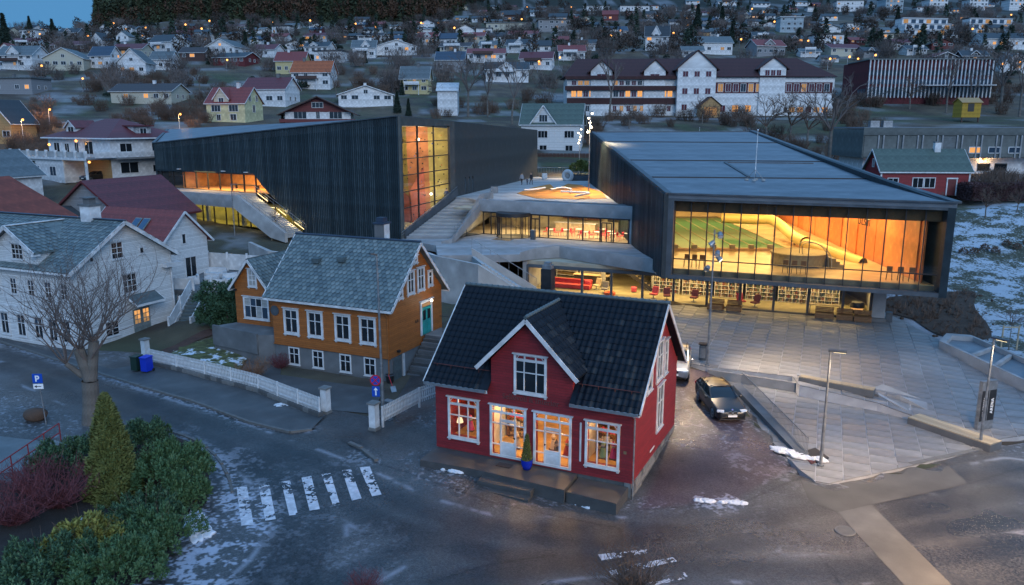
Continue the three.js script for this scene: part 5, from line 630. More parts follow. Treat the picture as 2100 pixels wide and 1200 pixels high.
const desk=thing('library_counter','long dark library counter behind the red sofa','counter',Wd(-9.6,.99,-6),yaw);mesh('body',new MB().cbox(0,0,0,3.6,.95,.8),M.dark,desk);mesh('top',new MB().cbox(0,.95,0,3.8,.06,1.0),M.paleWood,desk);for(let i=0;i<2;i++){const p=thing('wall_shelf',i?'open shelf of books at the far left end of the library':'open shelf of books behind the library counter','shelf',Wd(i?-13.2:-10.5,.99,-9),yaw);mesh('frame',new MB().box(-1.2,0,-.2,-1.15,2.4,.2).box(1.15,0,-.2,1.2,2.4,.2),M.white,p);for(let k=0;k<5;k++)mesh('shelf',new MB().box(-1.15,.2+k*.45,-.2,1.15,.24+k*.45,.2),M.white,p);const g=new MB();for(let k=0;k<5;k++)for(let x=-1.1;x<1.05;x+=.09)g.box(x,.24+k*.45,-.1,x+.07,.24+k*.45+ra(.2,.35,q),.12);mesh('books',g,bookM[2+i*2],p,{kind:'stuff'});}
// wooden benches outside
const bench=(x,z,w,lab,yw=0)=>{const t2=thing('wooden_bench',lab,'bench',[Wd(x,0,z)[0],1.0,Wd(x,0,z)[2]],yaw+yw,'wooden box benches before the library');for(let k=0;k<5;k++)mesh('slat',new MB().box(-w / 2,.42,-.42+k*.17,w / 2,.47,-.42+k*.17+.15),M.wood,t2);for(let k=0;k<3;k++){mesh('slat',new MB().box(-w / 2,.06+k*.12,.41,w / 2,.06+k*.12+.1,.45),M.wood,t2);mesh('slat',new MB().box(-w / 2,.5+k*.13,-.48,w / 2,.5+k*.13+.11,-.44),M.wood,t2);}for(const s of[-1,1])mesh('end_panel',new MB().cbox(s*(w / 2-.04),0,0,.08,.42,.84),M.wood,t2);};
bench(3.9,1.0,1.35,'wooden box bench, first from the red shop of the library benches',4);bench(5.5,1.0,1.3,'wooden box bench beside the tall floodlight pole');bench(13.0,.9,1.5,'wooden box bench left of the pair by the concrete pier');bench(14.6,1.0,1.3,'wooden box bench, middle one by the concrete pier');bench(16.0,1.15,1.35,'wooden box bench standing against the concrete pier');
const tb=thing('long_table','pale long table just inside the library window behind the benches','table',Wd(13.0,.99,-.9),yaw);mesh('top',new MB().cbox(0,.74,0,2.6,.05,.7),M.paleWood,tb);for(const s of[-1,1])mesh('leg',new MB().cbox(s*1.2,0,0,.06,.74,.6),M.steel,tb);
const fb=thing('fire_bowl','dark round fire bowl with glowing rim by the end of the library','fire bowl',Wd(15.6,1.0,-1.0),0);mesh('bowl',new MB().cyl([0,.2,0],[0,.55,0],.3,.6,18),M.dark,fb);mesh('hood',new MB().cyl([0,.75,0],[0,1.2,0],.62,.5,18),M.dark,fb);mesh('flame',new MB().cyl([0,.56,0],[0,.66,0],.5,.45,16),M.windowGlow,fb);mesh('foot',new MB().cyl([0,0,0],[0,.2,0],.2,.1,10),M.dark,fb);
}
{ // terrace in front of the café, its slanted rim and the lower stair
const t=thing('cafe_terrace','wet concrete terrace with sloping rim above the library and beside the cafe','terrace');
const c0=[-3.39,-90.95],c1=[12.9,-82.75],R0=[13.1,-69.4],R1=[4.75,-78.2],R2=[1.3,-71.6];
mesh('deck',new MB().prism([[-12.3,-86.8],[-8,-82],[-7.2,-75.5],[-1.6,-75.8],[.8,-76.2],[2,-79.6],[5,-83],[12.9,-79.5],[13.2,-83],c1,c0,[-7,-87]],4.1,4.82),M.concrete,t);
mesh('rim',new MB().prism([R0,R1,[2.4,-77.3],[.8,-76.2],[2,-79.6],[5,-83],[12.9,-79.5],[13.1,-74]],[4.15,4.15,4.15,4.15,4.1,4.1,4.1,4.1],[5.4,5.35,5.3,5.0,4.84,4.84,4.84,5.1]),M.concrete,t);
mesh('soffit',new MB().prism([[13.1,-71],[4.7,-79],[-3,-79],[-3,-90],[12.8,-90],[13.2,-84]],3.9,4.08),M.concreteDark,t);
mesh('wing_wall',new MB().prism([[12.85,-82.5],[13.3,-82.5],[13.3,-69.3],[12.85,-69.3]],4.1,[8.8,8.8,5.45,5.45]),M.concreteLight,t);
// lower flight towards the street
const s=thing('lower_stair','concrete stair descending from the terrace behind the red shop','stairs'),n=18;for(let i=0;i<n;i++){const x0=mix(-3.9,1.6,i / n),x1=mix(-3.9,1.6,(i+1) / n),y=mix(4.8,1.2,(i+.5) / n);mesh('step',new MB().prism([[x0,-75.7],[x1-.01,-75.7],[x1+1.1,-71.4],[x0+1.11,-71.4]],.2,y),M.concreteLight,s);}
mesh('side_wall',new MB().prism([[-3.9,-75.7],[2.4,-75.7],[2.4,-76.0],[-3.9,-76.0]],.2,[5.5,1.6,1.6,5.5]),M.concreteLight,s);mesh('side_wall',new MB().prism([[-7.2,-75.4],[-3.0,-71.4],[2.5,-71.2],[2.5,-71.0],[-3.1,-71.1],[-7.4,-75.2]],.2,[4.82,4.7,1.15,1.15,4.7,4.82]),M.concreteLight,s);
{const b=new MB();b.cyl([-3.9,6.4,-75.85],[2.4,2.5,-75.85],.03,.03,6);for(let k=0;k<=7;k++){const x=mix(-3.9,2.4,k / 7),y=mix(5.5,1.6,k / 7);b.cyl([x,y,-75.85],[x,y+.9,-75.85],.02,.02,5);}mesh('handrail',b,M.steel,s);}
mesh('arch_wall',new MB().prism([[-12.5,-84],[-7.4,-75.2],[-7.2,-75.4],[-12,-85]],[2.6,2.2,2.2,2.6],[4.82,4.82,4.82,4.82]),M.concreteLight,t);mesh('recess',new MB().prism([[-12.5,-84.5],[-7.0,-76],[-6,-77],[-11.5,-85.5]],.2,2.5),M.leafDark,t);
}
{ // café
const c0=[-3.39,-90.95],c1=[12.6,-82.9],yaw=yawOf(c0,c1),m=T(c0[0],0,c0[1],yaw),t=thing('cafe','lit cafe with red chairs and revolving door under the concrete upper deck','cafe'),Wd=(x,y,z)=>new V3(x,y,z).applyMatrix4(m).toArray(),P2=(x,z)=>{const p=Wd(x,0,z);return[p[0],p[2]];};
const xs=[.1,1.1,2.2,6.2,7.2,8.3,10.65,12.4,14.4,15.9,17.6],b=new MB();b.m=m;for(const x of xs)b.box(x-.06,4.82,-.15,x+.06,7.35,.02);b.box(0,7.3,-.15,17.75,7.45,.03);b.box(0,4.8,-.15,17.75,4.9,.03);mesh('window_bars',b,M.dark,t);
for(let i=0;i+1<xs.length;i++){if(i===2)continue;const p=new MB();p.m=m;p.quad([xs[i]+.06,4.9,-.06],[xs[i+1]-.06,4.9,-.06],[xs[i+1]-.06,7.3,-.06],[xs[i]+.06,7.3,-.06]);mesh('pane',p,M.glass,t);}
for(const x of[1.65,6.7,15.15]){const d=new MB();d.m=m;for(const o of[-.55,0,.55])d.box(x+o-.05,4.9,-.02,x+o+.05,6.9,.05);d.box(x-.55,6.85,-.02,x+.55,6.98,.05);mesh('door_frame',d,M.dark,t);}
mesh('floor',new MB().prism([P2(-4,0),P2(17.8,0),P2(17.8,-14),P2(-4,-14)],4.5,4.81),mat('cafeFloor',[.5,.42,.3],{size:3,roughness:.35}),t);mesh('ceiling',new MB().prism([P2(-4,-.15),P2(17.8,-.15),P2(17.8,-14),P2(-4,-14)],7.46,7.7),M.beige,t);mesh('back_wall',new MB().prism([P2(-4,-9),P2(17.8,-9),P2(17.8,-9.2),P2(-4,-9.2)],4.8,7.5),mat('cafeWall',[.5,.45,.3],{size:3}),t);mesh('side_wall',new MB().prism([P2(17.7,0),P2(17.9,0),P2(17.9,-9),P2(17.7,-9)],4.8,7.5),M.concreteLight,t);
// angled glazing to the left of the doors
{const p=new MB();const A=P2(.05,0),B=[-6.9,-86.8];p.quad([B[0],4.85,B[1]],[A[0],4.85,A[1]],[A[0],7.3,A[1]],[mix(B[0],A[0],.55),7.3,mix(B[1],A[1],.55)]);mesh('pane',p,M.glass,t);mesh('window_bars',new MB().beam([B[0],4.85,B[1]],[A[0],4.85,A[1]],.08,.08).beam([mix(B[0],A[0],.5),4.85,mix(B[1],A[1],.5)],[mix(B[0],A[0],.5),6.9,mix(B[1],A[1],.5)],.06),M.dark,t);}
// revolving door
const rv=thing('revolving_door','black framed glass drum of the revolving door at the cafe entrance','door',Wd(4.2,4.82,.4),yaw);mesh('canopy',new MB().cyl([0,2.35,0],[0,2.75,0],2.0,2.0,36),M.dark,rv);mesh('floor_ring',new MB().cyl([0,0,0],[0,.05,0],1.95,1.95,36),M.dark,rv);for(let k=0;k<10;k++){const q=k / 10*TAU;mesh('post',new MB().cyl([Math.cos(q)*1.9,0,Math.sin(q)*1.9],[Math.cos(q)*1.9,2.4,Math.sin(q)*1.9],.05,.05,6),M.dark,rv);}for(let k=0;k<3;k++){const q=k / 3*TAU+.5;const g=new MB();g.quad([0,.05,0],[Math.cos(q)*1.8,.05,Math.sin(q)*1.8],[Math.cos(q)*1.8,2.35,Math.sin(q)*1.8],[0,2.35,0]);const w=mesh('wing',g,M.glass,rv);mesh('wing_frame',new MB().beam([Math.cos(q)*1.8,.05,Math.sin(q)*1.8],[Math.cos(q)*1.8,2.35,Math.sin(q)*1.8],.08).beam([0,1.1,0],[Math.cos(q)*1.8,1.1,Math.sin(q)*1.8],.06),M.dark,w);}
const mt=thing('entrance_mat','dark rubber mat before the revolving door','doormat',Wd(4.2,4.825,3.1),yaw);mesh('mat',new RoundedBoxGeometry(2.2,.02,1.2,1,.008),M.dark,mt);const bn=thing('litter_bin','grey square litter bin beside the revolving door','litter bin',Wd(7.2,4.82,1.6),yaw);mesh('body',new RoundedBoxGeometry(.5,1.0,.4,1,.03),M.frameGrey,bn,{pos:[0,.5,0]});mesh('lid',new RoundedBoxGeometry(.54,.08,.44,1,.02),M.steel,bn,{pos:[0,1.04,0]});
// furniture
const bar=thing('cafe_counter','pale cafe counter with lit shelves behind','counter',Wd(9,4.81,-6.5),yaw);mesh('body',new MB().cbox(0,0,0,5,1.05,.8),M.paleWood,bar);mesh('top',new MB().cbox(0,1.05,0,5.2,.06,.95),M.white,bar);for(let k=0;k<3;k++){mesh('shelf',new MB().cbox(0,1.3+k*.4,-1.9,5,.05,.4),M.wood,bar);const g=new MB();for(let i=0;i<26;i++)g.cbox(-2.4+i*.19,1.35+k*.4,-1.9,.11,ra(.15,.3),.1);mesh('bottles',g,[M.book0,M.book2,M.book4][k],bar,{kind:'stuff'});}
const spots=[[7.6,-2.2],[9.4,-2.6],[10.4,-3.8],[12.0,-1.8],[13.2,-2.4],[14.3,-3.6],[15.2,-1.9],[16.6,-2.8],[12.8,-5],[16,-5.2]];let proto=null;
const place=['by the left cafe door','behind the wide left pane','just left of the glass partition','just right of the partition','in the middle near the window','in the second row in the middle','inside the right cafe door','by the right end wall','at the back in the middle','in the back right corner'];
spots.forEach(([x,z],i)=>{const tb=thing('cafe_table','small white cafe table '+place[i],'table',Wd(x,4.81,z),yaw);mesh('top',new MB().cyl([0,.72,0],[0,.75,0],.4,.4,18),M.white,tb);mesh('leg',new MB().cyl([0,.03,0],[0,.72,0],.03,.03,6),M.steel,tb);mesh('base',new MB().cyl([0,0,0],[0,.03,0],.25,.25,14),M.steel,tb);
for(const s of[-1,1]){const lab=`red chair ${s < 0 ? 'left' : 'right'} of the cafe table `+place[i],pos=Wd(x+s*.68,4.81,z),yw=yaw+s*90+ra(-20,20);if(!proto){proto=thing('cafe_chair',lab,'chair',pos,yw,'red cafe chairs');const cm=mat('chairRed',[.6,.02,.05],{map:0,roughness:.4});mesh('seat',new RoundedBoxGeometry(.42,.05,.42,1,.02),cm,proto,{pos:[0,.45,0]});mesh('backrest',new RoundedBoxGeometry(.42,.4,.04,1,.02),cm,proto,{pos:[0,.72,.2]});for(const[a,c]of[[-1,-1],[1,-1],[1,1],[-1,1]])mesh('leg',new MB().cyl([a*.17,.45,c*.17],[a*.2,0,c*.2],.018,.018,5),cm,proto);}else copyOf(proto,pos,yw,lab);}});
{const g=new MB();g.m=m;g.quad([11,4.85,-.1],[11,4.85,-4.5],[11,7.4,-4.5],[11,7.4,-.1]);mesh('glass_partition',g,M.glass,t);const pm=new MB();pm.m=m;pm.box(12,5.9,-8.98,14,7.1,-8.94);mesh('menu_board',pm,M.dark,t);}
for(const[x,z,w,d,I]of[[3,-3,6,3,7],[10,-3.5,6,3,9],[15,-3.5,4.5,4,9]]){const l=area(Wd(x,7.4,z),Wd(x,4.8,z),w,d,[1,.72,.36],I);const c=new MB();c.m=m;c.box(x-w / 2,7.42,z-d / 2,x+w / 2,7.45,z+d / 2);mesh('ceiling_light',c,M.ceilGlow,t);}
// upper deck over the café
const dk=mesh('upper_deck',new MB().prism([[-4.0,-97.5],P2(-.1,.1),P2(18.3,.1),[13.2,-82],[13.5,-129],[12.9,-150],[4.5,-150],cB,[-7.6,-103.2],[-5.6,-101.5]],7.5,8.0),M.concreteLight,scene,{kind:'structure'});
mesh('deck_parapet',new MB().prism([P2(-.4,.15),P2(18.3,.15),P2(18.3,-.35),P2(-.2,-.35)],7.46,8.8),M.concrete,dk);mesh('deck_step',new MB().prism([P2(2,-1.2),P2(17.5,-1.2),P2(16.5,-3.4),P2(3,-4)],8.0,8.35),M.concrete,dk);mesh('deck_step',new MB().prism([P2(3,-1.8),P2(16.8,-1.8),P2(16,-3.2),P2(3.4,-3.6)],8.35,8.65),M.concreteDark,dk);
}
// ---------- street furniture, vehicles and people ----------
{ // white picket fences
const pickets=(name,pts,lab,stop)=>{const t=thing(name,lab,'fence'),rail=new MB(),pk=new MB();for(let i=1;i<pts.length;i++){const a=pts[i-1],b=pts[i],l=Math.hypot(b[0]-a[0],b[1]-a[1]),n=Math.round(l / .14),yw=Math.atan2(b[1]-a[1],b[0]-a[0]) / R;const ya=ground(...a)+.35,yb=ground(...b)+.35;mesh('rail',new MB().beam([a[0],ya+.22,a[1]],[b[0],yb+.22,b[1]],.05,.09),M.white,t);mesh('rail',new MB().beam([a[0],ya+.72,a[1]],[b[0],yb+.72,b[1]],.05,.09),M.white,t);for(let k=0;k<n;k++){const f=(k+.5) / n;pk.rbox(mix(a[0],b[0],f),mix(ya,yb,f),mix(a[1],b[1],f),.075,.95,.025,yw);}const m=Math.max(1,Math.round(l / 2.4));for(let k=0;k<=m;k++)mesh('post',new MB().rbox(mix(a[0],b[0],k / m),mix(ya,yb,k / m)-.3,mix(a[1],b[1],k / m),.1,1.25,.1,yw),M.white,t);}mesh('pickets',pk,M.white,t,{kind:'stuff'});};
const base=(p)=>xz(p[0],p[1],.35);
const F1=[[308,742],[420,768],[530,797],[655,846]].map(base),F2=[[785,866],[860,826],[897,812]].map(base);
pickets('picket_fence',F1,'long white picket fence on a stone wall before the orange house');pickets('picket_fence',F2,'short white picket fence between the gate pillar and the red shop');
const wl=thing('stone_wall','low dark stone wall carrying the long white picket fence','wall'),q=rngOf(8);for(let i=1;i<F1.length;i++){const a=F1[i-1],b=F1[i],l=Math.hypot(b[0]-a[0],b[1]-a[1]),n=Math.round(l / .55),yw=Math.atan2(b[1]-a[1],b[0]-a[0]) / R;for(let k=0;k<n;k++)for(let j=0;j<2;j++){const f=(k+.5+(j?.3:0)) / n,x=mix(a[0],b[0],f),z=mix(a[1],b[1],f);mesh('stone',new MB().rbox(0,0,0,l / n-.02,.24,.3+q()*.08,0),q()>.4?M.stoneDark:M.stone,wl,{pos:[x,ground(x,z)-.1+j*.25,z],yaw:yw+ra(-3,3,q)});}}
const pillar=(px,py,lab,h=1.55)=>{const p=onG(px,py),t=thing('gate_pillar',lab,'gate pillar',p,26);mesh('base',new MB().cbox(0,-.1,0,.5,.3,.5),M.stone,t);mesh('shaft',new MB().cbox(0,.2,0,.42,h-.2,.42),M.white,t);mesh('cap',new MB().cbox(0,h,0,.56,.1,.56),M.stone,t);};
pillar(669,848,'white gate pillar at the right end of the long picket fence');pillar(768,882,'white gate pillar beside the no stopping sign post');pillar(300,735,'white gate pillar beside the two wheelie bins',1.4);
}
for(const[px,py,m,lab]of[[302,762,'binBlue','bright blue wheelie bin at the end of the picket fence'],[282,760,'binGreen','dark green wheelie bin beside the blue one']]){const t=thing('wheelie_bin',lab,'wheelie bin',onG(px,py,.13),20);const c=mat(m,m==='binBlue'?[.005,.03,.42]:[.01,.03,.02],{map:0,roughness:.4});mesh('body',new MB().prism([[-.26,-.3],[.26,-.3],[.26,.3],[-.26,.3]],.08,1.0),c,t);const l=mesh('lid',new RoundedBoxGeometry(.6,.08,.68,2,.03),c,t,{pos:[0,1.05,.02]});l.rotation.x=.06;for(const s of[-1,1])mesh('wheel',new MB().cyl([s*.26,.1,-.28],[s*.32,.1,-.28],.1,.1,12),M.dark,t);mesh('handle',new MB().cyl([-.25,1.0,-.38],[.25,1.0,-.38],.025,.025,6),c,t);}
// signs
const signBlue=mat('signBlue',[.005,.06,.38],{map:0,roughness:.35}),signRed=mat('signRed',[.5,.01,.02],{map:0,roughness:.35}),signWhite=mat('signWhite',[.75,.75,.75],{map:0,roughness:.35});
{
const t=thing('parking_sign','blue parking sign with white P on a thin grey post','road sign',onG(95,873),-4);mesh('post',new MB().cyl([0,0,0],[-.12,3.0,0],.035,.035,8),M.steel,t);const a=mesh('sign_plate',new RoundedBoxGeometry(.55,.55,.03,2,.012),signBlue,t,{pos:[-.13,2.85,.06]});mesh('letter',textGeo('P',.36,.006),signWhite,a,{pos:[0,0,.016]});const b=mesh('arrow_plate',new RoundedBoxGeometry(.55,.3,.03,2,.012),signWhite,t,{pos:[-.13,2.38,.06]});mesh('arrow',new MB().cbox(.04,-.02,.018,.25,.04,.006).tri([-.22,0,.021],[-.08,-.08,.021],[-.08,.08,.021]),M.dark,b);
const h=9.7,s=thing('street_lamp_pole','tall grey lamp pole with a no stopping sign by the gate pillar','lamp post',onG(786,862),6);mesh('pole',new MB().cyl([0,0,0],[0,3.2,0],.11,.1,12).cyl([0,3.2,0],[-.05,h,0],.075,.055,10),M.steel,s);mesh('lamp_head',new MB().beam([-.05,h,0],[-.35,h+.1,.3],.2,.09),M.frameGrey,s);
const d=mesh('no_stopping_sign',new THREE.CylinderGeometry(.32,.32,.03,28).rotateX(Math.PI / 2),signRed,s,{pos:[-.34,2.45,.12]});mesh('disc',new THREE.CylinderGeometry(.255,.255,.008,28).rotateX(Math.PI / 2),signBlue,d,{pos:[0,0,.02]});mesh('cross',new MB().beam([-.19,-.19,.028],[.19,.19,.028],.012,.07,[0,0,1]).geom(new THREE.BoxGeometry(.54,.06,.008).rotateZ(Math.PI / 4).translate(0,0,.028)).geom(new THREE.BoxGeometry(.54,.06,.008).rotateZ(-Math.PI / 4).translate(0,0,.03)),signRed,d);
const w=mesh('arrow_sign',new RoundedBoxGeometry(.46,.62,.03,2,.012),signBlue,s,{pos:[-.34,1.78,.12]});mesh('arrow',new MB().cbox(0,-.23,.019,.075,.32,.006).tri([-.13,.08,.022],[.13,.08,.022],[0,.25,.022]),signWhite,w);mesh('brackets',new MB().cyl([0,2.45,.1],[-.34,2.45,.1],.02,.02,5).cyl([0,1.55,.1],[-.34,1.45,.1],.02,.02,5),M.steel,s);
const cab=thing('utility_cabinet','small grey utility cabinet by the short picket fence','cabinet',onG(800,850),30);mesh('body',new RoundedBoxGeometry(.6,.75,.35,1,.02),M.frameGrey,cab,{pos:[0,.45,0]});mesh('lid',new RoundedBoxGeometry(.66,.06,.4,1,.02),M.steel,cab,{pos:[0,.85,0]});
}
{ // heap of things by the basement wall
const p=onG(806,800),t=thing('snow_shovel','snow shovel leaning by the basement door of the orange house','shovel',p,10);mesh('shaft',new MB().cyl([-.35,.95,-.2],[.1,.2,.25],.02,.02,6),signRed,t);mesh('blade',new MB().beam([.05,.32,.2],[.22,.02,.42],.34,.03),M.steel,t);const b=thing('waste_basket','dark round basket standing by the basement wall of the orange house','basket',onG(800,785),0);mesh('body',new MB().cyl([0,0,0],[0,.55,0],.22,.3,14),M.dark,b);mesh('rim',new MB().geom(new THREE.TorusGeometry(.3,.025,6,18).rotateX(Math.PI / 2),T(0,.55,0)),M.frameGrey,b);
}
// lamp posts on the square, the lawn and the deck
function lampPost(base,h,lab,kind,yaw=0,light=0){
const t=thing('lamp_post',lab,'lamp post',base,yaw);mesh('pole',new MB().cyl([0,0,0],[0,h*.42,0],.085,.08,10).cyl([0,h*.42,0],[0,h,0],.065,.05,10),M.steel,t);mesh('base',new MB().cyl([0,0,0],[0,.08,0],.17,.17,12),M.steel,t);
const W=(x,y,z)=>{t.updateMatrixWorld(true);return new V3(x,y,z).applyMatrix4(t.matrixWorld).toArray();};
if(kind==='flat'){mesh('lamp_head',new MB().box(-.1,h-.04,-.12,.75,h+.06,.12),M.frameGrey,t);mesh('lamp_glass',new MB().box(.15,h-.06,-.09,.7,h-.045,.09),light?M.stripGlow:M.whiteDull,t);if(light){const l=new THREE.SpotLight(new THREE.Color().setRGB(1,.76,.5),light,0,1.15,.8,2);l.position.set(...W(.42,h-.12,0));l.target.position.set(...W(.9,0,0));l.castShadow=true;l.shadow.radius=8;scene.add(l,l.target);}}
if(kind==='spots')[[.35,h-.3,35],[-.3,h-2.6,200],[.3,h-1.55,60],[.28,h-1.9,-20],[0,h-.9,120]].forEach(([x,y,a],i)=>{const s=mesh('spotlight',new MB().cyl([0,.1,0],[.14,-.14,.2],.15,.2,12),M.steel,t,{pos:[x,y,0],yaw:a});mesh('lamp_glass',new MB().cyl([.145,-.15,.205],[.15,-.158,.213],.17,.17,12),i%2?M.stripGlow:M.whiteDull,s);mesh('arm',new MB().cyl([0,.05,0],[-x*.9,.05,0],.025,.025,5),M.steel,s);if(light&&i%2){const l=new THREE.SpotLight(new THREE.Color().setRGB(1,.74,.46),light,0,.72,.9,2);l.position.set(...W(x+.25*Math.sign(x),y-.3,.35));l.target.position.set(...W(light>400?(i===1?-3.5:6):-2,0,light>400?(i===1?3:1):3));l.castShadow=true;l.shadow.radius=8;scene.add(l,l.target);}});
if(kind==='cluster')for(let i=0;i<5;i++){const y=h-.1-i*.62,a=i*2.4,s=mesh('spotlight',new MB().cyl([0,.1,0],[0,-.16,0],.11,.15,10),M.steel,t,{pos:[Math.cos(a)*.28,y,Math.sin(a)*.28]});mesh('lamp_bulb',new THREE.SphereGeometry(.16,10,8),M.lampWhite,s,{pos:[0,-.2,0]});if(light&&i<2){const l=new THREE.SpotLight(new THREE.Color().setRGB(1,.72,.4),light,0,.9,.7,2);l.position.set(...W(Math.cos(a)*.28,y-.45,Math.sin(a)*.28));l.target.position.set(...W(Math.cos(a)*2,0,Math.sin(a)*2+2));l.castShadow=true;l.shadow.radius=8;scene.add(l,l.target);}}
return t;
}
const lb=(px,py,h)=>atH(px,py,h);
lampPost(lb(1451,749,.95),9.4,'tall grey floodlight pole with four spotlights at the edge of the paved square','spots',0,560);
lampPost(lb(1683,955,.15),6.1,'grey lamp post with flat head in the paved square beside the bicycle railing','flat',20,110);
lampPost(lb(2010,913,.25),6.0,'grey lamp post in front of the dark information pillar','flat',60,110);
lampPost([-34.2,3.5,-96.8],6.6,'white lamp post on the lawn left of the young trees','flat',0);lampPost([-30.6,4.1,-108],5.6,'lamp post at the foot of the long gallery stair','flat',0,120);lampPost([-21.4,3.9,-98.5],5.6,'lamp post before the tall black ribbed wall','flat',0,160);
lampPost([10.6,8,-109.8],11.0,'slim lamp post with spotlight cluster rising from the orange play mat','cluster',0,900);lampPost([12.3,8.2,-146],8.5,'slim lamp post with spotlight cluster behind the planted bush','cluster',40,500);
kerb('kerb',[[1712,985],[1800,966],[1900,945],[2030,917]].map((p)=>{const q=atH(p[0],p[1],.1);return[q[0],q[2]];}),.12,.3);
{ // street lamp just outside the view that lights the crossing at the lower right
const p=[21,ground(21,-25),-25.2],t=lampPost(p,8.5,'street lamp standing on the near pavement by the pale crossing strip','flat',200,0);const l=new THREE.SpotLight(new THREE.Color().setRGB(1,.6,.24),950,0,1.2,.9,2);l.position.set(p[0]-.5,p[1]+8.3,p[2]);l.target.position.set(p[0]-6,0,p[2]-7);l.castShadow=true;l.shadow.radius=8;scene.add(l,l.target);}
// information pillar, bin, benches and walls of the square
{
const t=thing('information_pillar','grey information pillar with two dark panels on the square','information sign',lb(2016,880,.25),-20);mesh('body',new MB().cbox(0,0,0,1.15,2.9,.22),M.steel,t);for(const s of[-1,1]){const p=mesh('panel',new MB().cbox(s*.29,.55,.115,.5,1.8,.02),M.dark,t);const g=new MB();g.geom(textGeo(s<0?'ULSTEIN':'ARENA',.2,.006),new THREE.Matrix4().makeRotationZ(Math.PI / 2).setPosition(s*.29,1.4,.126));mesh('lettering',g,signWhite,p);}
const b=thing('litter_bin','grey litter bin beside the tall floodlight pole','litter bin',lb(1441,738,.95),sqYaw);mesh('body',new RoundedBoxGeometry(.5,1.05,.45,1,.03),M.frameGrey,b,{pos:[0,.55,0]});mesh('lid',new MB().cbox(0,1.15,0,.62,.06,.55),M.roofBrown,b);mesh('door',new MB().cbox(0,.2,.23,.4,.7,.015),M.steel,b);
// steps at the left, retaining wall with timber seat, ramp and low seat at the right
const P=(px,py,h)=>lb(px,py,h),st=thing('square_steps','three long shallow steps linking the two levels of the square','steps');const s0=P(1452,756,.9),s1=P(1632,783,.9),e0=P(1470,772,.3),e1=P(1634,797,.3);
for(let i=0;i<3;i++){const k0=i / 3,k1=(i+1) / 3,y=.82-i*.22,a=(A,B,k)=>[mix(A[0],B[0],k),mix(A[2],B[2],k)];mesh('step',new MB().prism([a(s0,e0,k0),a(s1,e1,k0),a(s1,e1,k1),a(s0,e0,k1)],-.4,y),[M.slabC,M.slab][i%2],st);}
const wl=thing('retaining_wall','low concrete retaining wall running between the two levels of the square','wall'),W=[[1632,790,1.0],[1720,806,.95],[1800,828,.85],[1862,851,.5]].map((q)=>P(q[0],q[1]+4,.15).map((v,i)=>i===1?q[2]:v));for(let i=0;i<3;i++){const a=W[i],b2=W[i+1];mesh('wall_block',new MB().prism([[a[0],a[2]],[b2[0],b2[2]],[b2[0]+.15,b2[2]-.45],[a[0]+.15,a[2]-.45]],-.5,[a[1],b2[1],b2[1],a[1]]),i%2?M.concreteDark:M.concrete,wl);}
mesh('ramp',new MB().prism([[W[1][0]+1,W[1][2]+.2],[W[2][0]+1.2,W[2][2]+.3],[W[3][0]+1.8,W[3][2]+.3],[W[3][0]+2.4,W[3][2]-1.4],[W[2][0]+1,W[2][2]-1.6]],-.3,[.35,.9,.25,.4,1.0]),M.concrete,wl);
const seat=(a,b2,w,lab,y)=>{const t2=thing('timber_bench',lab,'bench'),n=2,d=dirOf([a[0],a[2]],[b2[0],b2[2]]),nx=d[1],nz=-d[0];mesh('base',new MB().prism([[a[0],a[2]],[b2[0],b2[2]],[b2[0]+nx*w,b2[2]+nz*w],[a[0]+nx*w,a[2]+nz*w]],y-.5,y-.07),M.concreteDark,t2);const N=Math.round(d[2] / .16);const g=new MB();for(let i=0;i<N;i++){const k=(i+.5) / N;g.rbox(mix(a[0],b2[0],k)+nx*w / 2,y-.065,mix(a[2],b2[2],k)+nz*w / 2,d[2] / N-.015,.065,w,yawOf([a[0],a[2]],[b2[0],b2[2]]));}mesh('slats',g,M.paleWood,t2,{kind:'stuff'});};
seat(P(1638,772,1.25),P(1792,800,1.25),.55,'long narrow timber seat on top of the retaining wall',1.25);seat(P(1862,855,.55),P(2032,912,.55),1.1,'long wide pale timber seat at the street end of the square',.55);
// bicycle ramp rail: slender railing along the left edge of the lower square
const rl=thing('ramp_railing','grey steel railing of close bars along the left edge of the square','railing'),A=lb(1520,795,.3),B=lb(1655,935,.15),bars=new MB(),n=60;mesh('top_rail',new MB().cyl([A[0],A[1]+1.05,A[2]],[B[0],B[1]+1.0,B[2]],.03,.03,6),M.steel,rl);mesh('bottom_rail',new MB().cyl([A[0],A[1]+.12,A[2]],[B[0],B[1]+.12,B[2]],.02,.02,6),M.steel,rl);for(let i=0;i<=n;i++){const x=mix(A[0],B[0],i / n),z=mix(A[2],B[2],i / n),y=mix(A[1],B[1],i / n);bars.cyl([x,y,z],[x,y+1.05,z],.014,.014,4,false);}mesh('bars',bars,M.steel,rl,{kind:'stuff'});
const cw=thing('ramp_wall','low concrete wall at the foot of the steel railing','wall');mesh('wall_block',new MB().prism([[A[0]-.6,A[2]+.1],[B[0]-.5,B[2]+.3],[B[0]+.1,B[2]],[A[0],A[2]-.3]],-.3,[.55,.3,.3,.55]),M.concreteDark,cw);mesh('grate',new MB().prism([lb(1650,925,.2),lb(1672,918,.2),lb(1700,938,.2),lb(1678,950,.2)].map((p)=>[p[0],p[2]]),.1,.2),M.dark,cw);mesh('planting_bed',new MB().prism([lb(1652,936,.2),lb(1668,930,.2),lb(1682,942,.2),lb(1664,950,.2)].map((p)=>[p[0],p[2]]),.0,.17),mat('rustBed',[.12,.03,.025],{size:1}),cw);
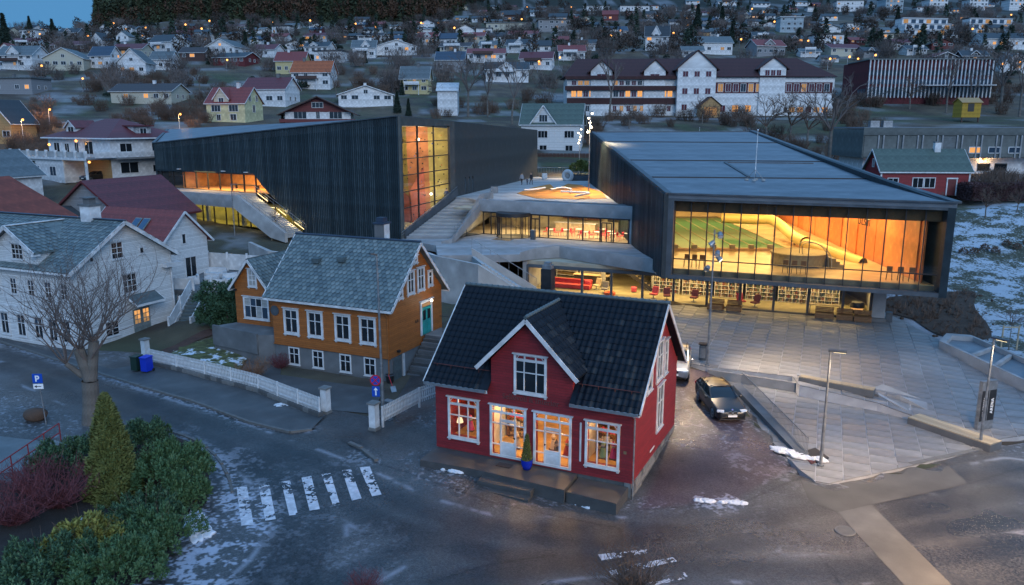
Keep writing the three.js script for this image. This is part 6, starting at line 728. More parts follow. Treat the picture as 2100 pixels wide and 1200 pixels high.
// long planter on the right
const pl=thing('concrete_planter','long angular concrete planter with cross walls at the right edge of the square','planter'),O=[[1925,712,1],[2112,806,.7],[2130,770,.7],[1990,700,1],[1940,696,1]].map((q)=>{const p=P(...q);return[p[0],p[2]];});const I=O.map((p,i)=>[mix(p[0],(O[0][0]+O[1][0]+O[2][0]+O[3][0]) / 4,.13),mix(p[1],(O[0][1]+O[1][1]+O[2][1]+O[3][1]) / 4,.13)]);
for(let i=0;i<5;i++){const j=(i+1)%5;mesh('side',new MB().prism([O[i],O[j],I[j],I[i]],.2,i===0?[1.5,1.35,1.35,1.5]:1.5),M.concrete,pl);}mesh('filling',new MB().prism(I,.2,1.15),M.roofFelt,pl);for(const k of[.35,.65])mesh('cross_wall',new MB().beam([mix(I[0][0],I[1][0],k),1.25,mix(I[0][1],I[1][1],k)],[mix(I[3][0],I[2][0],k),1.25,mix(I[3][1],I[2][1],k)],.25,.3),M.concrete,pl);
}
// play mat and furniture on the upper deck
{
const t=thing('play_mat','large orange play surface with pale curling lines on the upper deck','play surface'),P=[[1060,394],[1090,383],[1128,381],[1140,386],[1165,380],[1190,383],[1235,392],[1245,404],[1180,406],[1100,404]].map((q)=>{const p=lb(q[0],q[1],8.2);return[p[0],p[2]];});const org=mat('playOrange',[.62,.24,.025],{size:4});mesh('mat',new MB().prism(P,8.0,P.map((_,i)=>i===2||i===4||i===5?8.45:8.05)),org,t);for(const L of[[[1075,390],[1100,388],[1118,385]],[[1130,389],[1150,385],[1168,387],[1172,391]],[[1150,393],[1180,394],[1208,396],[1180,402]]]){const c=new THREE.CatmullRomCurve3(L.map((q)=>new V3(...lb(q[0],q[1],8.5))));mesh('painted_line',new THREE.TubeGeometry(c,20,.14,5),M.white,t);}
const c1=thing('round_bollard','big white ring shaped seat beside the planter on the upper deck','seat',[9.3,8,-133],30);mesh('ring',new MB().geom(new THREE.TorusGeometry(.75,.32,10,24)),M.white,c1,{pos:[0,.85,0]});mesh('hub',new MB().cyl([0,.85,-.2],[0,.85,.2],.4,.4,16),M.concreteLight,c1);const c2=thing('white_block_seat','small white block seat standing alone on the upper deck','seat',[5.6,8,-137],0);mesh('body',new RoundedBoxGeometry(.9,1.0,.9,2,.12),M.white,c2,{pos:[0,.5,0]});mesh('base',new MB().cbox(0,0,0,.7,.06,.7),M.dark,c2);
const pl=thing('deck_planter','long dark planter box across the end of the upper deck','planter',[12,8,-134.5],0);mesh('box',new MB().cbox(0,0,0,6,.9,2.5),M.frameGrey,pl);mesh('soil',new MB().cbox(0,.9,0,5.6,.05,2.1),M.soil,pl);const bs=thing('planter_bush','leafy yellow green bush growing in the long deck planter','bush',[11.6,8.9,-134.6]);mesh('foliage',leafCloud(1800,1,clumpPts([[-.9,.9,0,1],[.6,1.1,.1,1.1],[1.6,.8,0,.9],[0,1.6,-.2,.8]]),.2,5),M.leafYellow,bs);mesh('stem',new MB().cyl([0,0,0],[0,1.2,0],.06,.04,6).cyl([0,.2,0],[1,1.1,0],.04,.03,5),M.twig,bs);
for(const[px,py,lab]of[[1014,396,'small grey electric box by the right wall of the climbing hall'],[1257,398,'grey concrete block beside the swimming hall wall on the deck']]){const p=lb(px,py,8),b=thing('deck_box',lab,'box',p,10);mesh('body',new RoundedBoxGeometry(.9,.9,.7,1,.05),M.concrete,b,{pos:[0,.45,0]});mesh('lid',new MB().cbox(0,.9,0,.95,.05,.75),M.concreteDark,b);}
const rail=thing('deck_railing','low grey railing closing the far end of the upper deck','railing',[8.5,8.3,-150],0),g=new MB();g.cyl([-5,1,0],[5,1,0],.04,.04,6);for(let i=0;i<=20;i++)g.cyl([-5+i*.5,0,0],[-5+i*.5,1,0],.02,.02,4);mesh('bars',g,M.steel,rail);mesh('wall',new MB().cbox(0,-1.5,-.3,11,1.6,.3),M.stone,rail);
}
// ---------- vehicles ----------
function loft(rows){const n=rows[0].length,p=[],idx=[];rows.forEach((r)=>r.forEach((q)=>p.push(...q)));for(let i=0;i+1<rows.length;i++)for(let j=0;j+1<n;j++){const a=i*n+j;idx.push(a,a+1,a+n,a+1,a+n+1,a+n);}const g=new THREE.BufferGeometry();g.setAttribute('position',new THREE.Float32BufferAttribute(p,3));g.setIndex(idx);g.computeVertexNormals();return g;}
function car(o,pos,yaw,lab){ // front towards +x
const t=thing('parked_car',lab,'car',pos,yaw),{L,W,H,suv}=o,w=W / 2,paint=o.paint,up=suv?.12:0;
const S=o.body.map(([x,y0,y1,k])=>{const hw=w*k;const pts=[[y0,hw*.86],[y0+.08,hw*.97],[y0+(y1-y0)*.45,hw],[y1-.06,hw*.96],[y1,hw*.86]];const row=pts.map(([y,z])=>[x,y,z]);row.push([x,y1+.03,0]);return[...row,...pts.slice().reverse().map(([y,z])=>[x,y,-z])];});
const cap=(r)=>r.map((q)=>[q[0],(r[0][1]+r[5][1]) / 2,0]);mesh('body',loft([cap(S[0]),...S,cap(S[S.length-1])]),paint,t);
const G=o.cabin.map(([x,y0,y1,k0,k1])=>[[x,y0,w*k0],[x,(y0*.3+y1*.7),w*mix(k0,k1,.7)],[x,y1-.03,w*k1],[x,y1,w*k1*.8],[x,y1+.015,0],[x,y1,-w*k1*.8],[x,y1-.03,-w*k1],[x,(y0*.3+y1*.7),-w*mix(k0,k1,.7)],[x,y0,-w*k0]]);mesh('windows',loft(G),mat('carGlass',[.01,.014,.018],{map:0,roughness:.05}),t);
mesh('roof',loft(o.roof.map(([x,y,k])=>[-1,-.8,0,.8,1].map((s)=>[x,y-.05*s*s+.012,s*w*k]))),paint,t);for(const s of[1,-1]){const b=new MB();for(const pl of o.pillars)for(let i=1;i<pl.length;i++)b.beam([pl[i-1][0],pl[i-1][1],s*w*pl[i-1][2]],[pl[i][0],pl[i][1],s*w*pl[i][2]],.07,.05);mesh('window_frame',b,paint,t);}
for(const x of o.axles)for(const s of[1,-1]){const wh=mesh('wheel',new MB().cyl([0,0,-.11],[0,0,.11],o.wr,o.wr,22),M.dark,t,{pos:[x,o.wr,s*(w-.12)]});const rm=new MB();rm.cyl([0,0,s*.1],[0,0,s*.125],.05,.05,8);for(let i=0;i<5;i++){const q=i*TAU / 5;rm.beam([0,0,s*.118],[Math.cos(q)*o.wr*.68,Math.sin(q)*o.wr*.68,s*.118],.02,.07,[0,0,1]);}rm.geom(new THREE.TorusGeometry(o.wr*.68,.025,5,20).translate(0,0,s*.112));mesh('rim',rm,M.steel,wh);const ar=new THREE.TorusGeometry(o.wr+.035,.035,6,14,Math.PI);mesh('wheel_arch',ar,M.dark,t,{pos:[x,o.wr,s*(w-.02)]});}
const f=o.front;for(const s of[1,-1]){const hl=new RoundedBoxGeometry(.3,.14,.42,2,.06);mesh('headlight',hl,M.headlight||mat('headlight',[.55,.6,.65],{map:0,roughness:.1}),t,{pos:[f-.2,o.ly,s*w*.7],yaw:s*25});mesh('mirror',new RoundedBoxGeometry(.12,.14,.22,2,.05),paint,t,{pos:[o.mx,o.my,s*(w+.1)]});mesh('tail_light',new RoundedBoxGeometry(.1,.18,.3,2,.04),signRed,t,{pos:[f-L+.06,o.ly+.2,s*w*.74]});for(let i=0;i<2;i++)mesh('handle',new MB().cbox(o.hx-i*1.05,o.my-.12,s*w*.985,.18,.03,.03),M.steel,t);mesh('grille',new RoundedBoxGeometry(.05,.17,.25,2,.04),M.dark,t,{pos:[f-.02,o.ly-.06,s*.15]});mesh('grille_rim',new MB().geom(new THREE.TorusGeometry(.09,.014,5,16).scale(1.45,1,1).rotateY(Math.PI / 2)),M.steel,t,{pos:[f+.012,o.ly-.06,s*.15]});}
mesh('number_plate',new MB().cbox(f+.015,o.ly-.3,0,.02,.11,.52),signWhite,t);mesh('bumper_trim',new MB().cbox(f-.03,o.ly-.46,0,.1,.06,W*.8),M.dark,t);mesh('badge',new MB().geom(new THREE.CylinderGeometry(.045,.045,.012,14).rotateZ(-1.1)),signBlue,t,{pos:[f-.1,o.ly+.11,0]});
if(suv)for(const s of[1,-1])mesh('roof_rail',new MB().cyl([-.5,H+.04,s*w*.62],[-2.9,H+.04,s*w*.62],.025,.025,6),M.dark,t);return t;
}
const blackPaint=mat('carBlack',[.008,.009,.011],{map:0,roughness:.35,clearcoat:.3,clearcoatRoughness:.06}),silver=mat('carSilver',[.22,.235,.25],{map:0,roughness:.3,metalness:.5,clearcoat:1});
const wagon={L:4.9,W:1.86,H:1.46,front:1.2,ly:.68,mx:-.55,my:1.0,hx:-1.2,wr:.34,axles:[.35,-2.6],body:[[1.2,.3,.62,.72],[1.12,.22,.70,.86],[.85,.2,.78,.96],[.2,.2,.88,1],[-.5,.2,.96,1],[-1.6,.2,.99,1],[-2.6,.2,1.0,1],[-3.3,.22,1.0,.96],[-3.62,.28,.96,.88],[-3.7,.36,.86,.8]],cabin:[[-.42,.95,.96,.82,.8],[-.8,.96,1.19,.86,.76],[-1.25,.97,1.41,.88,.7],[-2.2,.98,1.44,.88,.7],[-3.0,.99,1.39,.86,.68],[-3.4,.98,1.2,.82,.7],[-3.6,.96,.98,.78,.76]],roof:[[-1.2,1.42,.66],[-1.7,1.455,.68],[-2.4,1.455,.68],[-3.05,1.40,.64]],pillars:[[[-.45,.97,.83],[-1.25,1.4,.72],[-2.2,1.44,.71],[-3.05,1.38,.68],[-3.55,1.0,.8]],[[-1.75,.98,.89],[-1.85,1.42,.72]],[[-2.7,.99,.88],[-2.75,1.4,.7]]],paint:blackPaint};
{const a=onG(1500,872),b=onG(1447,795),yw=yawOf([b[0],b[2]],[a[0],a[2]]);const d=dirOf([b[0],b[2]],[a[0],a[2]]);const x=a[0]-d[0]*1.35,z=a[2]-d[1]*1.35;car(wagon,[x,ground(x,z)+.03,z],yw-4,'black estate car parked in the yard beside the red shop');}
{const suv={...wagon,H:1.7,suv:true,wr:.37,ly:.85,my:1.18,paint:silver,body:wagon.body.map(([x,a,b,k])=>[x,a+.1,b+.2,k]),cabin:wagon.cabin.map(([x,a,b,k,l])=>[x,a+.2,b+.24,k,l+.04]),roof:wagon.roof.map(([x,y,k])=>[x,y+.245,k+.04]),pillars:wagon.pillars.map((p)=>p.map(([x,y,k])=>[x,y+.22,k+.03]))};const a=onG(1390,782);car(suv,[a[0]-.05,ground(a[0],a[2])+.03,a[2]-.6],105,'silver grey off-road car parked behind the red shop');}
// ---------- people ----------
function person(pos,yaw,o,lab){
const t=thing('person',lab,'person',pos,yaw),s=o.h / 1.75,J={};const st=o.stride||.18,B=[];
const C=(a,b,r0,r1)=>B.push([new V3(...a),new V3(...b),r0,r1]);
C([0,.92,0],[0,1.38,.02],.15,.17);C([-.13,1.4,0],[.13,1.4,0],.09,.09);C([0,1.42,.0],[0,1.6,.03],.06,.075);C([0,1.62,.03],[0,1.68,.03],.095,.09);
for(const k of[1,-1]){C([k*.09,.92,0],[k*.1,.5,k*st*.6+.05],.095,.07);C([k*.1,.5,k*st*.6+.05],[k*.1,.07,k*st-.03],.065,.045);C([k*.1,.05,k*st-.03],[k*.11,.04,k*st+.14],.045,.04);C([k*.2,1.39,0],[k*.26,1.1,-k*st*.5],.062,.05);C([k*.26,1.1,-k*st*.5],[k*.25,.86,-k*st*.5+.12],.048,.036);C([k*.25,.86,-k*st*.5+.12],[k*.25,.78,-k*st*.5+.15],.04,.035);}
const N=56,mc=new MarchingCubes(N,M.dark,false,false,60000),f=mc.field,q=new V3(),ab=new V3(),SC=1.0;for(let k=0;k<N;k++)for(let j=0;j<N;j++)for(let i=0;i<N;i++){q.set((i / N*2-1)*SC,(j / N*2-1)*SC+.9,(k / N*2-1)*SC);let e=0;for(const[a,b,r0,r1]of B){ab.copy(b).sub(a);const h=clamp(q.clone().sub(a).dot(ab) / ab.lengthSq(),0,1),d=q.distanceTo(ab.multiplyScalar(h).add(a))-mix(r0,r1,h);e+=Math.exp(-d*45);}f[i+j*N+k*N*N]=Math.log(e) / 45;}
mc.isolation=0;mc.update();const n=mc.count,p=new Float32Array(n*3),nn=new Float32Array(n*3);for(let i=0;i<n;i++){p[i*3]=mc.positionArray[i*3]*SC*s;p[i*3+1]=(mc.positionArray[i*3+1]*SC+.9)*s;p[i*3+2]=mc.positionArray[i*3+2]*SC*s;nn.set([mc.normalArray[i*3],mc.normalArray[i*3+1],mc.normalArray[i*3+2]],i*3);}
const col=new Float32Array(n*3);for(let i=0;i<n;i++){const y=p[i*3+1] / s,x=Math.abs(p[i*3] / s);const c=y<.1?[.02,.02,.02]:y<.9&&x<.19?o.legs:y>1.49||(y<.84&&x>.19)?[.42,.26,.19]:o.coat;col.set(c,i*3);}const g=new THREE.BufferGeometry();g.setAttribute('position',new THREE.BufferAttribute(p,3));g.setAttribute('normal',new THREE.BufferAttribute(nn,3));g.setAttribute('color',new THREE.BufferAttribute(col,3));mesh('body',g,M.cloth||(M.cloth=new THREE.MeshStandardMaterial({vertexColors:true,roughness:.85})),t);
mesh('hair',new MB().geom(new THREE.SphereGeometry(.108,14,10,0,TAU,0,Math.PI*.55),T(0,1.7,.02)),mat('hair'+o.k,o.hair,{map:0}),t).scale.setScalar(s);
}
{person([1.55,8.0,-125],30,{h:1.78,legs:[.02,.022,.03],coat:[.3,.32,.36],hair:[.04,.03,.02],k:0},'person in pale jacket standing at left of the small group on the deck');person([3.0,8.0,-125.4],-30,{h:1.8,legs:[.015,.015,.02],coat:[.02,.02,.025],hair:[.2,.13,.06],k:1},'person in dark clothes standing at right of the small group on the deck');person([2.4,8.0,-124.8],10,{h:1.05,legs:[.05,.05,.07],coat:[.1,.1,.13],hair:[.15,.1,.05],k:2,stride:.1},'small child between the two adults on the deck');const q=atH(930,410,7.3);person([-8.35,7.45,-101.0],200,{h:1.78,legs:[.012,.012,.016],coat:[.015,.03,.09],hair:[.03,.02,.02],k:3,stride:.25},'person in dark blue climbing the wide stair by the climbing window');}
// ---------- houses between and behind the arena ----------
function makeHouse(name,label,o){ // o: pos (middle of the footprint), yaw, w, d, eave, ridge (heights above pos), wall, roof, gable (true: gable faces the front), wins, sides, dormers
const t=thing(name,label,o.cat||'house',o.pos,o.yaw||0,o.group),w=o.w,d=o.d,W=o.gable?d:w,D=o.gable?w:d;// W along the ridge
const wall=M[o.wall],roof=M[o.roof],trim=o.trim?M[o.trim]:M.white,over=o.over===undefined?.45:o.over;
const turn=(g)=>{const q=g instanceof MB?g.geo():g;if(o.gable)q.rotateY(Math.PI / 2);return q;};
if(o.hip){mesh('wall',new MB().box(-w / 2,0,-d / 2,w / 2,o.eave,d / 2),wall,t);const b=new MB(),x=w / 2+over,z=d / 2+over,r=Math.max(0,w / 2-d / 2)*.8,e=o.eave,R2=o.ridge;b.quad([-x,e,z],[x,e,z],[r,R2,0],[-r,R2,0]);b.quad([x,e,-z],[-x,e,-z],[-r,R2,0],[r,R2,0]);b.tri([x,e,z],[x,e,-z],[r,R2,0]);b.tri([-x,e,-z],[-x,e,z],[-r,R2,0]);b.quad([-x,e,-z],[x,e,-z],[x,e,z],[-x,e,z]);mesh('roof',b,roof,t);mesh('eaves_trim',new MB().box(-x,e-.18,z-.05,x,e+.02,z+.03).box(-x-.03,e-.18,-z,-x+.05,e+.02,z).box(x-.05,e-.18,-z,x+.03,e+.02,z),trim,t);}
else if(o.flat){mesh('wall',new MB().box(-w / 2,0,-d / 2,w / 2,o.eave,d / 2),wall,t);mesh('roof',new MB().box(-w / 2-over,o.eave,-d / 2-over,w / 2+over,o.ridge,d / 2+over),roof,t);}
else{mesh('wall',turn(gableWall(W,D,o.eave,o.ridge)),wall,t);mesh('roof',turn(gableRoof(W,D,o.eave,o.ridge,over,over,.15)),roof,t);if(o.barge!==false)mesh('barge_board',turn(bargeBoards(W,D,o.eave,o.ridge,over,over,.2)),trim,t);}
if(o.chimney){const[x,z,h]=o.chimney;mesh('chimney',new MB().box(x-.4,o.ridge-1.2,z-.35,x+.4,o.ridge+h,z+.35),o.chimneyMat?M[o.chimneyMat]:M.white,t);mesh('chimney_cap',new MB().box(x-.46,o.ridge+h,z-.41,x+.46,o.ridge+h+.12,z+.41),M.concreteDark,t);}
for(const q of o.wins||[]){const lit=q[4]==='lit';win(t,q[0],q[1],d / 2+(q[6]||0),0,q[2],q[3],{cols:q[5]||[1,1],rows:[1],cas:.1,bar:.06,head:0,sill:false,deep:.06,pane:lit?M.windowGlow:q[4]==='dim'?M.windowDim:q[4]==='curtain'?M.curtain:M.paneDark});}
for(const q of o.right||[])win(t,w / 2,q[1],-q[0],-90,q[2],q[3],{cols:q[5]||[1,1],rows:[1],cas:.1,bar:.06,head:0,sill:false,deep:.06,pane:q[4]==='lit'?M.windowGlow:M.paneDark});
for(const q of o.left||[])win(t,-w / 2,q[1],q[0],90,q[2],q[3],{cols:q[5]||[1,1],rows:[1],cas:.1,bar:.06,head:0,sill:false,deep:.06,pane:q[4]==='lit'?M.windowGlow:M.paneDark});
for(const q of o.dormers||[]){const[x,hw,y0,y1,y2,back]=q,z=d / 2+(q[6]===undefined?.03:q[6]);const b=new MB();b.quad([x-hw,y0,z],[x+hw,y0,z],[x+hw,y1,z],[x-hw,y1,z]);b.tri([x-hw,y1,z],[x+hw,y1,z],[x,y2,z]);b.quad([x+hw,y0,z],[x+hw,y0,z-back],[x+hw,y1,z-back],[x+hw,y1,z]);b.quad([x-hw,y0,z-back],[x-hw,y0,z],[x-hw,y1,z],[x-hw,y1,z-back]);mesh('dormer',b,wall,t);const r=new MB();for(const s of[1,-1]){const e=[x+s*(hw+.35),y1-.35*(y2-y1) / hw,0];r.beam([(x+e[0]) / 2,(y2+e[1]) / 2+.08,z+.3],[(x+e[0]) / 2,(y2+e[1]) / 2+.08,z-back],Math.hypot(x-e[0],y2-e[1]),.14,[s*(y2-e[1]),Math.abs(x-e[0]),0]);}mesh('dormer_roof',r,roof,t);const tb=new MB();for(const s of[1,-1])tb.beam([x+s*(hw+.35),y1-.35*(y2-y1) / hw,z+.33],[x,y2+.05,z+.33],.06,.2);mesh('dormer_trim',tb,trim,t);if(q[7])win(t,x,y0+(y1-y0)*.3,z,0,q[7],Math.min(1.3,(y1-y0)*.9),{cols:[1,1],rows:[1],cas:.1,head:0,sill:false,deep:.06,pane:M.paneDark});}
return t;
}
{
const garage=makeHouse('white_back_house','white house with red roof and two skylights beside the roof terrace',{pos:[-35.7,1.8,-76.7],yaw:24,w:9.6,d:5.8,eave:4.6,ridge:7.3,wall:'whiteWood',roof:'roofRed',right:[[0,4.2,.6,1.1,0,[1]],[.6,.9,1.5,2.1],[-2.2,2.6,.4,.4,0,[1]]]});for(const x of[.4,1.5]){const s=mesh('skylight',new MB().cbox(0,0,0,.85,.08,1.5),M.slateB,garage,{pos:[x,6.1,1.55]});s.rotation.x=Math.atan(2.7 / 2.9);mesh('pane',new MB().cbox(0,.08,0,.7,.02,1.3),mat('skyPane',[.02,.06,.12],{map:0,roughness:.04}),s);}
makeHouse('barn','weathered barn with long maroon roof between the villa and the white houses',{pos:[-44.2,2.2,-90.5],yaw:-70,w:10.5,d:10.5,eave:5.2,ridge:9.0,wall:'greyWood',roof:'roofMaroon',trim:'darkRedWood',left:[[1,3.2,.9,1.0]],cat:'barn'});
const ob=makeHouse('red_brown_house','red brown house with orange bargeboards behind the white corner house',{pos:[-50.5,1.5,-74],yaw:8,w:18,d:9,eave:5.6,ridge:10.6,wall:'darkRedWood',roof:'roofRed',trim:'roofOrange',gable:true,wins:[[1.6,6.2,1.4,1.6]]});ob.children[0].material=ob.children[1].material=mat('brickRed',[.24,.05,.028],{size:2});
makeHouse('dark_shed','small shed with black roof between the red brown house and the barn',{pos:[-49.5,3.2,-86],yaw:-15,w:5,d:4,eave:3.2,ridge:5.2,wall:'darkRedWood',roof:'roofBlack',trim:'white',cat:'shed'});
// villa
const v=makeHouse('white_villa','large white villa with maroon hipped roof and roof terrace left of the arena',{pos:[-68.2,8.6,-138.2],yaw:33,w:18.5,d:13,eave:6.5,ridge:9.6,hip:true,over:.8,wall:'white',roof:'roofMaroon',wins:[[-6.6,4.0,1.9,1.7],[-3.4,4.0,1.5,1.6],[-.4,3.5,1.3,2.3],[3.2,3.8,2.6,2.2]],right:[[-3.8,3.9,2.2,1.8],[1.5,3.9,1.6,1.8],[-3.5,.8,3.2,1.9],[1.2,.8,1.3,1.3]],dormers:[[-4.4,1.5,6.5,8.2,9.2,4,-1.5,1.9]]});
mesh('dormer',new MB().box(9.25-1.0,6.6,-1.5,9.25-1.6,8.3,1.2).box(5,6.6,-1.5,8.25,8.3,1.2),M.white,v);mesh('dormer_roof',new MB().box(4.6,8.3,-1.9,8.7,8.5,1.6),M.roofMaroon,v);win(v,8.26,6.9,-.1,-90,1.3,1.2,{cols:[1,1],rows:[1],cas:.1,head:0,sill:false});
mesh('lower_wing',new MB().box(-13.5,-.6,6.5,2.5,3.2,10.5),M.white,v);mesh('terrace_slab',new MB().box(-13.8,3.2,6.5,9.8,3.45,10.9).box(9.25,3.2,-6,11,3.45,6.5),M.slabC,v);mesh('carport_wall',new MB().box(2.5,-.6,6.52,9.2,3.2,6.6),M.ochreWood,v);mesh('terrace_edge',new MB().box(-13.9,3.1,10.9,9.9,3.5,11),M.white,v);
for(let i=0;i<=8;i++)mesh('terrace_post',new MB().cbox(-13.6+i*2.9,3.45,10.75,.35,1.15,.35),M.white,v);for(let i=0;i<8;i++)mesh('terrace_panel',new MB().box(-13.4+i*2.9,3.6,10.7,-10.9+i*2.9,4.4,10.75),M.concreteLight,v);for(let i=0;i<4;i++)mesh('side_rail',new MB().box(10.85,3.5,10-i*4-3.6,10.95,4.4,10-i*4),M.white,v);
for(const[x,z]of[[9.2,10.6],[2.6,10.6]])mesh('carport_post',new MB().cbox(x,-.6,z,.3,3.8,.3),M.white,v);for(const x of[-11,-6,-1])win(v,x,.4,10.5,0,2,1.6,{cols:[1,1],rows:[1],cas:.1,head:0,sill:false,pane:M.paneBlue});
v.updateMatrixWorld(true);const vp=(x,y,z)=>new V3(x,y,z).applyMatrix4(v.matrixWorld).toArray();for(const[x,y,z,I]of[[5.5,2.7,8,45],[1.2,6.0,7.4,28],[-3.2,5.4,9.5,18]]){mesh('wall_lamp_bulb',new THREE.SphereGeometry(.2,10,8),M.lampGlow,v,{pos:[x,y,z]});point(vp(x,y,z),[1,.55,.2],I,.2);}
car({...wagon,paint:blackPaint},vp(6,-.2,8.6),33+80,'dark car under the carport of the white villa');
makeHouse('white_edge_house','white house cut by the left picture edge below the ochre house',{pos:[-73.5,6,-112],yaw:20,w:9,d:9,eave:4.3,ridge:7.6,wall:'white',roof:'roofGrey',gable:true,wins:[[2,1.2,1.2,1.2]]});
// low roofs and walls in the yard before the villa
{const t=thing('grey_store','low grey flat roofed store below the villa terrace','shed',[-58.5,6.2,-117],20);mesh('wall',new MB().cbox(0,-2,0,8,4.4,4),M.concrete,t);mesh('roof',new MB().cbox(0,2.4,0,8.4,.25,4.4),M.roofFelt,t);const b=thing('boat_cover','pale blue covered boat lying in the yard behind the shed','boat',[-52.5,4.6,-92],60);const g=new THREE.SphereGeometry(1,18,10).scale(3,1.1,1.1);mesh('cover',g,mat('tarp',[.2,.3,.42],{size:1,roughness:.5}),b,{pos:[0,1.2,0]});mesh('trailer',new MB().box(-2.6,0,-.6,2.6,.35,.6),M.dark,b);}
// the tall white house in the middle distance
makeHouse('white_gable_house','tall white house with green slate roof and steep front gable behind the deck',{pos:[8.9,10.8,-174],yaw:10,w:12.6,d:8.5,eave:6.7,ridge:10.7,wall:'whiteWood',roof:'roofGreen',dormers:[[-1.6,2.5,6.0,6.9,10.3,5,.04,0]],wins:[[-1.6,6.9,1.9,1.6,0,[1,1,1],.04],[-1.7,3.6,2.2,1.6,0,[1,1,1]],[3.9,3.6,2.2,1.6,0,[1,1,1]],[-1.6,.8,1.7,1.4],[3.9,.8,1.7,1.4]],right:[[0,6.6,1,1.6],[2.2,3.4,1,1.5],[-2,3.4,1,1.5],[0,.8,1,1.4]]});
{const t=thing('timber_fence','dark timber fence along the lane below the tall white house','fence',[9,9.6,-163],6);for(let i=0;i<26;i++)mesh('board',new MB().cbox(-9.4+i*.75,-1,0,.7,2.9,.06),M.brownWood,t);mesh('rail',new MB().box(-9.8,1.5,.04,9.8,1.62,.12),M.brownWood,t);}
// red cottage and the grey workshop on the right
const rc=makeHouse('red_cottage','small red cottage with green slate roof and white trims behind the swimming hall',{pos:[56.2,7.8,-111],yaw:4,w:11.6,d:6.2,eave:3.35,ridge:6.0,over:.35,wall:'redWood',roof:'roofGreen',chimney:[2.4,.2,1.0],wins:[[-4.2,.95,1.5,1.4],[-.9,.95,1.5,1.45],[.65,.95,1.5,1.45]],left:[[0,3.6,.8,1.2]]});mesh('door',new MB().box(3.0,0,3.1,4.1,2.2,3.16),M.darkRedWood,rc);mesh('door_casing',new MB().box(2.85,0,3.1,3.0,2.35,3.2).box(4.1,0,3.1,4.25,2.35,3.2).box(2.8,2.2,3.1,4.3,2.38,3.22),M.white,rc);for(const x of[-5.8,5.8])mesh('corner_board',new MB().cbox(x,0,3.1,.2,3.3,.1),M.white,rc);
{const t=thing('grey_workshop','long grey panel clad workshop with white ground floor behind the red cottage','workshop',[70,9.6,-129.5],2);mesh('wall',new MB().box(-15,-1.5,-5,26,2.6,5),M.white,t);mesh('roof',new MB().box(-16,7.0,-6,27,7.2,7),M.roofFelt,t);mesh('fascia',new MB().box(-16.05,6.0,6.9,27,7.15,7.05),mat('greyPanel',[.12,.135,.13],{size:3}),t);mesh('upper_wall',new MB().box(-16,2.6,-6,27,6.9,6.9),M.greyPanel,t);for(let i=0;i<14;i++){mesh('panel',new MB().box(-15.8+i*2.95,2.75,6.9,-13.9+i*2.95,5.9,6.98),i===4?M.roofGrey:mat('greyPanelB',[.16,.175,.165],{size:3}),t);for(const o of[2.0,2.75])mesh('pilaster',new MB().box(-15.8+i*2.95+o,2.6,6.9,-15.6+i*2.95+o,6.0,7.1),M.concrete,t);}
const WO={cols:[1],rows:[1],cas:.1,head:0,sill:false,deep:.08};win(t,.9,3.3,6.98,0,1.8,1.0,{...WO,pane:M.windowGlow});win(t,3.8,3.3,6.98,0,1.8,1.0,{...WO,pane:M.paneBlue});win(t,6.8,3.3,6.98,0,1.8,1.0,{...WO,pane:M.paneBlue});for(const x of[3.6,6.2,13.5])win(t,x,.5,5,0,1.9,1.2,{...WO,frame:M.dark,pane:M.paneDark});mesh('gate',new MB().box(9.5,-1.2,5,12.5,1.8,5.06),M.whiteDull,t);mesh('wall_lamp_bulb',new THREE.SphereGeometry(.2,10,8),M.lampGlow,t,{pos:[3.5,2.3,5.4]});t.updateMatrixWorld(true);point(new V3(3.5,2.2,5.6).applyMatrix4(t.matrixWorld).toArray(),[1,.6,.3],22,.2);mesh('entrance_lamp_bulb',new MB().cbox(-13.4,1.7,5.3,1,.15,.2),M.lampGlow,t);mesh('roof_fan',new MB().cbox(-13,7.2,3,1.4,1,1).cbox(-11,7.2,3,1.4,1,1),M.steel,t);for(const x of[17,19])mesh('roof_unit',new MB().cbox(x,7.2,2,1.5,.9,1),M.frameGrey,t);}
{const t=thing('yellow_play_hut','small yellow play hut on stilts among the bare trees','play hut',onHill(1980,250,140),0);mesh('wall',gableWall(4.6,4,3.6,4.6),mat('hutYellow',[.5,.3,.03],{size:1}),t);t.children[0].position.y=1;mesh('roof',gableRoof(4.6,4,4.6,5.6,.3,.3),M.ochreWood,t);mesh('hatch',new MB().box(-.9,2.4,2,.6,4.3,2.05),M.dark,t);for(const x of[-2,2])mesh('stilt',new MB().cbox(x,-1,1.8,.25,2,.25),M.brownWood,t);}
// retaining wall, terrace and stair of the white houses
{const t=thing('concrete_wall','long pale concrete retaining wall at the foot of the lawn','wall'),a=atH(600,530,2.3),b=atH(700,512,3.0),c=atH(615,498,3.2);mesh('wall_panel',new MB().prism([[-25.5,-82.5],[-14.2,-78.0],[-14.3,-77.6],[-25.7,-82.1]],1,[4.2,3.7,3.7,4.2]),M.concreteLight,t);mesh('wall_panel',new MB().prism([[-25.7,-82.1],[-29,-86],[-28.7,-86.2],[-25.4,-82.5]],1,[4.2,4.6,4.6,4.2]),M.concreteLight,t);}
